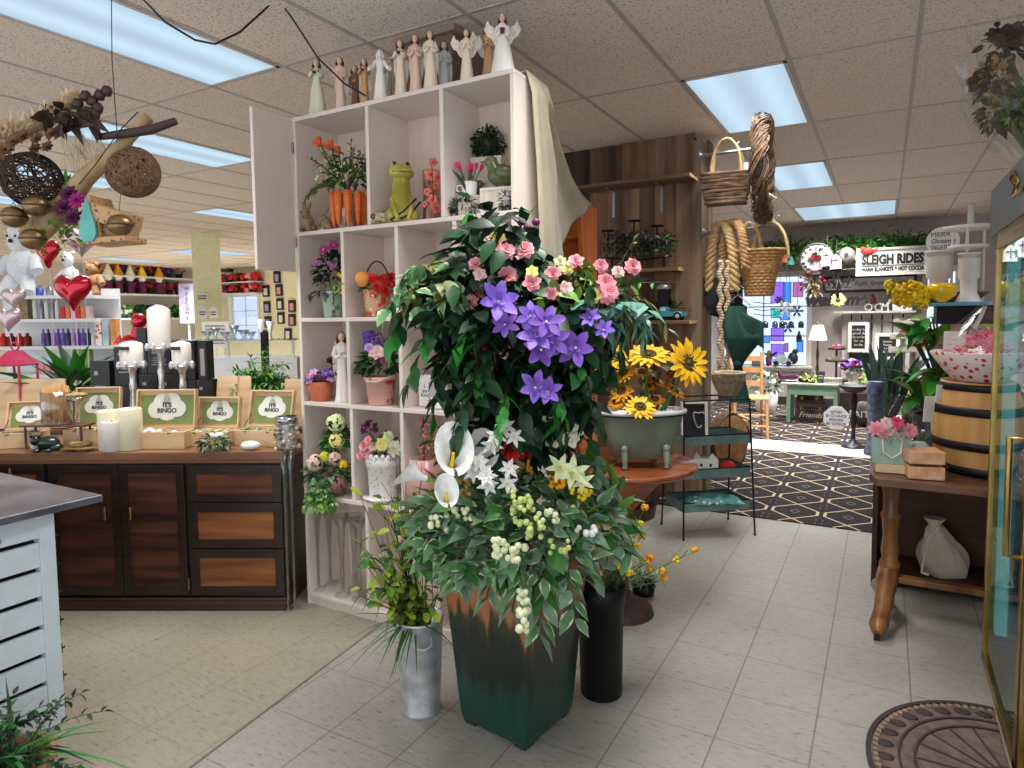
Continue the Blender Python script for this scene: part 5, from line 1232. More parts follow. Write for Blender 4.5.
# variegated ivy,upper left; blue-green ivy and willow fronds at the right
core(432,285,34,26,70,.06,.05,(5,5,3),2.08,.08)
for (px,py) in ((598,312),(612,306),(585,318),(625,300),(640,306),(608,322),(572,310),(648,312),(590,300)):
    for k in range(2): q = Lt(px+ru(-5,5),py+ru(-4,4),2.06); fo.leaf(aim(q,cr*ru(-.8,.8) - fw*.5+V((0,0,ru(-.9,.1))),0),.07,.06,.15,.2,6,3)
for k in range(14):
    x0 = ru(590,640); y0 = ru(285,305); bough([(x0 - 30,y0+5,2.18),(x0,y0,2.12),(x0+22,y0+18,2.1),(x0+28+ru(-10,6),y0+ru(26,48),2.1)],12,.065,.012,(6,3,1),0,.55,7,.002)
bough([(600,290,2.2),(640,283,2.2),(672,282,2.2)],5,.03,.014,(2,4)); bough([(590,285,2.2),(622,262,2.2),(634,240,2.22)],6,.035,.018,(1,3))
# twigs
for k in range(8): bough([(500+ru(-20,40),300,2.2),(530+ru(-20,60),265+ru(-10,10),2.15),(560+ru(-10,60),285,2.1)],5,.05,.025,(1,2,3),0,1,7,.004)
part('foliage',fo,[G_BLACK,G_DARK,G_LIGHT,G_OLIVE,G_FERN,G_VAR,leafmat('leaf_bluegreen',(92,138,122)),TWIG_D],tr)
def tflower(nm,px,py,d,R,rings,wid,mats,ax=None,cr_=.2,shape=2,curl=.15,fold=.2):
    f = MB(); bloom(f,axisT(Lt(px,py,d),ax if ax is not None else -fw+V((ru(-.4,.4),0,ru(.1,.6)))),R,rings,wid,0,1 if len(mats) > 1 else None,cr_,curl,shape,fold); part(nm,f,mats,tr)
for (px,py,R) in ((498,302,.075),(546,322,.062),(536,336,.07),(552,340,.065),(541,350,.065),(576,348,.07),(530,316,.05),(535,388,.06),(548,392,.05),(505,325,.05),(590,318,.04),(604,330,.04)):
    tflower('clematis_flower',px,py,1.93 if px < 560 else 1.98,R*.92,[(6,1,ru(.1,.6)),(3,.5,1.0)],.52,[P_VIOLET if rnd.random() < .6 else P_PURPLE,P_CREAM],shape=2,cr_=.1)
for (px,py,R,m) in ((606,284,.05,P_PINK),(607,296,.045,P_PINK),(610,328 - 36,.04,P_PINK),(633,267,.04,P_PINK),(601,266,.035,P_PINK),(576,262,.04,P_PINK),(553,274,.04,P_PINK),(567,268,.04,P_PALEYEL),(593,296,.04,P_PALEYEL),(566,288,.035,P_PALEPINK),(552,294,.03,P_PINK),(506,250,.045,P_PINK),(498,240,.04,P_PALEYEL),(525,250,.045,P_PINK),(490,238,.035,P_PALEPINK),(476,265,.04,P_PINK),(480,275,.035,P_PALEPINK),(508,276,.05,P_PINK),(532,283,.045,P_PINK),(477,292,.045,pm('salmon',(232,150,140))),(470,302,.04,MATS['petal_salmon']),(532,272,.03,P_PALEYEL),(560,262,.03,P_GREENW),(618,272,.03,P_PALEPINK)):
    tflower('rose_flower',px,py,2.03+ru(-.04,.06),R*.72,rnd.choice((ROSE,CARN)),.8,[m])
for (px,py) in ((522,222),(528,228),(536,222),(512,330)): part('dark_bud',MB().ball(Lt(px,py,2.12),(.014,.014,.012),8,6),P_PLUM,tr)
b = MB()
for k in range(60): b.ball(Lt(rnd.gauss(485,9),rnd.gauss(362,14),2.08+ru(-.03,.03)),.0065,6,4,rnd.choice((0,1)))
part('berry_cluster',b,[pm('rosehip',(170,110,96)),P_DRED],tr)
# -- galvanised bucket
GALV = mat('galvanised',(214,216,220),.42,.7,scale=16,rgb2=(178,183,188),detail=2)
gb = V((-1.47,1.875,0)); 
t = thing('galvanised_bucket','tall galvanised flower bucket left of the green planter','bucket',gb,.4)
part('bucket',MB().lathe([(.070,0),(.072,.004),(.072,.012),(.070,.016),(.086,.345),(.090,.35),(.090,.358),(.084,.358),(.068,.03),(.001,.03)],28,cap=False),GALV,t)
part('ear_handle',MB().tube([(.088,-.03,.31),(.108,-.03,.29),(.112,0,.28),(.108,.03,.29),(.088,.03,.31)],.004,6),GALV,t,rot=(0,0,-1.2))
part('ear_handle',MB().tube([(.088,-.03,.31),(.108,-.03,.29),(.112,0,.28),(.108,.03,.29),(.088,.03,.31)],.004,6),GALV,t,rot=(0,0,1.9))
pb = gb+V((0,0,.06))
t = thing('leafy_twigs','lime-leaved twigs and arching grass standing in the galvanised bucket','plant',pb,0)
def Lb(px,py,d): return at(px,py,d) - pb
b = MB(); D1 = dep(gb)
for k in range(46):
    x1 = rnd.gauss(400,24); y1 = ru(488,600); x1 = min(max(x1,360),446)
    base = Lb(417+ru(-10,10),640,D1); tip = Lb(x1,y1,D1+ru(-.22,.02)); mid = (base+tip) / 2+V((ru(-.03,.03),0,.03))
    b.tube([base*.3,base,mid,tip],[.0025,.0025,.002,.001],4,4)
    for i in range(9):
        f = i / 8; q = base.lerp(mid,f*1.6) if f < .6 else mid.lerp(tip,(f - .6) / .4); b.leaf(aim(q,V((ru(-1,1),ru(-1,.3),ru(-.5,.8))),ru(-.6,.6)),.045*ru(.7,1.2),.028,.2,.25,rnd.choice((0,0,1,1,2,3)),2)
for k in range(26):
    b.leaf(aim(Lb(415+ru(-10,10),625,D1 - .02),V((ru(-1,.5),ru(-1,.2),ru(.3,1)))),ru(.14,.24),.008,.3,.9,5,0)
for (x,y) in ((350,610),(362,612),(375,622),(378,600),(356,570),(385,640)):
    q0 = Lb(410,628,D1 - .03); q1 = Lb((x+405) / 2,min(y,600) - 42,D1 - .08); q2 = Lb(x,y,D1 - .13); pts = [(q0*(1 - f) ** 2+q1*2*f*(1 - f)+q2*f*f) for f in [i / 8 for i in range(9)]]; b.tube(pts,[.003,.004,.0045,.0045,.004,.0035,.003,.002,.0006],4,5,flat=.3)
for k in range(12):
    tip = Lb(ru(375,440),ru(450,520),D1+ru(-.1,.05)); b.tube([Lb(415,630,D1),Lb(410+ru(-14,14),550,D1),tip],[.002,.002,.001],4,4)
part('foliage',b,[G_LIME,G_LIGHT,G_OLIVE,G_FERN,TWIG_D,G_MID],t)
for (px,py) in ((430,556),(402,540),(392,562),(412,520),(384,556)): f = MB(); cluster(f,Lb(px,py,D1 - .08),.014,10,.006); part('pale_blossom',f,P_PALEPINK,t)
# -- black bucket
BLK = mat('black_plastic',(15,15,17),.5,var=.1,spec=.3)
bb = V((-.925,2.30,0)); D2 = dep(bb)
t = thing('black_bucket','black plastic flower bucket right of the green planter','bucket',bb,0)
part('bucket',MB().lathe([(.077,0),(.080,.004),(.087,.36),(.092,.362),(.093,.43),(.088,.432),(.082,.36),(.074,.03),(.001,.03)],28,cap=False),BLK,t)
pb2 = bb+V((0,0,.06)); t = thing('yellow_button_flowers','loose stems of golden button flowers in the black bucket','flowers',pb2,0)
def Lk(px,py,d): return at(px,py,d) - pb2
b = MB(); base = Lk(604,592,D2)
heads = [(600+rnd.gauss(0,20),ru(520,575)) for _ in range(26)]+[(695,551),(676,560),(663,572),(664,580),(640,524),(650,558),(632,535),(636,545),(622,560),(645,508),(612,525),(617,545)]
for (x,y) in heads:
    tip = Lk(x,y,D2+ru(-.1,.06)); mid = (base+tip) / 2+V((0,0,.01 if x < 650 else -.005)); b.tube([base*.3,base,mid,tip],[.0025,.0025,.002,.0015],4,2)
    for i in range(9): q = base.lerp(tip,ru(.25,.97)); b.leaf(aim(q,V((ru(-1,1),ru(-1,1),ru(-.3,1)))),.035,.006,.2,.2,rnd.choice((0,1)),0)
part('stems',b,[G_MID,G_SAGE,G_OLIVE],t)
for k,(x,y) in enumerate(heads):
    f = MB(); q = Lk(x,y,D2 - (.1 if x < 630 else .02)); cluster(f,q,.010,10,.0075); part('flower_head',f,P_GOLD if k % 3 else P_YEL,t)
hp = onZ(636,597,0)+V((.02,.06,0)); t = thing('low_pot','small black pot of feathery green on the floor behind the black bucket','plant',hp,0)
part('pot',MB().lathe(pot_prof(.055,.065,.06,.004),18,cap=False),BLK,t); part('foliage',bush(MB(),(0,-.01,.075),(.07,.05,.03),120,.035,.008,(0,1)),[G_MID,G_SAGE],t)
# -- CARPETS AND THRESHOLD
def carpet_mat():
    m,nt,out = newmat('carpet'); L = nt.links.new
    b = N(nt,'BsdfPrincipled'); L(b.outputs[0],out.inputs[0]); b.inputs['Roughness'].default_value = .95; b.inputs['Specular IOR Level'].default_value = .1
    tc = N(nt,'TexCoord'); sp_ = N(nt,'SeparateXYZ'); L(tc.outputs['Object'],sp_.inputs[0])
    def M(op,a,b_=None,c=None,clamp=False):
        n = N(nt,'Math',operation=op); n.use_clamp = clamp
        for i,v in enumerate((a,b_,c)):
            if v is None: continue
            if isinstance(v,(int,float)): n.inputs[i].default_value = v
            else: L(v,n.inputs[i])
        return n.outputs[0]
    PX,PY = .351,.40
    u = M('SUBTRACT',M('FRACT',M('MULTIPLY_ADD',sp_.outputs[0],1 / PX,.0527)),.5); v = M('SUBTRACT',M('FRACT',M('MULTIPLY_ADD',sp_.outputs[1],1 / PY,.615)),.5)
    au = M('ABSOLUTE',u); av = M('ABSOLUTE',v)
    w = M('MINIMUM',M('MULTIPLY',M('SUBTRACT',.5,av),1.15),.43)
    ln = M('LESS_THAN',M('ABSOLUTE',M('SUBTRACT',au,w)),.03)
    r = M('ADD',M('MULTIPLY',au,1.0),M('MULTIPLY',av,.75)); ring = M('LESS_THAN',M('ABSOLUTE',M('SUBTRACT',r,.09)),.018)
    gapx = M('SUBTRACT',.5,au); dash = M('MULTIPLY',M('LESS_THAN',M('ABSOLUTE',M('SUBTRACT',gapx,.06)),.012),M('LESS_THAN',M('ABSOLUTE',M('SUBTRACT',av,.4)),.05))
    nz = N(nt,'TexNoise'); nz.inputs['Scale'].default_value = 220; nz.inputs['Detail'].default_value = 2; L(tc.outputs['Object'],nz.inputs['Vector'])
    r1 = N(nt,'ValToRGB'); e = r1.color_ramp.elements; e[0].color = lin((34,31,36)); e[1].color = lin((70,64,66)); L(nz.outputs[0],r1.inputs[0])
    m1 = N(nt,'Mix',data_type='RGBA'); L(ring,m1.inputs[0]); L(r1.outputs[0],m1.inputs[6]); m1.inputs[7].default_value = lin((112,106,108))
    m2 = N(nt,'Mix',data_type='RGBA'); L(dash,m2.inputs[0]); L(m1.outputs[2],m2.inputs[6]); m2.inputs[7].default_value = lin((104,98,96))
    m3 = N(nt,'Mix',data_type='RGBA'); L(ln,m3.inputs[0]); L(m2.outputs[2],m3.inputs[6]); m3.inputs[7].default_value = lin((196,178,150))
    L(m3.outputs[2],b.inputs['Base Color'])
    return m
CARP = carpet_mat(); ST = .12
cs = part
car = solo('patterned_carpet',MB().bx((-2.44,4.88,.0),(2.58,7.40,.008)),CARP,'dark carpet with tan ogee lattice, before the pale threshold strip','carpet')
car['kind'] = 'structure'
car = solo('patterned_carpet',MB().bx((-2.44,8.02,.0),(2.58,RB - .02,.008)),CARP,'dark patterned carpet beyond the pale threshold, under the green table','carpet'); car['kind'] = 'structure'
TH = mat('threshold_stone',(214,216,214),.35,scale=5,rgb2=(176,180,182))
struct('trim_3',MB().bx((-2.44,7.40,0),(-.62,8.02,.006)).bx((-.60,7.40,0),(2.58,8.02,.006)),TH,label='pale stone threshold strip across the carpet',cat='trim')
# -- PLANK PARTITION
def plankmat(name,a,b_,s): return wood(name,a,b_,'Z',s,.75,bump=.35)
PLK = [plankmat('plank_a',(50,34,25),(122,90,66),3.2),plankmat('plank_b',(78,54,38),(150,114,84),3.8),plankmat('plank_c',(96,72,56),(164,132,106),3.0),plankmat('plank_d',(34,23,17),(86,62,46),4)]
PY = 5.15; ed = [-2.42,-2.158,-1.88,-1.606,-1.30]
q = MB()
for i in range(4):
    zt = CZ - (.0,.012,.006,.0)[i]
    if i == 0: q.bx((ed[0],PY+.04,0),(ed[1] - .012,PY+.065,zt),3)
    else:
        q.bx((ed[i],PY,2.50),(ed[i+1] - .003,PY+.025,zt),(0,1,2)[i - 1]); x = ed[i]
        ws = (ed[i+1] - ed[i])
        for k,f in enumerate((0,.55)): q.bx((ed[i]+f*ws,PY,0),(ed[i]+(.55 if k == 0 else 1.0)*ws - .003,PY+.025,2.498),(0,1,2,0,1,2,2)[(i+k) % 3+(1 if i == 3 else 0)])
q.bx((ed[1],PY+.03,0),(-1.31,PY+.12,CZ - .02),3)
struct('wall_planks',q,PLK,label='partition clad in weathered brown barn planks')
q = MB().bx((-1.31,PY - .005,0),(-1.24,PY+.30,CZ - .06)).bx((-1.245,PY+.16,0),(-1.225,PY+.30,CZ - .03))
struct('trim_4',q,wood('post_grey',(104,84,68),(168,144,122),'Z',3,.75,bump=.3),label='greyed end post of the plank partition',cat='trim')
def shelfboard(x0,x1,z,d,label,brackets=()):
    t = thing('wall_shelf',label,'shelf',(x0,PY - .001,z),0,'rough plank shelves on the partition')
    part('board',MB().bx((0,-d,-.028),(x1 - x0,0,0)),wood('shelf_plank',(88,66,48),(150,118,86),'X',4,.7,bump=.3),t,bev=.003)
    part('edge_end',MB().bx((x1 - x0 - .001,-d,-.026),(x1 - x0+.002,-.002,-.002)),mat('fresh_wood',(226,190,132),.7,var=.12,scale=30),t)
    for x in brackets: part('bracket',MB().bx((x - .012,-.006,-.24),(x+.012,0,-.03)).bx((x - .012,-d*.7,-.036),(x+.012,0,-.03)),mat('zinc',(150,156,164),.35,.9),t)
    return t
shelfboard(-2.17,-1.27,2.505,.24,'upper rough plank shelf with zinc brackets on the barn-wood partition',(.22,.62))
shelfboard(-1.98,-1.375,1.825,.16,'middle rough plank shelf under the evergreen candle centrepiece',())
shelfboard(-2.0,-1.27,1.418,.22,'lower rough plank shelf carrying the blue toy truck',())
# evergreen centrepiece with black candle cups
cpx = V((-1.70,5.06,1.826)); u = mpp(cpx)
t = thing('candle_centrepiece','black iron three-cup candle holder wrapped in dark evergreen on the middle plank shelf','candle holder',cpx,0)
IRON = mat('iron_black',(26,24,26),.5,.4)
e = MB(); 
def Lq(px,py,Y,o): return onY(px,py,Y) - o
fb = MB()
for _ in range(620):
    px = ru(602,676); py = 245+rnd.gauss(0,7.5); q = Lq(px,min(max(py,231),261),5.0+ru(-.05,.08),cpx)
    fb.leaf(aim(q,rdir(-.7),ru(-1,1)),.055,.012,.3,.3,rnd.choice((0,0,1,2)),0)
part('evergreen',fb,[G_BLACK,G_DARK,G_SAGE],t)
for (px,py) in ((608,232),(634,222),(657,227)):
    p = Lq(px,py,5.0,cpx); part('candle_cup',MB().lathe([(.001,0),(.05,.004),(.055,.012),(.045,.014),(.001,.008)],16,0,T(p)).cyl(p - V((0,0,.16)),p,.006,n=6),IRON,t)
for (px,py) in ((632,236),(650,240),(622,240)): part('dark_cone',MB().ball(Lq(px,py,4.95,cpx),(.035,.03,.03),10,7,bumpy=.6),mat('cone_black',(32,30,40),.6,bump=.6),t)
base = MB().tube([Lq(606,258,5.05,cpx),Lq(640,260,5.05,cpx),Lq(672,256,5.05,cpx)],.008,6)
for px in (612,664): base.tube([Lq(px,258,5.05,cpx),Lq(px,268,5.05,cpx)],.008,6)
part('iron_frame',base,IRON,t)
# lantern under the middle shelf and sprig behind the truck
p = onY(664,300,5.06); p = V((p.x,5.06,1.4195)); u = mpp(p)
t = thing('lantern','dark metal lantern with a pale cap, standing behind the blue truck','lantern',p,0)
part('body',MB().box((0,0,.13),(.085,.085,.22)),IRON,t,bev=.004); part('cap',MB().lathe([(.055,.24),(.06,.25),(.05,.275),(.015,.285)],16),mat('cap_grey',(150,150,150),.4,.6),t); part('handle',MB().tube([(.03*cos(a),0,.285+.03*sin(a)) for a in [i*PI / 8 for i in range(9)]],.004,5),IRON,t)
p = V((-1.5,5.08,1.4195)); solo('evergreen_sprig',bush(MB(),(0,0,.07),(.16,.045,.07),240,.06,.012,(0,1),lo=-.5),[G_BLACK,G_DARK],'dark evergreen sprig lying behind the blue toy truck','plant',p)
# blue toy pickup
TRK = mat('truck_blue',(56,160,190),.25,coat=.6,var=.05); CHR = mat('chrome',(200,204,208),.15,1.0); TYRE = mat('tyre',(24,24,26),.7); 
ta = onY(653,318,4.99); tb = onY(686,318,4.99); TL = tb.x - ta.x
t = thing('toy_truck','turquoise vintage toy pickup truck on the lower plank shelf','toy',(ta.x+.0,4.99,1.42),0)
s = TL / 10
b = MB()
prof = [(0,1.1),(.1,2.0),(.5,2.35),(1.9,2.55),(2.2,2.6),(2.7,3.85),(3.1,4.05),(4.5,4.05),(4.75,3.8),(4.8,2.6),(9.9,2.55),(10,1.1)]
b.prism([(x*s,z*s) for x,z in prof],-1.9*s,1.9*s,0,T((0,0,0),(PI / 2,0,0)))
part('body',b,TRK,t,bev=.003)
part('cargo_bed',MB().bx((4.9*s,-1.6*s,2.5*s),(9.8*s,1.6*s,2.58*s)),mat('bed_wood',(150,96,60),.6),t)
bs = MB()
for y in (-1.75,1.75): bs.bx((4.85*s,(y - .1)*s,2.9*s),(9.9*s,(y+.1)*s,3.2*s))
part('bed_rail',bs,MATS['bed_wood'],t)
WIN = mat('toy_window',(190,220,228),.1,var=.03)
part('side_window',MB().prism([(2.75*s,2.75*s),(3.05*s,3.75*s),(4.45*s,3.75*s),(4.45*s,2.75*s)],0,.04*s,0,T((0,-1.9*s,0),(PI / 2,0,0))),WIN,t)
for x in (2.0,7.9):
    for y in (-1,1):
        w_ = part('wheel',MB().lathe([(.4*s,-.35*s),(1.05*s,-.3*s),(1.15*s,0),(1.05*s,.3*s),(.4*s,.35*s)],20),TYRE,t,(x*s,y*1.75*s,1.15*s),(PI / 2,0,0)); part('hubcap',MB().lathe([(.001,.36*s),(.62*s,.34*s),(.66*s,.30*s)],16).lathe([(.66*s,-.30*s),(.62*s,-.34*s),(.001,-.36*s)],16),mat('hub_white',(232,232,230),.3),w_)
    part('fender',MB().tube([(x*s+1.35*s*cos(a),-1.85*s,1.15*s+1.35*s*sin(a)) for a in [i*PI / 10 for i in range(11)]],.28*s,6),TRK,t)
part('bumper',MB().bx((-.25*s,-1.8*s,1.0*s),(0,1.8*s,1.4*s)),CHR,t); part('headlight',MB().ball((-.02*s,-1.3*s,2.0*s),.3*s,8,6),CHR,t)
# -- RODS WITH BASKETS
ZN = MATS['zinc']
rods = []
for k,(pa,pb_,lab) in enumerate((((700,156),(766,147),'upper zinc rod sticking out from the partition end post'),((703,233),(773,222),'lower zinc rod sticking out from the partition end post'))):
    a = onX(pa[0],pa[1],-1.225); e = onY(pb_[0],pb_[1],a.y); t = thing('hanging_rod',lab,'rod',a,0,'zinc rods on the end post')
    part('pipe',MB().cyl((0,0,0),(e.x - a.x,0,(e.z - a.z)*.3),.012,n=10),ZN,t); part('flange',MB().lathe([(.04,0),(.04,.006),(.02,.012),(.016,.03)],16,0,T((0,0,0),(0,PI / 2,0))),ZN,t); rods.append((a,e))
RY = rods[0][0].y; RY2 = rods[1][0].y
TWG = mat('bark_twig',(58,40,28),.85,scale=40,rgb2=(132,102,74),bump=.5,stretch=(.3,1,1)); STRAW = mat('straw',(196,160,104),.75,scale=50,rgb2=(226,198,146),bump=.4)
def woven(rfun,h,n=14,rows=12,tw=.006,sq=1.0):
    """stakes and bumpy weavers"""
    b = MB()
    for j in range(rows):
        z = h*(j+.5) / rows; r = rfun(z / h); m = n*4
        pts = [((r+(.0028 if ((i // 2)+j) % 2 else -.0028))*cos(2*PI*i / m),(r+(.0028 if ((i // 2)+j) % 2 else -.0028))*sin(2*PI*i / m)*sq,z) for i in range(m)]
        b.tube(pts,h / rows*.56,5,0,closed=True)
    return b
# dark twig basket on the upper rod
p = onY(726,204,RY); u = mpp(p); p.z -= .0
t = thing('twig_basket','dark rectangular bark-twig basket hanging from the upper rod','basket',p,.1)
b = MB()
for j in range(9):
    z = (1+j*3.4)*u; k = 1+j*.03; hx,hy = 18.5*u*k,11*u*k
    for i in range(3): pts = [V((sx*hx*ru(.97,1.03),sy*hy,z+ru(-1,1)*u)) for sx,sy in ((-1,-1),(1,-1),(1,1),(-1,1),(-1,-1))]; b.tube(pts,1.3*u,5)
part('twig_walls',b,TWG,t); part('base',MB().box((0,0,.6*u),(36*u,21*u,1.2*u)),TWG,t)
b = MB()
for k in range(3): b.tube([((15 - k)*u*cos(a),(k - 1)*2.5*u,28*u+36*u*sin(a)) for a in [i*PI / 14 for i in range(15)]],1.1*u,5)
b.tube([(13*u+3*u*sin(a*4),2*u*cos(a*4),30*u+30*u*sin(a)) for a in [i*PI / 40 for i in range(20)]],.6*u,4)
part('handle',b,STRAW,t); part('paper_tag',MB().box((19*u,-6*u,34*u),(4*u,.5*u,7*u)),TAG,t)
# grapevine wreath over both rods
def vine_wreath(name,label,c,R,r,n,m,rz,sq=1.0,flat=1.0,extra=None):
    t = thing(name,label,'wreath',c,rz); b = MB()
    for k in range(n):
        ph = ru(0,6.28); f = rnd.choice((3,4,5)); a0 = ru(0,6.28); rr = r*sqrt(rnd.random())
        pts = []
        for i in range(40):
            a = a0+2*PI*i / 40; q = ph+f*a; pts.append(((R+rr*cos(q))*cos(a),rr*sin(q)*flat,(R+rr*cos(q))*sin(a)*sq))
        b.tube(pts,ru(.0025,.005),4,rnd.choice((0,0,1)),closed=True)
    part('vines',b,m,t); return t
ca = onY(763,113,RY); cb = onY(763,224,RY); wc = (ca+cb) / 2; WRr = (ca.z - cb.z) / 2
t = vine_wreath('grapevine_wreath','large grapevine wreath seen almost edge-on over the ends of the rods',wc,WRr - .06,.065,54,[TWG,mat('vine_grey',(118,96,76),.85,var=.3,scale=50)],YAW+1.12)
b = MB().tube([(-.10,-.05,-.20),(-.02,-.09,-.22),(.10,-.09,-.26),(WRr*.6,-.04,-.33)],.008,5).tube([(WRr*.72,-.09,-.30),(WRr*.80,-.08,-.36),(WRr*.95,-.03,-.30),(WRr*.9,.06,-.26)],.009,5)
part('white_ribbon',b,TAG,t)
# lower rod: straw braids,wicker basket,sack,macrame,tied green cloth
def braid(name,label,pts,r,m,cat='braid',strands=3,group=None):
    P_ = [V(p) for p in pts]; b = MB(); k = len(P_); o = P_[0]; fine = []
    for i in range(k - 1):
        for j in range(6): fine.append(P_[i].lerp(P_[i+1],j / 6) - o)
    fine.append(P_[-1] - o)
    for s_ in range(strands):
        b.tube([q+V((r*.75*cos(i*.9+s_*2*PI / strands),r*.75*sin(i*.9+s_*2*PI / strands),r*.3*sin(i*.9+s_*2))) for i,q in enumerate(fine)],r*.62,6,0)
    return solo(name,b,m,label,cat,o,group=group)
def loop(px0,px1,yt,yb,y,n=13):
    return [onY(px0+(px1 - px0)*(1 - cos(PI*i / (n - 1))) / 2 - 0,yb - (yb - yt)*sin(PI*i / (n - 1)),y+.08*cos(PI*i / (n - 1))) for i in range(n)]
braid('straw_braid','outer plaited straw loop hanging over the lower rod, nearest the post',loop(709,735,222,290,RY2 - .02),.030,STRAW,group='plaited straw loops')
braid('straw_braid','inner plaited straw loop on the lower rod, beside the wicker basket',loop(722,746,221,268,RY2 - .06),.028,mat('straw_dark',(170,124,78),.75,scale=50,rgb2=(206,166,114),bump=.4),group='plaited straw loops')
pts = [onY(724,y,RY2 - .12) for y in (262,280,300,320,340,360,378)]
b = MB(); o = pts[0]
for i in range(44):
    f = i / 43*5.99; j = int(f); q = pts[j].lerp(pts[j+1],f - j) - o
    for s_ in (-1,1): b.ball(q+cr*(.026*s_+.01*sin(i)),(.022,.02,.016),7,5)
solo('macrame_rope',b,mat('rope_cream',(206,178,140),.8,scale=60,rgb2=(232,212,180),bump=.4),'long knotted macrame rope hanging below the straw braids','rope',o)
p = onY(759,296,RY2 - .03); u = mpp(p); h_ = 46*u
t = thing('wicker_basket','tan wicker flower basket with flared rim and two tall handles on the lower rod','basket',p,-.2)
rf = lambda f: (12.5+7.0*f+(4.5*max(0,f - .62) / .38))*u
part('weave',woven(rf,h_,16,15,sq=.8),mat('wicker_tan',(178,130,78),.7,scale=46,rgb2=(214,170,112),bump=.4),t)
part('inner_wall',MB().lathe([(.001,.004),(12.2*u,.004),(19*u,h_*.62),(23*u,h_*.97)],24,0,None,True,.8,cap=False),MATS['wicker_tan'],t)
part('waist_band',MB().tube([(rf(.62)*1.04*cos(a),rf(.62)*.84*sin(a),h_*.62) for a in [i*2*PI / 24 for i in range(24)]],1.3*u,6,closed=True),STRAW,t)
for k,x in enumerate((-8,8)):
    part('handle',MB().tube([(x*u+3*u*cos(a)*(1 if k else -1)+(15*u)*cos(a),(6 if k else -6)*u,h_*.8+36*u*sin(a)) for a in [i*PI / 14 for i in range(15)]],1.7*u,6),STRAW,t)
part('leaf_tag',MB().leaf(aim((-17*u,-13*u,40*u),(.9,-.2,.6)),13*u,7*u,.1,.1),TAG,t)
p = onY(722,275,RY2+.06); u = mpp(p)
def sack(a,v): return V(((-18+38*a+4*(v > .8))*u*(1 - .3*(1 - v)*0),(.02*sin(a*9+v*4)),-(2+42*v*(1 - .25*abs(a - .45)))*u))
t = thing('charcoal_bag','charcoal cloth bag with faint lettering hanging behind the straw loops','bag',p,.15)
part('cloth',MB().grid(lambda a,v: sack(a,v)+V((0,-.03*sin(PI*a)*sin(PI*v),0)),14,12).grid(lambda a,v: sack(a,v)+V((0,.03*sin(PI*a)*sin(PI*v)+.004,0)),14,12),mat('charcoal_cloth',(50,50,52),.9,bump=.3),t)
part('strap',MB().tube([(-14*u,0,-2*u),(-8*u,0,22*u),(0,0,40*u),(8*u,0,22*u),(14*u,0,-2*u)],.008,5),MATS['charcoal_cloth'],t)
text('lettering','the best\nthings in\nlife',6.0*u,mat('chalk',(190,188,184),.8),t,(9*u,-.045,-20*u))
# tied green cloth
GC = mat('green_cloth',(30,74,66),.85,scale=5,rgb2=(44,96,84),bump=.25,bscale=30)
prof = [(727,744,306),(724,748,316),(722,757,328),(723,763,338),(726,757,346),(731,747,358),(734,742,366),(732,744,376),(731,747,388),(730,750,402)]
YG = 5.05; go = onY(738,300,YG)
def gcl(a,v):
    f = v*(len(prof) - 1); j = min(int(f),len(prof) - 2); k = f - j; L_ = prof[j][0]*(1 - k)+prof[j+1][0]*k; R_ = prof[j][1]*(1 - k)+prof[j+1][1]*k; yy = prof[j][2]*(1 - k)+prof[j+1][2]*k
    th = 2*PI*a; c = (L_+R_) / 2+(R_ - L_) / 2*cos(th); q = onY(c,yy,YG); wd = (R_ - L_)*mpp(q) / 2
    return q - go+V((0,sin(th)*wd*.7+.012*sin(th*6),0))
t = thing('green_apron','dark green cloth knotted at the middle, hanging on a hanger below the wicker basket','cloth',go,0)
part('cloth',MB().grid(gcl,36,27),GC,t)
part('knot',MB().ball(onY(738,364,YG - .03) - go,(.035,.03,.03),10,7,bumpy=.4),GC,t)
part('corner_flap',MB().grid(lambda a,v: onY(742+21*a+1*v - 10*(1 - a)*v,312+10*a+27*v*a+28*v*(1 - a)*.6,YG - .06 - .03*sin(a*5)) - go,8,8),GC,t,solid=.004)
h0 = onY(738,292,YG) - go; part('hanger',MB().tube([h0+V((-.09,0,-.10)),h0+V((0,0,-.02)),h0+V((.09,0,-.10))],.006,6).tube([h0+V((0,0,-.02)),h0+V((0,0,.03)),h0+V((.018,0,.05)),h0+V((.03,0,.03))],.003,5),mat('hanger_clear',(206,212,216),.2),t)
# -- ORANGE HUTCH,ROUND TABLE,TUB,SUNFLOWERS
OR = wood('orange_wood',(190,92,40),(222,128,66),'Z',3,.35,coat=.3,bump=.05)
ht = thing('hutch','orange pine hutch with scrolled sides, half hidden behind the tree and cloth','cabinet',(0,0,0))
HB = V((-1.475,3.385,0))
for sx,nm in ((0,'side_panel'),(-.72,'side_panel')):
    pr_ = [(0,.0),(.235,.0),(.235,2.08),(.06,2.085),(.0,2.05),(.02,1.85),(.06,1.70),(.05,1.55),(.0,1.42)]
    part(nm,MB().prism([(y,z) for y,z in pr_],0,.025,0,Matrix(((0,0,1,HB.x - .025+sx),(1,0,0,HB.y),(0,1,0,0),(0,0,0,1)))),OR,ht,bev=.002)
part('back_panel',MB().bx((HB.x - .72,HB.y+.215,0),(HB.x - .0255,HB.y+.23,2.05)),OR,ht)
for z in (.05,.5,.95,1.4,1.9): part('shelf_board',MB().bx((HB.x - .719,HB.y+.06,z),(HB.x - .026,HB.y+.214,z+.022)),OR,ht)
TBW = wood('table_red',(104,50,28),(158,86,50),'X',4,.3,coat=.4); TC = V((-1.10,3.0,0)); RT = .36
t = thing('round_table','round red-brown side table under the tub of sunflowers','table',TC,0)
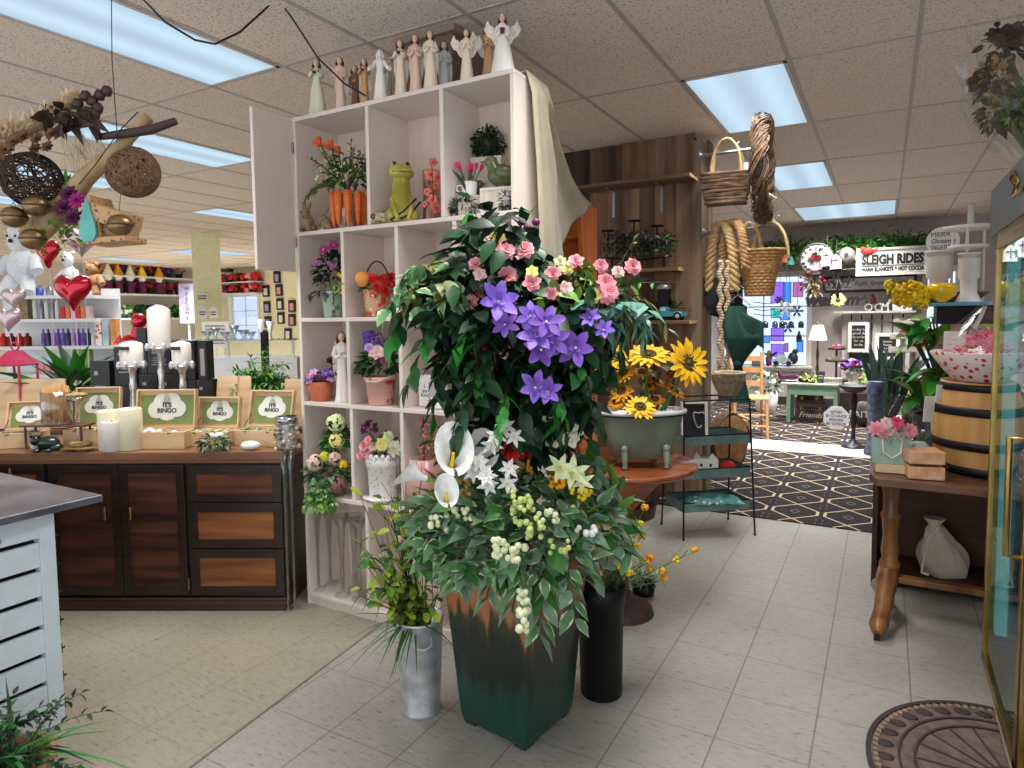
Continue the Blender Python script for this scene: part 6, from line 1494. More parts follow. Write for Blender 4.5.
part('tabletop',MB().lathe([(.001,.722),(RT - .01,.722),(RT,.73),(RT,.744),(RT - .008,.75),(.001,.75)],48),TBW,t)
part('pedestal',MB().lathe([(.16,0),(.15,.03),(.05,.07),(.035,.15),(.05,.3),(.035,.5),(.05,.66),(.12,.722)],20),wood('barrel_dark',(48,32,26),(84,58,46),'Z',5,.5),t)
lf = MB().prism([(-.02,0),(.24,0),(.06,-.17),(-.02,-.12)],0,.016,0,T((.05,-.33,.715),(PI / 2,0,YAW+.1)))
part('drop_leaf',lf,TBW,t,bev=.002)
p = onZ(630,522,0)+V((-.08,.16,0)); t = thing('keg','dark wooden keg on the floor behind the round table','barrel',p,0); part('staves',MB().lathe([(.20,0),(.235,.2),(.235,.4),(.20,.58),(.18,.57),(.001,.57)],26),MATS['barrel_dark'],t)
for z in (.1,.48): part('hoop',MB().lathe([(.225,z),(.232,z+.04)],26,cap=False),IRON,t)
# tub
tl = onY(597,413,2.93); trr = onY(688,413,3.0); tc = (tl+trr) / 2; u = mpp(tc); TW = (trr - tl).length / 2
tb_ = V((tc.x,tc.y,.7515)); hz = (onY(640,411,tc.y).z - .7515)
TUB = mat('tub_green',(122,136,114),.4,.1,var=.14,scale=6,coat=.2); TUBI = mat('tub_white',(226,228,226),.35,var=.04)
tub = thing('bathtub_planter','grey-green miniature clawfoot bathtub planter on the round table','planter',tb_,YAW+.06)
fh = 9*u
def ov(r): return r
part('shell',MB().lathe([(TW*.62,fh),(TW*.74,fh+.01),(TW*.80,fh+(hz - fh)*.4),(TW*.93,hz*.93),(TW*.95,hz - .004)],36,0,None,True,.55,cap=False),TUB,tub)
part('lining',MB().lathe([(.001,fh+.012),(TW*.58,fh+.014),(TW*.70,fh+.03),(TW*.76,fh+(hz - fh)*.4),(TW*.90,hz*.93),(TW*.93,hz - .002)],36,0,None,True,.55,cap=False),TUBI,tub)
part('rolled_rim',MB().tube([(TW*.965*cos(a),TW*.965*.56*sin(a),hz) for a in [i*PI / 24 for i in range(48)]],.011,8,closed=True),TUBI,tub)
part('rim_line',MB().tube([(TW*.97*cos(a),TW*.97*.565*sin(a),hz - .012) for a in [i*PI / 24 for i in range(48)]],.005,6,closed=True),INK,tub)
for sx in (-.48,.44):
    for sy in (-1,1): part('claw_foot',MB().tube([(sx*TW,sy*TW*.40,fh+.055),(sx*TW,sy*TW*.46,fh+.01),(sx*TW,sy*TW*.48,.02),(sx*TW,sy*TW*.47,.008)],[.019,.017,.011,.014],8).ball((sx*TW,sy*TW*.45,fh+.05),(.02,.014,.02),8,6),TUB,tub)
tis = thing('tissue_paper','crumpled white tissue paper filling the bathtub planter','paper',tb_+V((0,0,hz - .03)),YAW+.06)
part('sheets',MB().grid(lambda a,v: (TW*.86*(2*a - 1)*sqrt(max(0,1 - (2*v - 1) ** 2*.8)),TW*.46*(2*v - 1),.028+.035*mnoise.noise(V((a*9,v*7,1)))+.02*mnoise.noise(V((a*23,v*19,4)))),40,24,0,None,False),mat('tissue',(236,238,240),.6,var=.03),tis)
sf = thing('sunflower_bouquet','bunch of large yellow sunflowers standing in the bathtub planter','flowers',tb_+V((0,0,hz - .06)),0)
so = sf.location
SUNC = mat('sunflower_centre',(70,46,24),.9,scale=120,rgb2=(112,82,40),bump=.8); SUNY = mat('petal_sun',(250,190,20),.55,scale=20,rgb2=(255,214,50))
def sunflower(px,py,R,ax,d=3.05,small=False):
    q = at(px,py,d) - so; t_ = axisT(q,ax); b = MB()
    bloom(b,t_,R,[(17,1,.12),(15,.86,.32)],.27,0,None,curl=.12,shape=1); b.lathe([(.001,-.02),(R*.3,-.016),(R*.40,.0),(R*.36,.014),(R*.2,.010),(.001,.006)],20,1,t_)
    if not small: b.lathe([(.001,.012),(R*.14,.012),(.001,.016)],12,2,t_)
    fl = part('sunflower',b,[SUNY if not small else P_GOLD,SUNC,G_OLIVE],sf)
    st = MB().tube([q - V(ax).normalized()*.015,q*.75+V((0,0,-.04)),V((q.x*.25,q.y*.25,0))],.006,6); part('stem',st,[G_MID],fl)
sunflower(648,356,.105,-fw*.5+V((0,0,.95)) - cr*.05,3.0); sunflower(688,363,.115,-fw*1.0+cr*.45+V((0,0,.3)),3.0)
sunflower(640,408,.075,-fw*.6+V((0,0,.75)),2.95); sunflower(617,358,.08,-fw*.6 - cr*.4+V((0,0,.5)),3.05); sunflower(605,366,.07,-fw*.5 - cr+V((0,0,.3)),3.05)
for (x,y,R,ax) in ((672,373,.065,-fw*.2+cr*.4+V((0,0,-.4))),(674,391,.06,-fw*.4+cr*.5+V((0,0,.8))),(642,373,.055,-fw*.4+V((0,0,.9))),(655,381,.05,-fw*.3+cr*.4+V((0,0,.8))),(625,374,.06,-fw*.3 - cr*.4+V((0,0,.6))),(648,387,.04,-fw*.4+V((0,0,.8))),(655,400,.05,-fw*.4+V((0,0,.8))),(622,392,.06,-fw*.5 - cr*.3+V((0,0,.5))),(617,402,.05,-fw*.5 - cr*.5+V((0,0,.5)))): sunflower(x,y,R,ax,3.06,True)
lv = MB()
for (x,y) in ((668,360),(663,365),(630,365),(640,395),(634,385),(650,372)): lv.leaf(aim(at(x,y,3.1) - so,V((ru(-1,1),-.4,ru(-.3,.3)))),.11,.07,.2,.3,0)
part('leaves',lv,[G_OLIVE],sf)
# -- TIERED STAND
TRAY = mat('teal_tray',(104,140,140),.45,.5,var=.22,scale=10,rgb2=(136,164,160))
sc_ = V((-1.02,4.45,0)); SRZ = math.radians(40); SW,SDp,SH = .475,.28,.90
std = thing('tiered_stand','black wire three-tier stand with teal metal trays beside the round table','stand',sc_,SRZ)
for sx in (-1,1):
    for sy in (-1,1): part('leg',MB().tube([(sx*SW / 2*1.06,sy*SDp / 2*1.25,0),(sx*SW / 2*.97,sy*SDp / 2*.9,SH)],.006,6).ball((sx*SW / 2*1.06,sy*SDp / 2*1.25,.006),.010,6,4),IRON,std)
for sy in (-1,1): part('top_rail',MB().cyl((-SW / 2,sy*SDp / 2*.9,SH),(SW / 2,sy*SDp / 2*.9,SH),.006,n=6),IRON,std)
tz = (.64,.42,.20)
for z in tz:
    w_,d_,h_ = SW*.98,SDp*.95,.062
    b = MB().bx((-w_ / 2,-d_ / 2,z - h_ / 2),(w_ / 2,d_ / 2,z - h_ / 2+.004))
    for s in (-1,1): b.bx((-w_ / 2,s*d_ / 2 - .002,z - h_ / 2),(w_ / 2,s*d_ / 2+.002,z+h_ / 2)).bx((s*w_ / 2 - .002,-d_ / 2,z - h_ / 2),(s*w_ / 2+.002,d_ / 2,z+h_ / 2))
    tr_ = part('tray',b,TRAY,std); rim = [(-w_ / 2,-d_ / 2,z+h_ / 2),(w_ / 2,-d_ / 2,z+h_ / 2),(w_ / 2,d_ / 2,z+h_ / 2),(-w_ / 2,d_ / 2,z+h_ / 2)]; part('rolled_edge',MB().tube(rim,.005,5,closed=True),IRON,tr_)
def onstand(x,y,z): return sc_+Matrix.Rotation(SRZ,3,'Z') @ V((x,y,0))+V((0,0,z))
p = onstand(-.08,.03,tz[0] - .024)
t = thing('chalkboard_sign','small white-framed chalkboard leaning on the top tray of the stand','sign',p,SRZ - .2,rot=(-.1,0,SRZ - .2))
part('board',MB().box((0,0,.13),(.15,.01,.24)),mat('chalkboard',(34,34,36),.8),t); f = MB()
for s in (-1,1): f.box((s*.08,-.004,.13),(.018,.018,.26)).box((0,-.004,.13+s*.121),(.142,.018,.018))
part('frame',f,white_paint,t); part('chalk_loop',MB().tube([(.03+.035*cos(a),-.008,.15+.05*sin(a)+.02*cos(2*a)) for a in [i*PI / 9 for i in range(16)]],.004,5),MATS['chalk'],t)
p = onstand(-.04,-.04,tz[1] - .024)
t = thing('cat_face_box','white box with a simple animal face on the middle tray','box',p,SRZ - .3)
part('box',MB().box((0,0,.055),(.16,.10,.11)),TAG,t,bev=.006)
for x in (-.03,.03): part('eye',MB().ball((x,-.05,.07),(.009,.003,.012),8,5),INK,t)
part('nose',MB().ball((0,-.05,.045),(.010,.003,.006),8,5),INK,t)
for s in (-1,1): part('ear',MB().prism([(-.025,0),(.025,0),(0,.035)],0,.012,0,T((s*.05,.006,.108),(PI / 2,0,0))),TAG,t)
p = onstand(.13,-.03,tz[1] - .024); solo('red_ornament',MB().ball((0,0,.04),(.06,.04,.04),12,8,bumpy=.3),P_RED,'red and white ornament at the right end of the middle tray','ornament',p)
p = onstand(-.17,-.02,tz[1] - .024); t = thing('yellow_toy','small yellow toy on the left end of the middle tray','toy',p,SRZ); part('body',MB().box((0,0,.055),(.085,.06,.11)),mat('toy_yellow',(232,196,30),.5),t,bev=.015)
for x in (-.018,.018): part('eye',MB().ball((x,-.031,.08),.006,6,4),INK,t)
p = onstand(.0,-.07,tz[2] - .024)
t = thing('teal_package','crinkled teal patterned package lying on the bottom tray','package',p,SRZ - .15)
part('wrap',MB().grid(lambda a,v: (-.19+.38*a,-.10+.2*v,.03+.06*sin(PI*a) ** .4*sin(PI*v) ** .5+.016*mnoise.noise(V((a*8,v*6,2)))),30,20).grid(lambda a,v: (-.19+.38*a,-.10+.2*v,.028),2,2),patmat('teal_print',(76,138,134),[((170,206,200),26,.24),((40,96,96),40,.2)],1,.35),t,rot=(-.15,0,0))
# straw hat-like basket on the stand corner
p = onstand(.18,.06,SH+.007) ; u = .0066
BSK = mat('seagrass',(190,172,140),.85,scale=34,rgb2=(150,136,112),bump=.6)
t = thing('seagrass_basket','grey seagrass bowl basket with rope handle resting on the top rail of the stand','basket',p,SRZ)
part('weave',woven(lambda f: (.045+.065*sin(min(1,f*.9+.08)*PI / 2)),.15,12,11),BSK,t); part('inner',MB().lathe([(.001,.004),(.045,.006),(.09,.08),(.105,.145)],20,cap=False),BSK,t)
part('rope_handle',MB().tube([(.09*cos(a*.5),-.06 - .03*sin(a),.14 - .03*sin(a*.5)+.01*sin(a*2)) for a in [i*PI / 8 for i in range(17)]],.008,6).tube([(.10*cos(a),.10*sin(a) - .02,.155) for a in [i*PI / 9 for i in range(18)]],.008,6,closed=True),mat('cream_rope',(226,210,180),.8),t)
# log slice,wooden stool and bentwood hoop behind the stand
p = onZ(727,474,0) ; u = mpp(p); BARK = mat('bark',(104,78,54),.95,bump=.9,var=.35,scale=20)
t = thing('log_slice','upright cut log slice with bark behind the stand','log',p+V((0,0,.0)),0)
part('bark',MB().lathe([(.26,-.05),(.27,0),(.26,.05)],28,0,T((0,0,.30),(PI / 2,0,1.15)),cap=True,wob=lambda a,z: 1+.04*sin(a*5)),BARK,t)
part('cut_face',MB().lathe([(.001,.054),(.235,.054),(.245,.050)],28,0,T((0,0,.30),(PI / 2,0,1.15))),mat('cut_wood',(206,160,104),.7,scale=14,rgb2=(176,126,78)),t)
p = onZ(721,474,0) - V((.25,.25,0)); t = thing('birch_branches','bundle of pale birch sticks leaning against the log slice','branches',p,YAW)
for k in range(9): part('stick',MB().cyl((ru(-.14,.14),ru(-.05,.05),.02),(ru(-.25,.15),ru(-.05,.05),ru(.35,.62)),.018,.014,n=7),mat('birch',(206,186,156),.8,scale=24,rgb2=(120,96,74),bump=.3),t)
PALEW = wood('pale_wood',(190,136,84),(222,176,124),'Z',4,.5)
p = onZ(748,436,0); u = mpp(p)
t = thing('wooden_chair','light wooden ladder-back chair beyond the stand, below the green cloth','chair',p,YAW - .2)
w_ = .19
for sx in (-1,1):
    part('leg',MB().tube([(sx*w_,-.18,0),(sx*w_*.93,-.17,.47)],[.016,.02],8),PALEW,t); part('back_post',MB().tube([(sx*w_,.2,0),(sx*w_*.95,.19,.46),(sx*w_*.95,.24,1.0)],[.016,.02,.016],8),PALEW,t)
part('seat',MB().box((0,0,.47),(.40,.40,.03)),PALEW,t,bev=.008)
for z in (.15,.28): part('rung',MB().cyl((-w_,-.18,z),(w_,-.18,z),.010,n=7),PALEW,t); part('rung',MB().cyl((w_,-.18,z+.03),(w_,.2,z+.03),.010,n=7),PALEW,t)
for z in (.62,.78,.92): part('back_slat',MB().box((0,.215+(z - .7)*.09,z),(.36,.012,.06)),PALEW,t)
p = onZ(743,455,0) ; u = mpp(p)
t = thing('bentwood_hoop','pale bentwood hoop handle rising beside the log slice','handle',p,YAW)
hp_ = [onY(x,y,p.y) - p for (x,y) in ((732,440),(729,428),(730,419),(740,416),(750,420),(748,428),(737,440),(734,450))]
hp_ = [Matrix.Rotation(-YAW,3,'Z') @ q for q in hp_]+[V((-.08,0,0))]
part('hoop',MB().tube(hp_,.018,7),PALEW,t)
p = onZ(766,412,0); t = thing('floral_chair','low white basket of cut flowers standing past the wooden chair','flowers',p,0)
t.name = 'flower_basket'
part('basket',MB().lathe(pot_prof(.14,.18,.30,.01),18,cap=False),TAG,t); fb = bush(MB(),(0,0,.40),(.22,.2,.18),120,.08,.04,(0,1)); part('foliage',fb,[G_DARK,G_SAGE],t)
for k in range(18): d = rdir(.1); part('flower',bloom(MB(),axisT(V((0,0,.42))+V((d.x*.22,d.y*.2,d.z*.2)),d),.04,[(6,1,.3)],.7,0),[P_CREAM],t)
# -- RIGHT-HAND ROOM,BACK WALL
YW = RB - .02
def sgn(px0,px1,y0,y1,Y):
    a = onY(px0,(y0+y1) / 2,Y); b = onY(px1,(y0+y1) / 2,Y); t_ = onY((px0+px1) / 2,y0,Y); bt = onY((px0+px1) / 2,y1,Y)
    return V(((a.x+b.x) / 2,Y,(t_.z+bt.z) / 2)),b.x - a.x,t_.z - bt.z
BWOOD = wood('beam_pale',(206,190,150),(232,220,186),'X',3,.6); SIGNW = mat('sign_white',(222,220,214),.7,scale=5,stretch=(.3,1,3),rgb2=(204,200,194)); FRW = mat('sign_frame',(196,190,180),.7,var=.1)
a,b_ = onY(775,252,11.2),onY(937,230,11.2); zb = (onY(850,244,11.2).z)
t = thing('garland_beam','pale wooden rail high on the back wall above the signs','beam',(a.x,11.2,zb),0)
part('rail',MB().bx((0,-.06,-.06),(b_.x - a.x,.24,.09)),BWOOD,t,bev=.004)
for x in (.2,1.0,1.8): part('bracket',MB().bx((x,-.02,-.2),(x+.04,.22,-.06)),BWOOD,t)
gl = MB(); W_ = b_.x - a.x
for k in range(1500):
    x = ru(-.15,W_+.05); q = (x,ru(-.24,-.17),-.05+rnd.gauss(0,.07)); gl.leaf(aim(q,rdir(-.6),ru(-1,1)),.10,.034,.25,.3,rnd.choice((0,0,1,2,3)),0)
for k in range(22): x = ru(0,W_); spray(gl,(x,-.12,-.06),(ru(-.4,.4),-.1,-1),ru(.15,.32),9,.08,.035,(0,1,2),4,.3,.003)
gl.tube([(-.15,-.12,-.05),(W_*.5,-.12,-.08),(W_+.05,-.12,-.05)],.012,5,4)
solo('leaf_garland',gl,[G_MID,G_DARK,G_LIGHT,G_FERN,TWIG],'green leafy garland running along the pale rail','garland',(a.x,11.2,zb))
def board(name,label,cat,px0,px1,y0,y1,Y,m,fm=None,fwid=.04,thick=.03,rz=0):
    c,w_,h_ = sgn(px0,px1,y0,y1,Y); t = thing(name,label,cat,c,rz)
    part('panel',MB().box((0,0,0),(w_ - (fwid if fm else 0),thick,h_ - (fwid if fm else 0))),m,t)
    if fm:
        f = MB()
        for s in (-1,1): f.box((s*(w_ / 2 - fwid / 2),-.005,0),(fwid,thick+.02,h_)).box((0,-.005,s*(h_ / 2 - fwid / 2)),(w_ - 2*fwid,thick+.02,fwid))
        part('frame',f,fm,t)
    return t,w_,h_
t,w_,h_ = board('hanging_sign','white SLEIGH RIDES sign with a red bird, under the leafy garland','sign',856,930,247,275,10.88,SIGNW,FRW,.035)
text('lettering','SLEIGH RIDES',h_*.46,INK,t,(0,-.018,h_*.06),ext=.003,off=.010,fit=w_*.84)
text('lettering','WARM BLANKETS & HOT COCOA',h_*.20,INK,t,(0,-.018,-h_*.28),ext=.002,off=.005,fit=w_*.86)
part('rule_line',MB().box((0,-.018,-h_*.15),(w_*.86,.003,.01)).box((0,-.018,-h_*.41),(w_*.86,.003,.008)),INK,t)
bd = MB().ball((-w_*.34,-.03,h_*.40),(.085,.02,.05),12,7).ball((-w_*.40,-.03,h_*.47),(.04,.02,.035),10,6).prism([(-w_*.30,h_*.40),(-w_*.20,h_*.50),(-w_*.22,h_*.36)],0,.02,0,T((0,-.02,0),(PI / 2,0,0)))
part('red_bird',bd,P_RED,t)
t,w_,h_ = board('wall_sign','long pale family sign in script, below the SLEIGH RIDES board','sign',823,917,275,292,11.30,mat('sign_lilac',(206,202,210),.7,var=.06),mat('frame_dark',(44,38,40),.6),.04)
text('lettering','Faith, forever family',h_*.42,INK,t,(w_*.12,-.02,-.0),ext=.002,shear=.35,fit=w_*.55)
part('flourish',MB().tube([(-w_*.30+.10*cos(x) - .02*x,-.02,.05*sin(2*x)) for x in [i*.3 for i in range(18)]],.008,5),INK,t)
# shiplap back board with shelf
WPL = mat('whitewash_board',(206,202,198),.8,scale=7,stretch=(1,1,.2),rgb2=(176,170,164))
c,w_,h_ = sgn(841,913,313,404,11.34); t = thing('shiplap_board','tall whitewashed slatted board with a shelf along its top','board',(c.x,11.34,0),0)
zt = c.z+h_ / 2
for i in range(7): part('slat',MB().bx((-w_ / 2+i*w_ / 7+.008,-.02,.02),(-w_ / 2+(i+1)*w_ / 7 - .012,.0,zt)),WPL,t)
for z in (.3,zt*.55,zt - .1): part('batten',MB().bx((-w_ / 2,0,z),(w_ / 2,.03,z+.08)),IRON,t)
part('top_shelf',MB().bx((-w_ / 2 - .12,-.22,zt),(w_ / 2+.02,.03,zt+.03)),WPL,t,bev=.003)
SZ = zt+.032
CHK = mat('chalk_white',(216,214,210),.7,var=.05)
for (p4,lab,tx) in (((848,869,322,352),'white-framed chalk sign on the left of the shiplap board','today is\na good day\nfavorite\nfor us\nto be'),((875,900,333,360),'white-framed chalk sign partly behind the white tiered tray','sweet\nhome\nLove\nlives here')):
    t,w_,h_ = board('chalk_sign',lab,'sign',*p4,11.24,MATS['chalkboard'],white_paint,.05); text('lettering',tx,h_*.12,CHK,t,(0,-.02,0),ext=.002,shear=.15,lsp=1.05)
t,w_,h_ = board('letter_board','wide black board low on the shiplap, above the purple flowers','sign',849,873,354,363,11.24,IRON,None)
# things on the shelf
p = V((onY(873,310,11.2).x,11.2,SZ)); u = mpp(p); t = thing('bicycle_figurine','red figure on a white cycle on the shiplap shelf','figurine',p,0)
for x in (-4,5): part('wheel',MB().tube([(x*u+3.2*u*cos(k*PI / 8),0,3.6*u+3.2*u*sin(k*PI / 8)) for k in range(16)],.6*u,5,closed=True),white_paint,t)
part('frame',MB().tube([(-4*u,0,3.6*u),(-1*u,0,8*u),(3*u,0,8*u),(5*u,0,3.6*u)],.5*u,5),IRON,t); part('rider',MB().ball((0,0,11*u),(2.6*u,2*u,3.6*u),10,7).ball((-.4*u,0,15.5*u),1.6*u,8,6),P_DRED,t)
p = V((onY(885,310,11.2).x,11.2,SZ)); t = thing('dog_figurine','small white dog figurine at the right of the red cyclist','figurine',p,0)
b = MB().tube([(-3*u,0,5.5*u),(3*u,0,6*u)],[2*u,2.2*u],8).ball((4.2*u,0,10*u),(1.8*u,1.6*u,1.8*u),8,6).tube([(2.6*u,0,6.5*u),(4*u,0,9.5*u)],[1.8*u,1.2*u],7).tube([(-3.5*u,0,6*u),(-5*u,0,9*u)],[.7*u,.4*u],5)
for x in (-2.6,2.6):
    for y in (-1,1): b.cyl((x*u,y*u,0),(x*u,y*u,5*u),.8*u,n=6)
part('body',b,white_paint,t); part('spots',MB().ball((0,-1.6*u,7*u),(1.2*u,.8*u,.9*u),7,5),INK,t)
p = V((onY(902,310,11.22).x,11.22,SZ)); t = thing('flower_tin','white square tin of yellow flowers on the right end of the shiplap shelf','planter',p,0)
part('tin',MB().box((0,0,.10),(.24,.16,.2),taper=1.06),white_paint,t); b = bush(MB(),(0,0,.27),(.16,.1,.12),70,.09,.04,(0,1)); part('foliage',b,[G_LIGHT,G_MID],t)
for k in range(8): part('flower',bloom(MB(),axisT((ru(-.15,.15),-.09,ru(.22,.38)),(0,-1,.4)),.055,CARN,.6),P_YEL,t)
# hanging round truck sign,bird houses,chandelier,welcome sign
c,w_,h_ = sgn(800,833,242,276,10.8); R = w_ / 2
t = thing('round_sign','round grey wooden sign with a red truck and snowman letters','sign',c,0)
part('disc',MB().lathe([(.001,0),(R,0),(R,.03),(.001,.03)],32,0,T((0,.015,0),(PI / 2,0,0)),sm=False),mat('grey_board',(188,184,188),.7,scale=6,stretch=(1,1,5),var=.1),t)
part('rim',MB().tube([(R*cos(k*PI / 20),-.012,R*sin(k*PI / 20)) for k in range(40)],.018,6,closed=True),mat('rim_dark',(70,66,70),.6),t)
part('red_truck',MB().prism([(-.9*.3*R,-.1*R),(.62*R,-.1*R),(.62*R,.16*R),(.25*R,.2*R),(.1*R,.42*R),(-.25*R,.42*R),(-.35*R,.12*R),(-.5*R,.1*R),(-.5*R,-.1*R)],0,.012,0,T((0,-.02,0),(PI / 2,0,0))),P_DRED,t)
part('tree_load',bush(MB(),(.25*R,-.04,.38*R),(.3*R,.03,.2*R),50,.06,.02,(0,)),[G_DARK],t)
for x in (-.25,.4): part('truck_wheel',MB().cyl((x*R,-.04,-.14*R),(x*R,-.015,-.14*R),.11*R,n=14),INK,t)
for k in range(9): a_ = PI*1.1+k*PI*.8 / 8; part('mark',MB().box((.82*R*cos(a_),-.022,.82*R*sin(a_)),(.05,.006,.03)),INK,t)
for k in range(7): a_ = PI*.1+k*PI*.8 / 6; part('mark',MB().ball((.82*R*cos(a_),-.022,.82*R*sin(a_)),.022,6,4),white_paint,t)
for (px,y0,y1,lab) in ((827,247,266,'white wooden bird house ornament hanging right of the round truck sign'),(836,254,269,'smaller white bird house ornament with a dark cross window')):
    c,_,h_ = sgn(px - 4,px+4,y0,y1,10.7); w2 = 5*mpp(c); t = thing('birdhouse_ornament',lab,'ornament',c,0)
    part('house',MB().prism([(-w2,-h_ / 2),(w2,-h_ / 2),(w2*.95,h_*.15),(0,h_ / 2),(-w2*.95,h_*.15)],-.05,.05,0,T((0,0,0),(PI / 2,0,0))),white_paint,t,bev=.004)
    part('cross_window',MB().box((0,-.053,0),(.012,.008,.14)).box((0,-.053,.02),(.1,.008,.014)),INK,t); part('hang_string',MB().cyl((0,0,h_ / 2),(0,.1,h_ / 2+.22),.004,n=5),INK,t)
for (px,py,m,lab) in ((784,257,P_ORANGE,'small orange bell ornament hanging under the garland at far left'),(790,259,P_TEAL,'small green glass ornament hanging under the garland'),(847,258,mat('bell_white',(230,228,222),.4),'small white bell ornament beside the grey bird house'),(852,254,P_PALEYEL,'small yellow ornament nearest the SLEIGH RIDES sign')):
    c = onY(px,py,10.95); t = thing('bell_ornament',lab,'ornament',c,0); part('bell',MB().lathe([(.07,-.09),(.055,-.03),(.03,.04),(.01,.07)],12),m,t); part('string',MB().cyl((0,0,.07),(0,.12,.24),.004,n=5),INK,t)
c,w_,h_ = sgn(842,851,248,268,10.85); t = thing('grey_birdhouse','round grey bird house beside the white ornaments','ornament',c,0); part('house',MB().ball((0,0,.03),(.11,.09,.13),14,9),mat('grey_wood',(110,104,106),.8),t); part('entrance',MB().cyl((0,-.095,.04),(0,-.08,.04),.03,n=12),INK,t); part('string',MB().cyl((0,0,.15),(0,.1,.3),.004,n=5),INK,t)
c = onY(838,282,10.7); t = thing('chandelier','black wrought iron candle chandelier in front of the family sign','chandelier',c,0); u = mpp(c)
part('stem',MB().lathe([(.001,-16*u),(1.6*u,-14*u),(.9*u,-8*u),(2.4*u,-3*u),(.8*u,2*u),(2*u,6*u),(.6*u,14*u)],10),IRON,t)
part('cross_bar',MB().cyl((-13*u,0,12*u),(15*u,0,12*u),.9*u,n=6),IRON,t)
for k in range(6):
    a_ = k*PI / 3+.3; d = V((cos(a_),sin(a_),0)); part('arm',MB().tube([d*1*u+V((0,0,2*u)),d*6*u+V((0,0,-6*u)),d*12*u+V((0,0,-5*u)),d*14*u+V((0,0,1*u))],.6*u,5),IRON,t); part('candle_sleeve',MB().cyl(d*14*u+V((0,0,1*u)),d*14*u+V((0,0,5*u)),.9*u,n=6),IRON,t)
part('chain',MB().cyl((0,0,14*u),(0,.1,34*u),.4*u,n=5),IRON,t)
c = onY(836,300,10.75); u = mpp(c); t = thing('welcome_sign','black script welcome sign with a sunflower for the letter o','sign',c,0)
text('lettering','welc',17*u,IRON,t,(-13*u,0,0),ext=.012,shear=.25,off=.012); text('lettering','me',15*u,IRON,t,(18*u,0,0),ext=.012,shear=.2,off=.012)
b = MB(); bloom(b,axisT((2*u,-.03,0),(0,-1,0)),7.5*u,[(14,1,.05),(12,.8,.2)],.4,0,1,.36); part('sunflower',b,[P_PALEYEL,SUNC],t)
part('backing_wire',MB().cyl((-26*u,.01,-6*u),(26*u,.01,-5*u),.005,n=5),IRON,t)
c,w_,h_ = sgn(806,820,266,302,10.9); t = thing('dried_swag','tall dried floral swag hanging between the window and the family sign','decoration',c,0)
b = MB(); bush(b,(0,0,0),(w_*.5,.08,h_*.5),260,.10,.03,(0,1,2),lo=-.9); part('dried_leaves',b,[mat('dry_a',(168,146,122),.9),G_OLIVE,mat('dry_b',(190,178,164),.9)],t); b = MB(); cluster(b,(0,-.06,0),.2,30,.02); part('berry_cluster',b,P_DRED,t)
# hanging suncatchers in front of the window
LILAC = glass('glass_lilac',(214,178,250),.05); BLUEG = glass('glass_blue',(160,204,252),.05); TEALG = glass('glass_teal',(110,226,214),.1); PINKG = glass('glass_pink',(240,180,214),.1); DGL = glass('glass_dark',(62,64,84),.15); GREYG = glass('glass_grey',(150,152,170),.12); LBL = mat('suncatch_white',(226,232,242),.4)
for (x0,x1,y0,y1,m,nm) in ((771,783,282,303,LILAC,'lilac'),(784,791,282,302,BLUEG,'blue'),(771,781,308,318,TEALG,'teal'),(771,784,328,341,LILAC,'lilac'),(771,784,344,357,LILAC,'lilac'),(785,788,343,352,PINKG,'pink'),(793,803,282,297,PINKG,'pale pink'),(752,761,358,366,GREYG,'grey'),(757,762,336,342,GREYG,'grey'),(763,770,336,343,BLUEG,'blue'),(780,790,310,320,BLUEG,'blue'),(797,803,340,352,BLUEG,'blue')):
    c,w_,h_ = sgn(x0,x1,y0,y1,YW - .07); t = thing('suncatcher','%s glass pane hanging in the window, %s' % (nm,{(771,282): 'top left of the strip',(784,282): 'top middle',(771,308): 'behind the wire snowflake',(771,328): 'middle of the column',(771,344): 'lowest of the column',(785,343): 'tiny one at the bottom',(793,282): 'top right',(752,358): 'bottom left corner',(757,336): 'left edge',(763,336): 'small one at the left',(780,310): 'middle of the pane',(797,340): 'lower right'}[(x0,y0)]),'suncatcher',c,0)
    part('glass',MB().box((0,0,0),(w_,.012,h_)),m,t); part('lead_edge',MB().tube([(-w_ / 2,0,-h_ / 2),(w_ / 2,0,-h_ / 2),(w_ / 2,0,h_ / 2),(-w_ / 2,0,h_ / 2)],.008,4,closed=True),GREYG,t)
for k,px in enumerate((757,765.5,775,782,791,801)):
    c,w_,h_ = sgn(px - 3,px+3,321,328,YW - .07); t = thing('bottle_ornament','%s in the row of small dark bottles hanging across the window' % ('first','second','third','fourth','fifth','last')[k],'suncatcher',c,0); part('bottle',MB().lathe([(w_*.45,-h_ / 2),(w_*.5,-h_*.3),(w_*.5,h_*.25),(w_*.25,h_*.4),(w_*.25,h_ / 2)],12),(GREYG,DGL)[k % 2],t)
c,w_,h_ = sgn(796,802,331,342,YW - .07); t = thing('bird_silhouette','dark bottle-shaped ornament hanging low at the right of the window','suncatcher',c,0); part('bottle',MB().lathe([(w_*.5,-h_ / 2),(w_*.5,0),(w_*.2,h_*.3),(w_*.2,h_ / 2)],12),DGL,t)
def flake(px,py,r,lab):
    c = onY(px,py,YW - .2); r *= mpp(c); t = thing('snowflake_ornament',lab,'ornament',c,0); b = MB()
    for k in range(6):
        a_ = k*PI / 3; d = V((cos(a_),0,sin(a_))); b.cyl((0,0,0),d*r,.012,n=5)
        for f in (.45,.75):
            for s in (-1,1): b.cyl(d*r*f,d*r*f+V((cos(a_+s*.8),0,sin(a_+s*.8)))*r*.28,.010,n=5)
    part('flake',b,LBL if r > .1 else GREYG,t); part('string',MB().cyl((0,0,r),(0,.12,RZ1+.04 - c.z),.004,n=4),GREYG,t)
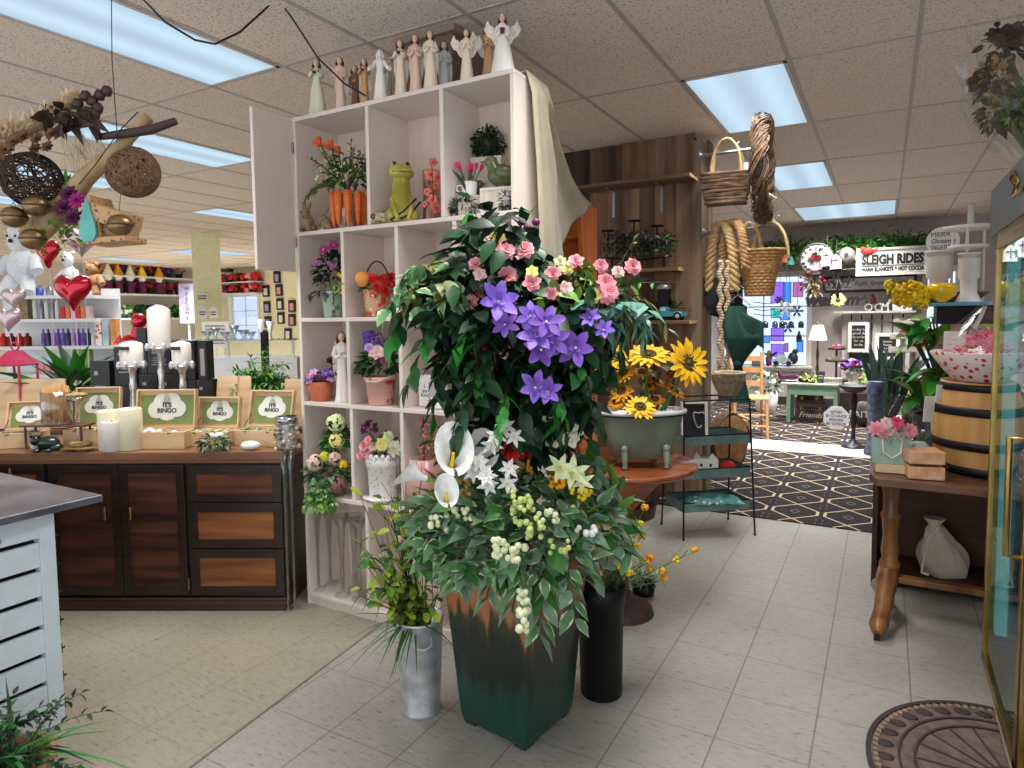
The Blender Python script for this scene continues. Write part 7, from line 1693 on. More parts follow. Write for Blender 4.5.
flake(785,309,9,'large wire snowflake hanging in the middle of the window'); flake(797,311,6,'small wire snowflake hanging right of the large one'); flake(779,300,4,'tiny wire snowflake above the large one'); flake(788,327,6,'wire snowflake hanging below the large one')
for (x0,x1,y) in ((753,783,302),(753,775,309),(754,778,314)):
    a_ = onY(x0,y,YW - .12); e = onY(x1,y,YW - .12); solo('window_wire',MB().tube([a_ - a_,(e - a_)*.5+V((0,0,-.03)),e - a_],.007,5),GREYG,'thin dark wire strung across the window at the height of the %s' % {302: 'lilac pane',309: 'snowflake',314: 'bottle row'}[y],'wire',a_)
# on the sill
SILZ = RZ0+.002
p = V((onY(769,360,YW - .03).x,YW - .045,SILZ)); t = thing('cactus_pot','little red pot with a cactus on the window sill','plant',p,0); part('pot',MB().lathe(pot_prof(.04,.055,.13,.006),14,cap=False),P_PLUM,t); part('cactus',MB().ball((0,0,.17),(.04,.03,.08),10,7).tube([(.0,0,.16),(.08,0,.18),(.12,0,.22)],.018,6).tube([(0,0,.15),(-.07,0,.2)],.018,6),G_OLIVE,t)
p = V((onY(783,360,YW - .03).x,YW - .045,SILZ)); t = thing('toy_car','pale blue toy car with a load on the window sill','toy',p,0); b = MB().prism([(-.17,.04),(.15,.04),(.15,.11),(.06,.12),(.02,.19),(-.07,.19),(-.1,.12),(-.17,.10)],-.04,.04,0,T((0,0,0),(PI / 2,0,0))); part('body',b,mat('pale_blue',(176,200,204),.4),t)
for x in (-.1,.09): part('wheel',MB().cyl((x,-.045,.04),(x,.045,.04),.04,n=12),INK,t)
p = V((onY(793,358,YW - .03).x,YW - .045,SILZ)); t = thing('raven_figurine','dark bird figurine on the right of the window sill','figurine',p,0); part('body',MB().ball((0,0,.12),(.08,.05,.10),10,7).ball((.03,0,.23),.045,8,6).tube([(-.04,0,.08),(-.16,0,.03)],[.04,.015],6),mat('raven',(50,54,70),.4),t)
# table lamp,tiered tray,green table and its suitcases
tA,tB = onZ(787,424,0),onZ(838,424,0); YT = 9.55; xa,xb = onY(786,400,YT).x,onY(838,400,YT).x; zt = onY(812,383.5,YT).z
MINT = mat('mint_paint',(134,178,150),.55,var=.1,scale=6)
t = thing('mint_table','mint green painted side table by the window','table',((xa+xb) / 2,YT,0),0); hw = (xb - xa) / 2
part('top',MB().bx((-hw - .06,-.06,zt - .025),(hw+.03,.52,zt)),mat('mint_top',(166,182,164),.5),t,bev=.004); part('apron',MB().bx((-hw+.01,-.0,zt - .16),(hw - .01,.48,zt - .025)),MINT,t,bev=.004)
for x in (-hw+.03,hw - .03):
    for y in (.03,.45): part('leg',MB().box((x,y,(zt - .16) / 2),(.05,.05,zt - .16)),MINT,t)
def ontab(px,y=.2): return V((onY(px,380,YT+y).x,YT+y,zt+.0015))
p = ontab(817,.42); u = mpp(p); t = thing('table_lamp','brass table lamp with white pleated shade on the mint table','lamp',p,0)
h_ = onY(817,345,p.y).z - p.z; ht_ = onY(817,325,p.y).z - p.z; hb = onY(817,340,p.y).z - p.z
part('base',MB().lathe([(4.5*u,0),(4.4*u,1*u),(1.6*u,3*u),(1*u,8*u),(1.8*u,12*u),(.9*u,18*u),(1.7*u,26*u),(.7*u,34*u),(.7*u,hb)],14),mat('lamp_brass',(120,96,66),.35,.9),t)
part('shade',MB().lathe([(8.6*u,hb - .0),(4.6*u,ht_)],40,0,None,True,1,False,wob=lambda a,z: 1+.02*sin(a*20)),mat('lamp_shade',(246,240,226),.7,emis=.35,var=.02),t)
part('finial',MB().ball((0,0,ht_+.02),.014,8,6).cyl((0,0,hb),(0,0,ht_+.02),.005,n=6),MATS['lamp_brass'],t)
DWD = wood('dark_tray',(48,36,30),(82,62,50),'X',5,.6)
p = ontab(836,.40); u = mpp(p); t = thing('tiered_tray','dark three-tier wooden tray of ornaments on the mint table','stand',p,0)
zs = [0.012,onY(836,361,p.y).z - p.z,onY(836,349,p.y).z - p.z]
part('post',MB().cyl((0,0,0),(0,0,zs[2]+.06),.014,n=8),DWD,t)
for z,r in zip(zs,(11,10,8)): part('tray',MB().lathe([(.001,z - .01),(r*u,z - .01),(r*u*1.04,z+.025),(r*u*.98,z+.025),(r*u*.94,z+.002),(.001,z+.002)],24),DWD,t)
for (x,z,m,r) in ((-5,zs[1],TAG,2.4),(0,zs[1],SIGNW,2.8),(5,zs[1],TAG,2.2),(-3,zs[2],P_DRED,2.2),(2,zs[2],P_MAG,2.6),(6,zs[2],IRON,2),(-6,zs[0],TAG,2.2),(3,zs[0],P_PALEPINK,2.2)): solo('ornament',MB().ball((0,0,r*u*.85),(r*u,r*u*.8,r*u*.85),10,7,bumpy=.25),m,'small %s ornament on the %s tier of the dark tray' % ({TAG.name: 'white',SIGNW.name: 'cream round',P_DRED.name: 'dark red',P_MAG.name: 'magenta',IRON.name: 'black',P_PALEPINK.name: 'pale pink'}[m.name],{zs[0]: 'lowest',zs[1]: 'middle',zs[2]: 'top'}[z])+(' left side' if x < -1 else ' right side' if x > 1 else ' in the centre'),'ornament',p+V((x*u,-.03,z+.003)))
p = ontab(789,.12); t = thing('sleigh_ornament','dark red sleigh ornament on the left of the mint table','ornament',p,0); part('sleigh',MB().prism([(-.11,.03),(.09,.03),(.13,.08),(.08,.10),(-.09,.08),(-.13,.16),(-.15,.08)],-.04,.04,0,T((0,0,0),(PI / 2,0,0))),P_PLUM,t); part('runner',MB().tube([(-.12,0,.008),(.1,0,.008),(.14,0,.05)],.008,5),IRON,t)
p = ontab(807,.12); t = thing('centrepiece','black metal ornament with greenery on the mint table','ornament',p,0); part('base',MB().box((0,0,.03),(.2,.08,.06)),IRON,t); part('greenery',bush(MB(),(.03,0,.05),(.13,.07,.04),60,.05,.02,(0,)),[G_LIME],t); part('wire',MB().tube([(.08*cos(k*PI / 6),0,.11+.06*sin(k*PI / 6)) for k in range(12)],.006,5,closed=True),IRON,t)
c,w_,h_ = sgn(817,825,368,379.5,YT+.1); c.z = zt+h_ / 2+.002; t = thing('framed_slate','small grey-blue slate plaque standing on the mint table','sign',c,0); part('slate',MB().box((0,0,0),(w_,.02,h_)),mat('slate',(62,68,84),.6),t); part('chalk_lines',MB().box((0,-.011,.02),(w_*.6,.002,.01)).box((0,-.011,-.01),(w_*.5,.002,.01)),CHK,t)
c,w_,h_ = sgn(824,842,374,380,YT+.03); c.z = zt+h_ / 2+.002; t = thing('word_block','long white wooden word block on the right of the mint table','sign',c,0); part('block',MB().box((0,0,0),(w_,.04,h_)),SIGNW,t); text('lettering','FARMHOUSE',h_*.7,INK,t,(0,-.021,0),ext=.002,sx=.8)
SUIT = mat('suitcase',(56,40,36),.6,scale=8,rgb2=(78,60,52)); GOLDL = mat('letter_cream',(210,200,186),.7)
for (x0,x1,y0,y1,lab,tx) in ((795,826,404,426,'large dark trunk lettered Friends under the mint table','Friends'),(797,822,390,403,'smaller dark trunk stacked on the Friends trunk',None)):
    c,w_,h_ = sgn(x0,x1,y0,y1,YT+.1); z0 = 0.009 if tx else c.z - h_ / 2
    if tx: h1 = h_ = onY(810,y0,YT+.1).z - .009; ztop1 = z0+h_
    else: z0 = ztop1+.0015; h_ = min(h_,zt - .18 - z0) if zt - .18 - z0 > .05 else .05
    t = thing('trunk',lab,'trunk',(c.x,YT+.1,z0),0); part('case',MB().box((0,.15,h_ / 2),(w_,.3,h_)),SUIT,t,bev=.006); part('lid_band',MB().box((0,.15,h_*.78),(w_+.006,.306,.012)),IRON,t)
    for x in (-.3,.3): part('latch',MB().box((x*w_,-.004,h_*.74),(.03,.008,.045)),BRASS,t)
    part('handle',MB().tube([(-.05,-.003,h_*.6),(-.04,-.025,h_*.58),(.04,-.025,h_*.58),(.05,-.003,h_*.6)],.007,5),IRON,t)
    if tx: text('lettering',tx,h_*.42,GOLDL,t,(.0,-.004,h_*.36),ext=.003,shear=.3)
p0_ = onZ(836,429.5,.009); Y8 = p0_.y; c,w_,h_ = sgn(823.5,849,407,430,Y8); c.z = h_ / 2+.01
t = thing('octagonal_sign','pale octagonal sign with four lines of text leaning by the mint table leg','sign',c,0,rot=(-.06,0,0)); k_ = .30
oc = [(-w_ / 2+w_*k_,-h_ / 2),(w_ / 2 - w_*k_,-h_ / 2),(w_ / 2,-h_ / 2+h_*k_),(w_ / 2,h_ / 2 - h_*k_),(w_ / 2 - w_*k_,h_ / 2),(-w_ / 2+w_*k_,h_ / 2),(-w_ / 2,h_ / 2 - h_*k_),(-w_ / 2,-h_ / 2+h_*k_)]
part('panel',MB().prism(oc,0,.02,0,T((0,0,0),(PI / 2,0,0))),mat('oct_white',(206,208,214),.7,var=.06),t); text('lettering','SISTERS\nBY CHANCE\nFRIENDS\nBY CHOICE',h_*.17,INK,t,(0,-.022,0),ext=.002,lsp=1.0,sx=.85)
p0_ = onZ(864,430,.009); c,w_,h_ = sgn(851,875,405,430,p0_.y+.3); c.z = h_ / 2+.01; t = thing('stone_sign','dark round stone lettered FAITH on the floor behind the black pedestal','sign',c,0); part('stone',MB().ball((0,0,0),(w_ / 2,.10,h_ / 2),18,10,bumpy=.12),mat('dark_stone',(62,58,54),.8,var=.3),t); text('lettering','FAITH',h_*.36,GOLDL,t,(0,-.105,0),ext=.004)
# black shallow bowl on pedestal (bird bath),patina column,snake plant,purple flowers
p = onZ(853,447,.007); u = mpp(p); h_ = onY(853,388,p.y).z; t = thing('birdbath_stand','black iron pedestal with a wide dish and round foot on the threshold','stand',p,0)
part('foot',MB().lathe([(11*u,0),(11*u,.012),(7*u,.03),(3*u,.06),(1.6*u,.10)],24),mat('iron_grey',(72,74,82),.45,.7),t); part('pole',MB().lathe([(2*u,.08),(1.8*u,h_*.3),(3.2*u,h_*.45),(1.8*u,h_*.6),(3.4*u,h_*.75),(2*u,h_*.92)],12),IRON,t)
part('dish',MB().lathe([(.001,h_*.90),(7*u,h_*.93),(14*u,h_),(14.5*u,h_+.02),(13.5*u,h_+.02),(6*u,h_*.96),(.001,h_*.94)],26),IRON,t)
p = onZ(862,458,.007)+V((.10,.25,0)); u = mpp(p); h_ = onY(871,382,p.y).z; t = thing('patina_column','weathered blue-black sculpted column standing behind the gift bag','column',p,0)
part('shaft',MB().lathe([(9*u,0),(9.5*u,.03),(7*u,.08),(6.4*u,h_*.3),(7.2*u,h_*.36),(6.6*u,h_*.42),(6.8*u,h_*.85),(8.5*u,h_*.93),(7*u,h_)],18,wob=lambda a,z: 1+.06*mnoise.noise(V((a*2,z*9,1)))),mat('patina',(52,58,84),.5,.2,scale=16,rgb2=(104,112,140),bump=.5),t)
p = onZ(884,436,.009); u = mpp(p); t = thing('snake_plant','tall dark snake plant in a red pot behind the patina column','plant',p,0)
part('pot',MB().lathe(pot_prof(9*u,11*u,16*u,u),20,cap=False),mat('pot_red',(110,52,62),.5),t); b = MB()
for k in range(30):
    a_ = ru(0,6.28); r_ = ru(0,7)*u; ln = ru(48,84)*u; d = V((cos(a_)*ru(.05,.36),sin(a_)*.2,1)); b.leaf(aim((cos(a_)*r_,sin(a_)*r_,13*u),d,ru(-1.5,1.5)),ln,8*u,.3,.06,rnd.choice((0,0,1)),1)
part('leaves',b,[leafmat('snake_leaf',(34,66,52),edge=(70,104,74),thr=.9),G_BLACK],t)
p = onZ(912,425,.009); u = mpp(p); t = thing('spiky_plant','spiky plant with yellowed narrow leaves beside the snake plant','plant',p,0); part('pot',MB().lathe(pot_prof(8*u,10*u,16*u,u),16,cap=False),IRON,t); b = MB()
for k in range(46): b.leaf(aim((0,0,(20+ru(0,26))*u),rdir(-.1),ru(-1,1)),ru(14,24)*u,2.6*u,.2,.3,rnd.choice((0,1,1)),0)
part('leaves',b,[mat('dry_yellow',(198,178,120),.7),G_OLIVE],t); part('stem',MB().cyl((0,0,12*u),(0,0,46*u),1.4*u,n=7),TWIG,t)
c = onY(850,386,10.4); p = V((c.x,10.4,.009)); u = mpp(p); hz = onY(850,392,10.4).z
t = thing('dark_cabinet','low dark cabinet under the jar of purple flowers','cabinet',p,0); part('case',MB().box((6*u,0,hz / 2),(40*u,.35,hz)),SUIT,t,bev=.006); part('door_line',MB().box((6*u,-.177,hz / 2),(.008,.004,hz*.8)),IRON,t)
p = V((onY(851,392,10.35).x,10.35,hz+.012)); t = thing('flower_jar','white striped jar of purple flowers on the dark cabinet','vase',p,0); part('jar',MB().lathe([(5*u,0),(7.5*u,4*u),(7.5*u,9*u),(5*u,13*u),(4.6*u,16*u),(6*u,18*u)],18),TAG,t); part('stripe',MB().lathe([(7.6*u,6*u),(7.7*u,8*u)],18,cap=False),IRON,t); part('foliage',bush(MB(),(0,0,23*u),(9*u,7*u,6*u),60,5*u,2.4*u,(0,)),[G_DARK],t)
for k in range(11): d = rdir(.1); part('flower',bloom(MB(),axisT(V((d.x*9*u,d.y*7*u - .02,23*u+d.z*7*u)),d - fw),4.4*u,CARN,.6),rnd.choice([P_PURPLE,P_PLUM,P_LILAC]),t)
p = V((onY(866,392,10.35).x,10.35,hz+.012)); t = thing('pumpkin_figurine','small white pot with yellow and green sprigs beside the flower jar','plant',p,0); t.name = 'sprig_pot'; part('pot',MB().lathe(pot_prof(4*u,5*u,9*u,u),14,cap=False),TAG,t); part('sprigs',bush(MB(),(0,0,13*u),(6*u,5*u,6*u),60,5*u,2*u,(0,1)),[P_PALEYEL,G_LIGHT],t)
# white tiered tray with sunflowers on a stand
p = onZ(905,428,.009); p = V((onY(906,345,10.3).x,10.3,.009)); u = mpp(p); zs = [onY(906,y,10.3).z for y in (352,339,324)]
t = thing('white_tiered_tray','tall whitewashed three-tier tray stand right of the chalk signs','stand',p,0); part('post',MB().bx((-.04,-.03,0),(-.005,.03,zs[2])).bx((.045,-.03,0),(.08,.03,zs[2])),WPL,t)
for z,w2 in zip(zs,(15,14,11)): part('tray',MB().box((0,0,z),(w2*2*u,.26,.02)).box((0,-.13,z+.03),(w2*2*u,.015,.06)).box((0,.13,z+.03),(w2*2*u,.015,.06)),WPL,t)
part('foot',MB().box((0,0,.02),(.5,.3,.04)),WPL,t)
for k,x in enumerate((7,13)): 
    q = p+V((x*u,-.06,zs[0]+.012)); b = MB(); bloom(b,axisT((0,-.03,6*u),(0,-1,.3)),5.5*u,[(13,1,.05),(11,.8,.25)],.35,0,1,.38); b.cyl((0,0,0),(0,-.02,6*u),.008,n=5,mi=2); solo('sunflower_pick',b,[P_GOLD,SUNC,G_MID],('left' if k == 0 else 'right')+' of two sunflowers on the lowest white tier','flower',q)
solo('terracotta_jar',MB().lathe([(3*u,0),(4*u,3*u),(2.6*u,6*u),(3*u,7*u)],14),TERRA,'small terracotta jar on the middle white tier','jar',p+V((-3*u,-.06,zs[1]+.012)))
# -- RIGHT FOREGROUND
OAK = wood('table_oak',(84,50,26),(156,102,54),'Z',4,.35,coat=.3); OAKX = wood('table_oak_top',(60,38,26),(108,72,48),'X',4,.35,coat=.3)
tz0 = onZ(870,470,.72)
t = thing('trestle_table','dark oak table on turned trestle legs with scrolled caster feet, beside the glass cooler','table',(0,3.28,0),0)
part('tabletop',MB().prism([(-.045,.10),(-.02,.0),(.78,-.02),(.78,.61),(-.05,.61)],.692,.722),OAKX,t,bev=.006)
for x in (.045,.70):
    ps = part('leg_post',MB().lathe([(.040,.24),(.046,.27),(.034,.29),(.038,.33),(.031,.40),(.037,.48),(.046,.5),(.033,.52),(.035,.6),(.046,.66),(.046,.692)],16),OAK,t,(x,.25,0))
    part('leg_block',MB().box((x,.25,.235),(.06,.07,.09)),OAK,t,bev=.006)
    for s in (-1,1):
        ft = part('scroll_foot',MB().tube([(x,.25,.24),(x - .01,.25+s*.06,.20),(x - .025,.25+s*.16,.10),(x - .04,.25+s*.25,.06),(x - .045,.25+s*.28,.035)],[.040,.044,.036,.040,.022],8),OAK,t)
        part('caster',MB().cyl((x - .057,.25+s*.27,.014),(x - .033,.25+s*.27,.014),.014,n=10),INK,ft)
part('stretcher',MB().box((.37,.25,.20),(.62,.05,.03)),OAK,t,bev=.004)
DKB = wood('dark_case',(40,24,18),(78,48,34),'Z',4,.5)
t = thing('open_cabinet','open dark wooden cabinet behind the trestle table legs','cabinet',(-.035,3.92,0),0)
part('case',MB().bx((0,0,0),(.025,.38,.68)).bx((.79,0,0),(.815,.38,.68)).bx((0,.36,0),(.815,.38,.68)).bx((.025,0,.05),(.79,.36,.075)).bx((0,0,.66),(.815,.38,.68)),DKB,t)
part('back_panel',MB().bx((.026,.352,.076),(.789,.359,.655)),wood('case_back',(84,54,36),(120,80,54),'X',4,.6),t)
p = V((.285,4.04,.0765)); u = mpp(p)
def bagp(a,v):
    th = 2*PI*a; k = sin(min(1,.25+v*.8)*PI) ** .7 if v < .8 else .55 - (v - .8)*1.2
    w = 1+.09*sin(th*5+v*5)+.05*sin(th*11)
    return ((24*k*w*cos(th)+6*(1 - v) - 6*v)*u,14*k*w*sin(th)*u,(v*50+2*sin(th*3)*v)*u)
t = thing('cloth_bag','cream drawstring cloth sack slumped under the trestle table','bag',p,YAW)
CRM = mat('calico',(222,208,184),.9,var=.08,scale=8,bump=.4,bscale=24)
part('sack',MB().grid(bagp,40,20),CRM,t); part('gathered_neck',MB().lathe([(8*u,46*u),(4*u,51*u),(9*u,58*u)],20,0,T((-8*u,0,0)),wob=lambda a,z: 1+.15*sin(a*7)),CRM,t)
part('drawstring',MB().tube([(-8*u,-6*u,50*u),(-18*u,-8*u,40*u),(-25*u,-10*u,12*u),(-28*u,-14*u,8*u),(-22*u,-15*u,6*u)],1.2*u,6),TAG,t)
# barrel and what is on it
bc = V((.462,3.70,.7235)); BH = onY(950,383,3.5).z - bc.z; 
t = thing('barrel','small oak barrel with black hoops on the trestle table','barrel',bc,0)
def br_(f): return .225+.035*sin(PI*f)
part('staves',MB().lathe([(.001,.012),(.21,.012)]+[(br_(f / 10),BH*f / 10) for f in range(11)]+[(.215,BH),(.215,BH - .02),(.001,BH - .02)],40,cap=False),wood('barrel_oak',(196,140,78),(232,186,124),'Z',3.5,.5),t)
for f0,f1 in ((0,.095),(.28,.37),(.65,.74),(.91,.985)): part('hoop',MB().lathe([(br_(f0)+.001,BH*f0),(br_(f0)+.005,BH*f0),(br_(f1)+.005,BH*f1),(br_(f1)+.001,BH*f1)],40,cap=False),IRON,t)
for (px,y0,y1,w_) in ((929,398,420,14),(939,386,400,8)):
    q = onY(px,(y0+y1) / 2,3.44) - bc; part('price_card',MB().box((0,0,0),(w_*u*.9,.002,(y1 - y0)*u)),TAG,t,q,(0,.08,.9))
HRT = patmat('heart_print',(238,222,216),[((206,36,60),30,.28)],1)
p = bc+V((-.03,-.02,BH+.0015)); t = thing('gift_basket','heart-printed gift basket of pink shred wrapped in cellophane on the barrel','basket',p,0)
part('tray',MB().lathe([(.15,0),(.20,.06),(.245,.13),(.24,.135),(.19,.06),(.14,.012),(.001,.012)],32,cap=False,wob=lambda a,z: 1+(.03*sin(a*10) if z > .1 else 0)),HRT,t)
f = MB()
for k in range(420): d = rdir(0); q = V((d.x*.17,d.y*.17,.11+d.z*.10)); f.leaf(aim(q,rdir(-.2),ru(-2,2)),.05,.008,.3,.9,rnd.choice((0,0,1,2)))
part('pink_shred',f,[P_PINK,P_HOT,pm('shred',(238,150,190))],t); part('card',MB().box((-.12,-.12,.16),(.09,.004,.11)),TAG,t,rot=(-.1,0,-.4))
part('cellophane',MB().lathe([(.235,.12),(.20,.20),(.10,.30),(.03,.37),(.05,.42)],26,cap=False,wob=lambda a,z: 1+.07*sin(a*9+z*30)),cello,t)
# gift bag of flowers,soap boxes
def ontop(px,y): return V((onY(px,470,y).x,y,.7235))
p = ontop(890,3.46); u = mpp(p); t = thing('wooden_block','pale wooden block under the pale green gift bag','block',p,.1); part('slab',MB().box((0,0,.02),(27*u,.09,.04)),PINE,t,bev=.003)
p = p+V((0,0,.0415)); t = thing('gift_bag','pale green paper gift bag with white rope handle, full of pink flowers','bag',p,.1)
part('bag',MB().box((0,0,13*u),(32*u,14*u,26*u),taper=1.08),mat('bag_green',(158,186,170),.5,var=.06),t); part('rope_handle',MB().tube([(-8*u,-7.6*u,24*u),(-7*u,-9*u,12*u),(0,-9.6*u,6*u),(8*u,-9*u,12*u),(9*u,-7.6*u,26*u)],.8*u,6),TAG,t)
part('foliage',bush(MB(),(0,0,30*u),(17*u,9*u,8*u),50,8*u,4*u),[G_SAGE],t)
for (x,z,R,m) in ((-13,34,9,P_PINK),(-4,40,7,P_PALEPINK),(4,41,7.5,P_HOT),(6,31,8,P_PALEPINK),(15,34,8,P_PINK),(-6,30,7,P_PINK)): part('flower',bloom(MB(),axisT((x*u,-6*u,z*u),(x*.02,-1,.5)),R*u,CARN,.5),m,t)
part('cellophane',MB().lathe([(17*u,24*u),(20*u,36*u),(16*u,48*u),(6*u,58*u),(4*u,62*u),(9*u,68*u)],24,0,T((3*u,0,0)),sq=.6,cap=False,wob=lambda a,z: 1+.06*sin(a*8+z*40)),cello,t)
SOAP = mat('soap_pink',(214,150,112),.5,scale=30,rgb2=(232,186,150))
for k,(px,z,lab) in enumerate(((926,0,'lower of two cellophane-wrapped soap boxes left of the barrel'),(926,.068,'upper of two cellophane-wrapped soap boxes left of the barrel'))):
    p = ontop(px,3.36)+V((0,0,z)); t = thing('soap_box',lab,'box',p,.15+.1*k); part('box',MB().box((0,.05,.028),(30*u,.13,.055)),SOAP,t,bev=.003); part('cellophane',MB().grid(lambda a,v: ((a - .5)*37*u,(v - .5)*.17+.05,.063+.004*mnoise.noise(V((a*7,v*7,k))) - .02*max(abs(a - .5),abs(v - .5)) ** 3),14,10),cello,t)
p = ontop(918,3.52)+V((0,0,.0)); t = thing('sleigh_bag','crumpled pale blue-green wrapped parcel behind the soap boxes','parcel',p,0); t.name = 'wrapped_parcel'; part('parcel',MB().ball((0,0,.07),(.06,.05,.07),14,10,bumpy=.3),mat('parcel_blue',(190,212,208),.35),t); part('cellophane',MB().lathe([(.07,.09),(.03,.15),(.06,.19)],16,cap=False,wob=lambda a,z: 1+.1*sin(a*7)),cello,t)
# shelf unit behind the barrel with bowl,flowers,white stands
Y9 = 4.35; e0,e1 = onY(912,303,Y9),onY(1000,302,Y9); zt = e0.z
t = thing('etagere','tall shelf stand with blue-edged top and brown wooden post, behind the barrel','stand',(e0.x,Y9,0),0); W9 = e1.x - e0.x
part('top',MB().bx((0,-.05,zt - .02),(W9,.35,zt)),mat('blue_edge',(96,160,190),.4),t,bev=.003); part('post',MB().bx((onY(953,330,Y9).x - e0.x,.1,0),(onY(962,330,Y9).x - e0.x,.16,zt - .02)),PINE,t); part('underframe',MB().bx((.12,.02,zt - .12),(W9,.3,zt - .02)),IRON,t)
part('twist_rope',MB().tube([onY(x,y,Y9) - V((e0.x,Y9,0)) for x,y in ((985,306),(980,318),(974,328))],.012,6),TAG,t)
def on9(px,dy=.1): return V((onY(px,300,Y9+dy).x,Y9+dy,zt+.0015))
p = on9(940,.14); u = mpp(p); t = thing('wicker_tray','long brown wicker tray on the blue-edged shelf','tray',p,0); part('tray',MB().lathe([(22*u,0),(31*u,8*u),(30*u,9*u),(21*u,1*u),(.001,1*u)],28,sq=.5,cap=False),mat('wicker_brown',(98,58,36),.7,scale=50,rgb2=(150,96,62),bump=.6),t,(8*u,0,0))
part('rim',MB().tube([(8*u+30.5*u*cos(k*PI / 20),15.5*u*sin(k*PI / 20),9*u) for k in range(40)],1.3*u,6,closed=True),MATS['wicker_brown'],t)
p = on9(942,-.03); t = thing('yellow_bowl','round yellow glass bowl on the blue-edged shelf','bowl',p,0); part('bowl',MB().lathe([(4*u,0),(5*u,1*u),(11*u,6*u),(13*u,13*u),(11*u,18*u),(10.4*u,18*u),(12*u,13*u),(9*u,6*u),(.001,3*u)],26,cap=False),mat('yellow_glass',(246,202,20),.15,coat=.6,var=.08),t)
p = on9(918,.0); t = thing('yellow_flower_spray','long spray of yellow mimosa lying over the left end of the blue-edged shelf','flowers',p,0); b = MB(); yb = MB()
for k in range(34):
    e = onY(ru(890,926),rnd.gauss(297,5.5),Y9 - .06) - p; b.tube([V((.06,0,.02)),e*.5+V((0,0,.03)),e],.003,4); cluster(yb,e,.03,16,.009)
    b.leaf(aim(e*.7,rdir(-.3)),.06,.012,.2,.2,0)
part('stems',b,[G_LIGHT],t); part('blossoms',yb,[P_YEL],t)
WM = white_paint
c,w_,h_ = sgn(926,960,228,254,5.0); t = thing('christmas_sign','round white Merry Christmas sign at the right of the garland','sign',c,0); part('disc',MB().cyl((0,.012,0),(0,-.0,0),w_ / 2,n=36),TAG,t)
for s_,z,m,sh in (('MERRY',.25,P_DRED,0),('Christmas',0,INK,.3),('VACATION',-.25,P_DRED,0)): text('lettering',s_,h_*.24,m,t,(0,-.002,h_*z),ext=.001,shear=sh,fit=w_*.72)
part('stick',MB().cyl((0,.006,-h_ / 2),(0,.006,zt - c.z+.002),.008,n=7),WM,t)
for (px,w_,y0,dy,lab) in ((938,15,251,.22,'white fluted metal pedestal under the Christmas sign'),(968,13,253,.06,'short white metal planter at the right of the blue-edged shelf')):
    p = on9(px,dy); u = mpp(p); h_ = onY(px,y0,p.y).z - p.z; t = thing('metal_pedestal',lab,'pedestal',p,0)
    b = MB().lathe([(w_*u*.9,0),(w_*u*.8,.01),(w_*u*.55,h_*.2),(w_*u*.55,h_*.45),(w_*u*.72,h_*.5),(w_*u*.72,h_ - .01),(w_*u*.8,h_),(w_*u*.74,h_),(w_*u*.66,h_*.55),(.001,h_*.55)],30,cap=False,wob=lambda a,z: 1+.02*sin(a*15)); part('body',b,WM,t)
p = on9(966,.24); u = mpp(p); z1,z2 = onY(966,249,p.y).z - p.z,onY(966,230,p.y).z - p.z; t = thing('plate_stand','white metal two-tier round plate stand at the top right','stand',p,0)
for z,r in ((z1,17),(z2,21)): part('plate',MB().lathe([(.001,z),(r*u,z),(r*u*1.02,z+.02),(r*u*.98,z+.02),(.001,z+.006)],28),WM,t)
for k in range(3): a_ = k*2*PI / 3+.4; part('rod',MB().cyl((15*u*cos(a_),15*u*sin(a_),0),(15*u*cos(a_),15*u*sin(a_),z2),.008,n=6),WM,t)
p2 = V((p.x+2*u,p.y,p.z+z2+.008)); solo('candle',MB().lathe([(3*u,0),(3*u,24*u),(.001,24*u)],14),WAXW,'plain white candle on top of the two-tier plate stand','candle',p2)
# leafy plant behind the barrel
p = V((.36,5.0,0)); u = mpp(p); t = thing('leafy_plant','broad-leaved bright green plant in a tall dark planter behind the barrel','plant',p,0); part('planter',MB().lathe(pot_prof(.16,.19,.80,.01),22,cap=False),IRON,t); b = MB()
for k in range(70):
    q = onY(ru(912,985),ru(318,395),4.95+ru(-.1,.15)) - p; d = V((q.x*1.5+ru(-.5,.5),ru(-.6,.1),ru(-.3,.5))); b.leaf(aim(q,d,ru(-.5,.5)),.24*ru(.7,1.1),.10,.2,.35,rnd.choice((0,0,1)),0); b.tube([V((0,0,.78)),q*.6+V((0,0,.35)),q],.006,4,2)
part('leaves',b,[G_FERN,G_LIGHT,STEM],t)
# -- GLASS COOLER
GOLD = mat('gold_trim',(176,146,84),.3,1.0,var=.15); CX0,CX1,CYF,CYN,CH = .385,1.15,3.235,1.30,1.90
zt = onX(994,236,CX0).z
CG = glass('cooler_glass',(222,238,244),.06,.01); BLUEW = mat('cooler_inner',(150,186,204),.5,var=.04)
t = thing('flower_cooler','tall gold-trimmed glass display cooler at the right edge','cooler',(0,0,0))
ZB = .03
part('base',MB().bx((CX0+.004,CYN,0),(CX1,CYF,ZB)),GOLD,t); part('top_rail',MB().bx((CX0 - .004,CYN,zt - .03),(CX0+.03,CYF,zt)),GOLD,t,bev=.002)
part('corner_post',MB().bx((CX0 - .004,CYF - .03,ZB),(CX0+.03,CYF+.004,zt - .03)),GOLD,t,bev=.002)
part('end_panel',MB().bx((CX0+.03,CYF - .012,ZB),(CX1,CYF - .004,zt)),glass('end_glass',(168,206,230),.08,.02),t); part('back_wall',MB().bx((CX1,CYN,0),(CX1+.02,CYF,zt)),BLUEW,t)
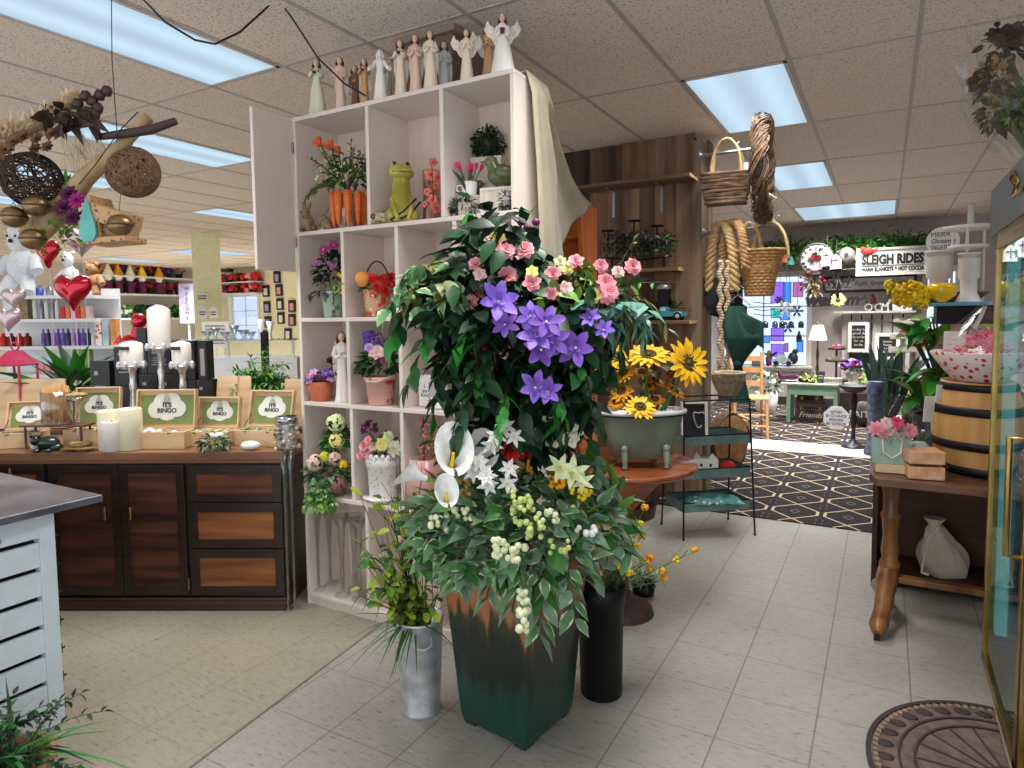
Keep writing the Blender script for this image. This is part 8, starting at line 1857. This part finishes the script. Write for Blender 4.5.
hd = part('header',MB().bx((CX0 - .008,CYN,zt),(CX1,3.42,zt+.19)),mat('header_grey',(112,118,122),.4,var=.06),t); part('header_script',MB().tube([onX(x,y,CX0 - .012) for x,y in ((1012,196),(1019,180),(1014,172),(1011,180),(1017,186),(1013,196),(1022,190),(1026,180),(1030,190))],.006,5),GOLD,hd)
for (y0,y1,nm) in ((2.42,3.195,0),(1.60,2.38,1)):
    d = part('door',MB().bx((CX0 - .012,y0,ZB+.01),(CX0+.012,y0+.035,zt - .035)).bx((CX0 - .012,y1 - .028,ZB+.01),(CX0+.012,y1,zt - .035)).bx((CX0 - .012,y0,ZB+.01),(CX0+.012,y1,ZB+.05)).bx((CX0 - .012,y0,zt - .07),(CX0+.012,y1,zt - .035)),GOLD,t,bev=.002)
    part('door_glass',MB().bx((CX0 - .003,y0+.035,ZB+.05),(CX0+.003,y1 - .028,zt - .07)),CG,d)
    if nm == 0: z0,z1 = onX(1004,553,CX0 - .05).z,onX(1004,432,CX0 - .05).z; part('handle',MB().tube([(CX0 - .01,2.44,z0),(CX0 - .05,2.44,z0),(CX0 - .05,2.44,z1),(CX0 - .01,2.44,z1)],.009,8),GOLD,d)
tube_ = part('light_tube',MB().box((CX0+.036,3.12,1.02),(.036,.05,1.66)),emit('cooler_light',(150,232,222),1.0),t)
for z in (.4,.85,1.3): part('glass_shelf',MB().bx((CX0+.12,CYN+.05,z),(CX1 - .02,CYF - .05,z+.008)),CG,t)
for k,(y,z,m) in enumerate(((2.9,.41,P_WHITE),(2.7,.86,P_YEL),(2.95,1.31,G_MID),(2.6,.41,P_PINK),(2.65,1.31,P_BROWN))):
    q = V((.75,y,z)); v = thing('cooler_vase','glass vase of %s inside the glass cooler' % ('white flowers','yellow flowers','green leaves','pink flowers','brown grasses')[k],'vase',q,0); part('vase',MB().lathe([(.04,0),(.05,.14),(.045,.14),(.001,.01)],14,cap=False),MATS['clear_glass'],v); part('stems',bush(MB(),(0,0,.2),(.12,.12,.1),60,.05,.03,(0,1)),[G_MID,m],v)
# wrapped dried bouquets on top of the cooler
for k,(px,py,d,lab) in enumerate(((1004,45,2.75,'dark brown dried bouquet in cellophane on the cooler top, highest of the group'),(994,82,2.7,'tan dried rose bouquet in cellophane on the cooler top'),(1000,112,2.65,'green and brown bouquet in cellophane at the front of the cooler top'),(1026,108,2.5,'grass green wrapped bouquet nearest the right edge on the cooler'))):
    q = at(px,py,d); bz = zt+.193; base = V((max(q.x+.12,CX0+.1),min(q.y,CYF - .1),bz)); t = thing('wrapped_bouquet',lab,'bouquet',base,0); o = q - base; b = MB(); bush(b,o,(.07,.07,.08),110,.045,.022,(0,1),lo=-.8); b.tube([V((0,0,.005)),o],.012,6,2)
    for i in range(5): bloom(b,axisT(o+rdir(-.4)*.05,rdir(-.2) - fw*.8),.05,ROSE,.8,rnd.choice((0,1)))
    part('dried_flowers',b,[[TWIG_D,TWIG,STEM],[mat('dry_tan',(186,146,96),.8),TWIG,STEM],[G_OLIVE,TWIG,STEM],[G_MID,G_OLIVE,STEM]][k],t)
    part('cellophane',MB().grid(lambda a,v: o*(.05+1.25*v)+(Matrix.Rotation(2*PI*a,3,o) @ o.orthogonal().normalized())*(.02+.085*sin(min(1,v*.9+.1)*PI*.62))*(1+.22*mnoise.noise(V((a*9,v*6,k*3)))),26,10,sm=False),cello,t)
# half-round mat
mr = V((.375,2.42,.001)); RM = .40
MATM = mat('mat_rubber',(92,74,68),.8,scale=30,rgb2=(118,98,88),bump=.3); MATD = mat('mat_dark',(60,48,46),.8)
t = thing('door_mat','half-round brown doormat with sunburst relief at the cooler door','mat',mr,0)
def half(r0_,r1_,z,n=40,e=1.12): return [(-r*sin(PI*i / n),r*e*cos(PI*i / n)) for r,rng in ((r1_,range(n+1)),(r0_,range(n,-1,-1))) for i in rng]
part('base',MB().prism(half(.001,RM,0),0,.007),MATM,t)
for (a,b_) in ((.385,.40),(.30,.308),(.255,.263),(.06,.07)): part('raised_ring',MB().prism(half(a,b_,0),.007,.012),MATD,t)
for k in range(1,10): an = PI*k / 10; part('sun_ray',MB().cyl((-.07*sin(an),.07*1.12*cos(an),.008),(-.25*sin(an),.25*1.12*cos(an),.008),.004,n=5),MATD,t)
sc2 = MB()
for k in range(16): an = PI*(k+.5) / 16; sc2.ball((-.345*sin(an),.345*1.12*cos(an),.007),(.028,.024,.005),8,4)
part('scallop_border',sc2,MATD,t)
nb = MB()
for k in range(46): an = PI*(k+.5) / 46; nb.box((-.372*sin(an),.372*1.12*cos(an),.009),(.014,.02,.006))
part('dentil_edge',nb,mat('mat_tan',(140,120,100),.8),t)
# -- HANGING DRIFTWOOD ARRANGEMENT (top left)
DH = 1.62; ho = at(80,190,DH)
def H(px,py,d=DH): return at(px,py,d) - ho
uh = DH / F
DRIFT = wood('driftwood',(150,122,88),(206,178,134),'Z',6,.8,bump=.3)
t = thing('driftwood_hanging','driftwood branch wired with pampas, dried leaves and purple flowers, hanging top left','decoration',ho)
part('branch',MB().tube([H(30,238),H(60,208),H(85,178),(H(118,148)),H(149,117)],[.030,.032,.022,.016,.014],9),DRIFT,t)
part('dark_stick',MB().tube([H(98,137),H(122,134,1.58),H(150,130,1.58),H(176,121,1.58)],[.008,.011,.012,.009],8),mat('stick_plum',(64,40,42),.6,bump=.3),t)
part('wire',MB().tube([H(70,195),H(95,165,1.57),H(122,128,1.57),H(138,112)],.0015,4).tube([H(118,148),H(112,60),at(110,-150,DH) - ho],.0012,4),INK,t)
pw = MB()
for k in range(1300):
    f = rnd.random(); c = H(-8+82*f,140 - 42*f+8*sin(f*3)); d = cr*ru(.1,1)+cu*ru(.1,.9) - fw*ru(-.4,.5); pw.leaf(aim(c+rdir(-1)*.012,d),  .05*(1.1 - .5*f),.007,.1,.3,rnd.choice((0,1)))
pw.tube([H(-10,150),H(40,125),H(76,98)],.004,5,1); part('pampas_plume',pw,[mat('pampas',(240,222,190),.9),mat('pampas_b',(226,200,160),.9)],t)
b = MB()
for k in range(120): b.leaf(aim(H(ru(60,100),ru(128,160)),cr*ru(-.2,1) - cu*ru(.2,1)),.06,.003,.1,.2,0)
part('raffia',b,MATS['pampas'],t)
DK = mat('pod_brown',(62,40,32),.55,bump=.3,var=.3); b = MB()
for (x,y,s) in ((46,112,1),(54,118,1.1),(64,122,1.2),(74,124,1.1),(62,110,.8),(84,120,1.1),(78,112,1),(90,124,.9),(70,132,.9)):
    for k in range(3): b.leaf(aim(H(x,y,DH - .03),rdir(-.6),ru(-1.5,1.5)),  .042*s,.03*s,.5,.8,0)
part('dried_leaves',b,DK,t)
for (x,y) in ((78,104),(86,96),(93,101),(98,108),(100,95),(107,91),(90,112),(95,114)): part('seed_pod',MB().ball(H(x,y,DH - .02),(.016,.012,.013),8,6,bumpy=.4),DK,t)
CONE = mat('cone_rose',(112,76,50),.7,var=.3)
for (x,y,r) in ((6,150,10),(14,142,10),(24,137,9),(38,139,8),(52,134,8),(36,149,7),(48,147,7),(4,162,9)): part('wooden_rose',bloom(MB(),axisT(H(x,y,DH - .03),-fw+cu*.3+cr*ru(-.4,.4)),r*uh,[(8,1,.3),(7,.75,.7),(5,.5,1.1)],.6),CONE,t)
for (x,y,m) in ((69,194,P_PLUM),(77,200,P_MAG),(63,208,P_PLUM),(73,217,P_PLUM)): part('purple_flower',bloom(MB(),axisT(H(x,y,DH - .05),-fw+cu*.2),9.5*uh,CARN,.5),m,t)
b = MB(); 
for k in range(60): b.leaf(aim(H(rnd.gauss(70,9),rnd.gauss(225,10),DH - .04),rdir(-.6)),.028,.013,.2,.3,rnd.choice((0,1,1,2)))
for k in range(14): b.leaf(aim(H(66,186),rdir(0)),.05,.01,.2,.2,rnd.choice((0,1)))
part('leaves',b,[G_MID,G_LIGHT,G_OLIVE],t)
def vball(px,py,r,d,lab,m,n):
    c = at(px,py,d); r *= d / F; t = thing('vine_ball',lab,'ornament',c,0,'vine balls'); b = MB()
    for k in range(n):
        ax = rdir(-1); x = ax.orthogonal().normalized(); y = ax.cross(x); rr = r*ru(.93,1); h = ru(-.55,.55); q = sqrt(1 - h*h)
        b.tube([(ax*h+(x*cos(a)+y*sin(a))*q)*rr for a in [i*PI / 13 for i in range(26)]],.0016,4,0,closed=True)
    part('vines',b,m,t); part('loop',MB().cyl((0,0,r),(0,.02,r+.06),.001,n=4),INK,t)
vball(32,180,27,1.58,'dark open vine ball at the left edge, below the pampas',TWIG_D,46); vball(133,172,25,1.66,'brown tightly wound vine ball right of the driftwood',mat('vine_brown',(128,98,74),.85,var=.35,scale=60),110)
BELL = mat('bell_bronze',(140,114,78),.35,.8,var=.3,scale=30)
for px,py,lab in ((14,217,'bronze jingle bell at the far left'),(36,206,'bronze jingle bell under the dark vine ball'),(33,239,'lowest bronze jingle bell, over the white plush'),(120,225,'bronze jingle bell right of the birdhouse')):
    t = thing('jingle_bell',lab,'bell',at(px,py,1.55),YAW,'bronze jingle bells'); part('shell',MB().ball((0,0,0),(11.5*uh,11.5*uh,10*uh),16,10),BELL,t); part('band',MB().lathe([(11.4*uh,-1*uh),(12.2*uh,0),(11.4*uh,1*uh)],20),DK,t); part('loop',MB().tube([(2*uh*cos(a),0,11*uh+2*uh*sin(a)) for a in [i*PI / 4 for i in range(8)]],.001,4,closed=True).cyl((0,0,13*uh),(0,.02,13*uh+.10),.001,n=4),BELL,t)
c = at(90,224,1.56); t = thing('birdhouse','corrugated card birdhouse with teal teardrop front under the driftwood','birdhouse',c,YAW - .12)
td = [(0,25),(-4,12),(-8,0),(-9,-10),(-5,-17),(5,-17),(9,-10),(8,0),(4,12)]
part('front',MB().prism([(x*uh,y*uh) for x,y in td],0,.005,0,T((0,-.005,0),(PI / 2,0,0))),mat('teal_front',(96,176,168),.6),t)
CARD = patmat('card_brown',(196,152,104),[((80,56,40),90,.22)],1,.8); part('body',MB().prism([(x*uh*1.15,y*uh*1.12) for x,y in td],-.0745,.0,0,T((0,.001,0),(PI / 2,0,0))),CARD,t); part('roof',MB().box((14*uh,.035,12*uh),(34*uh,.08,16*uh)),CARD,t,rot=(0,.30,0),bev=.004); part('log',MB().cyl((0,.035,-4*uh),(34*uh,.035,-8*uh),9*uh,n=14),MATS['driftwood'],t); part('floor',MB().box((16*uh,.035,-16*uh),(40*uh,.08,6*uh)),CARD,t,rot=(0,-.05,0),bev=.003)
# -- LEFT SHOP FLOOR BEHIND THE SIDEBOARD
FOILR = mat('foil_red',(196,10,40),.12,.6,coat=.6,var=.05); FOILG = mat('foil_pale',(206,186,190),.25,.5,var=.08)
def heart(px,py,w,d,m,lab,rz=0,mark=False):
    c = at(px,py,d); r = w*d / F / 2; b = MB(); n = 32; pts = []
    for i in range(n): a = 2*PI*i / n; pts.append((sin(a) ** 3,(13*cos(a) - 5*cos(2*a) - 2*cos(3*a) - cos(4*a)) / 15))
    vs = []; fs = []; L_ = [(0.001,.42),(.35,.40),(.65,.32),(.88,.17),(1,0),(.88,-.17),(.65,-.32),(.35,-.40),(.001,-.42)]
    for k,z in L_:
        for x,y in pts: vs.append((x*r*k,-z*r,(y*k+.1*(1 - k))*r))
    for j in range(8):
        for i in range(n): fs.append((j*n+i,j*n+(i+1) % n,(j+1)*n+(i+1) % n,(j+1)*n+i))
    b.add(vs,fs,0,True); t = thing('heart_balloon',lab,'balloon',c,YAW+rz); part('foil',b,m,t); part('string',MB().tube([(0,0,-r),(.01,0,-r*2),(0,0,-c.z+.002)],.002,4),TAG,t)
    if mark: part('gold_script',MB().tube([(x*r,-.44*r,z*r) for x,z in ((-.5,.3),(-.2,.5),(-.3,.1),(.1,.3),(.0,-.1),(.3,.2),(.1,-.3),(.4,-.1))],.008,5),GOLD,t)
heart(73,290,39,4.2,FOILR,'large shiny red heart balloon behind the sideboard'); heart(48,252,30,4.6,FOILR,'red heart balloon with gold script above the large one',-.3,True); heart(81,240,32,4.8,FOILG,'pale pink-grey heart balloon behind the birdhouse',.3)
PLW = mat('plush_white',(226,234,238),.95,bump=.5,var=.06,scale=40); PLB = mat('plush_brown',(176,136,100),.95,bump=.5,scale=40)
def plush(px,y0,y1,d,m,lab,nose=INK,wd=1.0):
    a,b_ = at(px,y1,d),at(px,y0,d); h = b_.z - a.z; t = thing('plush_bear',lab,'toy',a,YAW); w = h*wd
    b = MB().ball((0,0,h*.42),(w*.24,w*.2,h*.26),14,9).ball((0,-.04*h,h*.78),(w*.18,w*.17,h*.17),14,9)
    for s in (-1,1): b.tube([(s*w*.2,0,h*.55),(s*w*.36,-.1*h,h*.34)],[w*.09,w*.10],10).tube([(s*w*.14,-.05*h,h*.25),(s*w*.22,-.16*h,h*.04)],[w*.11,w*.11],10).ball((s*w*.15,0,h*.93),w*.07,8,6)
    part('body',b,m,t); part('nose',MB().ball((0,-.2*h,h*.76),h*.03,8,5),nose,t)
    for s in (-1,1): part('eye',MB().ball((s*w*.07,-.18*h,h*.83),h*.018,6,4),INK,t)
WSH = mat('display_white',(232,234,236),.4,var=.03); rows = [(296,12),(319,12),(346,12),(374,12)]; DG = 5.2
def rowz(y): return at(45,y,DG).z
t = thing('gondola_shelf','white gondola shelves of small gifts at the left edge behind the sideboard','shelf',at(45,374,DG)*1,YAW); g0 = t.location; g0.z = 0
for y,k in rows: part('shelf_board',MB().bx((-.5,-.06,rowz(y) - .025),(.46 if y < 340 else .74,.26,rowz(y))),WSH,t)
part('back_panel',MB().bx((-.5,.26,0),(.46,.28,rowz(288))),WSH,t); part('base',MB().bx((-.5,-.06,0),(.46,.26,.3)),WSH,t)
def ong(px,y): v = at(px,y,DG); v.z = rowz(y)+.0015; return v
plush(24,226,296,DG,PLW,'large white plush animal sitting on the gondola top at the left',wd=.8); plush(71,250,296,DG+.05,PLW,'smaller white plush toy between the balloons',wd=.6); plush(93,262,296,DG+.02,PLB,'brown teddy bear beside the red heart balloon')
def goods(name,lab,y,xs,w,h,ms,grp,cat,shape='box'):
    for i,px in enumerate(xs):
        p = ong(px,y); u = DG / F; b = MB()
        if shape == 'box': b.box((0,0,h*u / 2),(w*u,.05,h*u))
        else: b.lathe([(w*u*.5,0),(w*u*.5,h*u*.7),(w*u*.22,h*u*.8),(w*u*.22,h*u)],10)
        solo(name,b,ms[i % len(ms)],'%s, %s from left' % (lab,('first','second','third','fourth','fifth','sixth','seventh','eighth','ninth','tenth')[i]),cat,p,YAW,grp)
goods('tumbler','tall silver and white tumbler in the row under the white plush',319,(36,42,47.5,53,58),4,21,(TAG,mat('silver_tube',(150,154,160),.3,.6)),'tumblers on the gondola','tumbler','l')
goods('gift_packet','small red-orange gift packet below the red heart',319,(65,70,75,80,85,90),4,12,(P_RED,P_ORANGE,P_PALEPINK),'packets on the gondola','packet'); goods('bottle','small blue or purple bottle on the middle gondola shelf',346,(44,49,54,59,64,69,74,79,84,89),4,17,(P_VIOLET,mat('navy',(40,44,96),.3),P_LILAC,P_PURPLE),'bottles on the gondola','bottle','l')
goods('red_pot','small red pot at the left of the middle gondola shelf',346,(4,12,20,28),7,13,(P_RED,P_DRED),'red pots on the gondola','pot','l'); goods('green_packet','bright green packet behind the lily leaves',374,(78,84,90),5,24,(G_LIGHT,),'green packets','packet'); goods('pink_packet','small pink packet behind the lantern',374,(44,50,56),5,10,(P_PINK,),'pink packets','packet'); goods('brown_box','small brown box left of the tumblers',319,(19,27),7,20,(PINE,STONE),'brown boxes','box')
# flower shelves on the far left wall
XL = -16.2
def wallrow(y0,y1,n,ms,lab,grp):
    for i in range(n):
        px = 98+(184 - 98)*(i+.5) / n; q = onX(px,y0+(y1 - y0)*i / n,XL); q.z = onX(90,y0,XL).z - .010; b = MB().lathe([(.07,0),(.10,.12),(.001,.12)],8,2); bush(b,(0,0,.16),(.12,.1,.14),14,.12,.06,(2,)); 
        for k in range(9): b.ball((ru(-.14,.04),ru(-.12,.12),ru(.08,.3)),.065,7,5,k % 2,bumpy=.4,sd=k)
        solo('flower_bunch',b,[ms[i % len(ms)],ms[(i+1) % len(ms)],G_DARK],'%s, %s from its left end' % (lab,('first','second','third','fourth','fifth','sixth','seventh','eighth','ninth')[i]),'flowers',q,0,grp)
wallrow(274,281,9,(P_PINK,P_GOLD,P_RED,P_PURPLE),'mixed flower bunch, top row on far wall','flower bunches in the top row'); wallrow(292.5,297,9,(P_RED,P_HOT,P_DRED),'red flower bunch, second row on far wall','flower bunches in the second row'); wallrow(318,320,7,(G_FERN,G_DARK,P_CREAM),'green bunch, third row on far wall','green bunches below the shelf')
for (y0,y1,lab) in ((274,281,'upper'),(292.5,297,'long lower'),(318,320,'lowest')):
    a,e = onX(90,y0,XL),onX(186,y1,XL); solo('wall_shelf',MB().bx((-.28,0,-.05),(.30,e.y - a.y,-.012)),WSH,'%s white shelf of flowers on the far left wall' % lab,'shelf',(XL,a.y,a.z))
c,w_,h_ = sgn(179,196,287,320,9.0); t = thing('welcome_board','tall lilac WELCOME board leaning left of the yellow pillar','sign',c,.5); part('panel',MB().box((0,0,0),(w_*.6,.03,h_*1.2)),mat('lilac_board',(186,178,216),.6),t); part('post',MB().cyl((0,.03,h_*.3),(0,.03,.002 - c.z),.02,n=6),WSH,t); text('lettering','W\nE\nL\nC\nO\nM\nE',h_*.15,INK,t,(0,-.018,0),ext=.002)
# pillar signs
for i,(px,py,w,h,lab) in enumerate(((203,296,13,8,'small grey word sign, topmost on the yellow pillar'),(203,312,9,14,'small house-shaped sign, lower left on the yellow pillar'),(214,312,8,12,'small house-shaped sign, lower right on the yellow pillar'))):
    c = at(px,py,dep(PIL) - .55); u = mpp(c); t = thing('pillar_sign',lab,'sign',c,YAW); part('panel',MB().prism([(-w*u / 2,-h*u / 2),(w*u / 2,-h*u / 2),(w*u / 2,h*u*.25),(0,h*u / 2),(-w*u / 2,h*u*.25)],0,.02,0,T((0,0,0),(PI / 2,0,0))),GREYW if i > 9 else SIGNW,t); part('word_lines',MB().box((0,-.022,0),(w*u*.7,.003,u)).box((0,-.022,-2.5*u),(w*u*.6,.003,u)),INK,t)
for (y0,y1,lab) in ((321,335,'upper'),(336,348,'lower')):
    c,w_,h_ = sgn(205,226,y0,y1,5.6); t = thing('text_plaque','%s of two white lettered plaques in front of the yellow pillar' % lab,'sign',c,YAW); part('panel',MB().box((0,0,0),(w_*.8,.02,h_*.9)),TAG,t); part('post',MB().cyl((0,.03,-h_ / 2),(0,.03,-c.z+.002 if y0 > 330 else -h_*.45),.012,n=6),WSH,t); part('word_lines',MB().box((0,-.012,h_*.15),(w_*.6,.003,h_*.1)).box((0,-.012,-h_*.1),(w_*.6,.003,h_*.1)),PRINT,t)
# framed cards and red shelves on the far cream wall
FRB = mat('frame_black',(40,34,44),.5)
for i,(px,py) in enumerate(((277,277),(266,291),(279,290),(267,307),(280,304),(292,306),(268,322),(281,318),(292,320),(264,336),(288,334))):
    c = onY(px,py,WB - .03); t = thing('framed_card','dark framed card on the far cream wall, %s' % ('alone at the top','left of the second row','right of the second row','left of the third row','middle of the third row','right of the third row','left of the fourth row','middle of the fourth row','right of the fourth row','lowest left','lowest right')[i],'picture',c,0); part('frame',MB().box((0,0,0),(.24,.03,.30)),FRB,t); part('picture',MB().box((0,-.017,-.02),(.13,.004,.18)),(P_LILAC,TAG,P_PINK)[i % 3],t)
for (y,lab) in ((283,'upper'),(294,'lower')):
    a,e = onY(222,y,WB - .2),onY(259,y - 1,WB - .2); solo('wall_shelf',MB().bx((0,-.15,-.03),(e.x - a.x,.19,0)),WSH,'%s white shelf of red flowers above the far window' % lab,'shelf',a)
    for k in range(7):
        b = MB(); cluster(b,(0,0,.10),.10,12,.06,k % 2); bush(b,(0,0,.08),(.1,.1,.1),10,.1,.05,(2,)); solo('red_flower_bunch',b,[P_RED,(P_DRED,P_PLUM,P_PINK)[k % 3],G_DARK],'red flower bunch, %s shelf over the far window, %s from left' % (lab,('first','second','third','fourth','fifth','sixth','seventh')[k]),'flowers',(a.x+(k+.5)*(e.x - a.x) / 7,a.y,a.z+.004),0,'red bunches over the far window')
# glass counter,red foil bird
p = onZ(225,425,0); p = at(226,365,6.0); p.z = 0; zc = at(226,358,6.0).z; t = thing('display_counter','white counter with glass top shelf of clear dishes, right of the black cartons','counter',p,YAW); part('cabinet',MB().box((0,.2,zc / 2),(1.3,.4,zc)),WSH,t); part('glass_top',MB().box((0,.2,zc+.16),(1.3,.4,.01)),CG,t)
for x in (-.6,0,.6): part('upright',MB().box((x,.05,zc+.08),(.02,.02,.155)),TAG,t)
for i,(px,r,h) in enumerate(((208,6,9),(216,5,12),(226,6,8),(235,5,14),(244,6,10),(252,5,8),(262,4,20),(271,4,18))):
    q = at(px,350,5.95); q.z = zc+.1665; u = 6 / F; glassware('clear_dish' if i < 6 else 'white_figurine',('clear glass dish on the glass-topped counter, %s from left' % ('first','second','third','fourth','fifth','sixth')[i]) if i < 6 else ('white turned ornament beside the far frames, %s one' % ('left','right')[i - 6]),q,[(r*u*.5,0),(r*u*.25,h*u*.3),(r*u,h*u),(r*u*.9,h*u),(.001,h*u*.4)],'dish' if i < 6 else 'ornament',m=glass('dish_glass',(220,236,244),.25) if i < 6 else white_paint)
c = at(131,345,5.0); u = 5 / F; t = thing('foil_bird','shiny red foil rooster balloon left of the tall white candle','balloon',c,YAW); part('body',MB().ball((0,0,2*u),(10*u,6*u,9*u),14,9).tube([(6*u,0,8*u),(8*u,0,18*u)],[6*u,5*u],10).ball((9*u,0,24*u),(8*u,5*u,8*u),12,8),FOILR,t); part('tail',MB().prism([(-8*u,0),(-16*u,2*u),(-10*u,10*u)],0,.02,0,T((0,0,0),(PI / 2,0,0))),FOILR,t); part('stand_stick',MB().cyl((0,0,-c.z+.002),(0,0,-5*u),.01,n=6),TAG,t)
c = at(265,352,5.6); t = thing('column_post','slim black post behind the fern','post',(c.x,c.y,0),YAW); part('post',MB().box((0,0,.66),(.05,.05,at(268,332,5.6).z*1)),IRON,t,(0,0,at(268,332,5.6).z / 2 - .66))

# more of the clutter behind the sideboard
goods('print_box','printed box standing at the right end of the gondola',346,(101,108,116),6,26,(patmat('print_orange',(240,236,230),[((236,110,50),24,.3),((110,70,180),30,.22)],1),mat('tube_grey',(176,196,206),.3),mat('craft_orange',(216,150,84),.7)),'printed boxes on the gondola','box')
goods('silver_ornament','small pale ornament on the gondola top beside the white plush',296,(40,50,58),7,10,(mat('ornament_blue',(70,100,190),.3),MATS['silver_tube'],TAG),'ornaments on the gondola top','ornament','l')
goods('red_tray','red heart-shaped dish at the left of the upper gondola shelf',319,(3,11),8,7,(P_RED,P_DRED),'red dishes on the gondola','dish')
goods('flacon','little white flacon behind the red heart balloon',346,(94,),4,12,(TAG,),'white flacons','bottle','l')
for px,py,w,lab in ((8,318,26,'grey foil heart balloon at the left edge above the pink lantern'),(14,297,22,'small grey foil heart balloon at the left edge below the white plush')): heart(px,py,w,4.0,FOILG,lab,.2)
c = onY(222,262,WB - .25); solo('wall_speaker',MB().box((0,.1,0),(.34,.22,.52)).cyl((0,-.012,-.08),(0,.0,-.08),.11,n=18,mi=1).cyl((0,-.012,.14),(0,.0,.14),.06,n=16,mi=1),[mat('speaker_brown',(70,56,44),.6),INK],'dark box speaker high on the far wall beside the yellow pillar','speaker',c)
for i,(px,m) in enumerate(((112,P_CREAM),(122,P_GOLD),(134,P_CREAM),(146,P_YEL),(163,P_GOLD))):
    q = onX(px,292+i,XL+.32); q.z -= .0; b = MB().lathe([(.09,0),(.08,.26),(.001,.34)],12,1).ball((0,0,.38),.09,10,7,2).lathe([(.13,.42),(.08,.54),(.001,.74)],12,0); solo('gnome_figurine',b,[m,P_PLUM,TAG],'gnome figurine with a pointed hat, %s from left on the long lower flower shelf' % ('first','second','third','fourth','fifth')[i],'figurine',V((XL+.19,q.y,onX(90,292.5,XL).z - .010)),0,'gnomes on the far flower shelf')
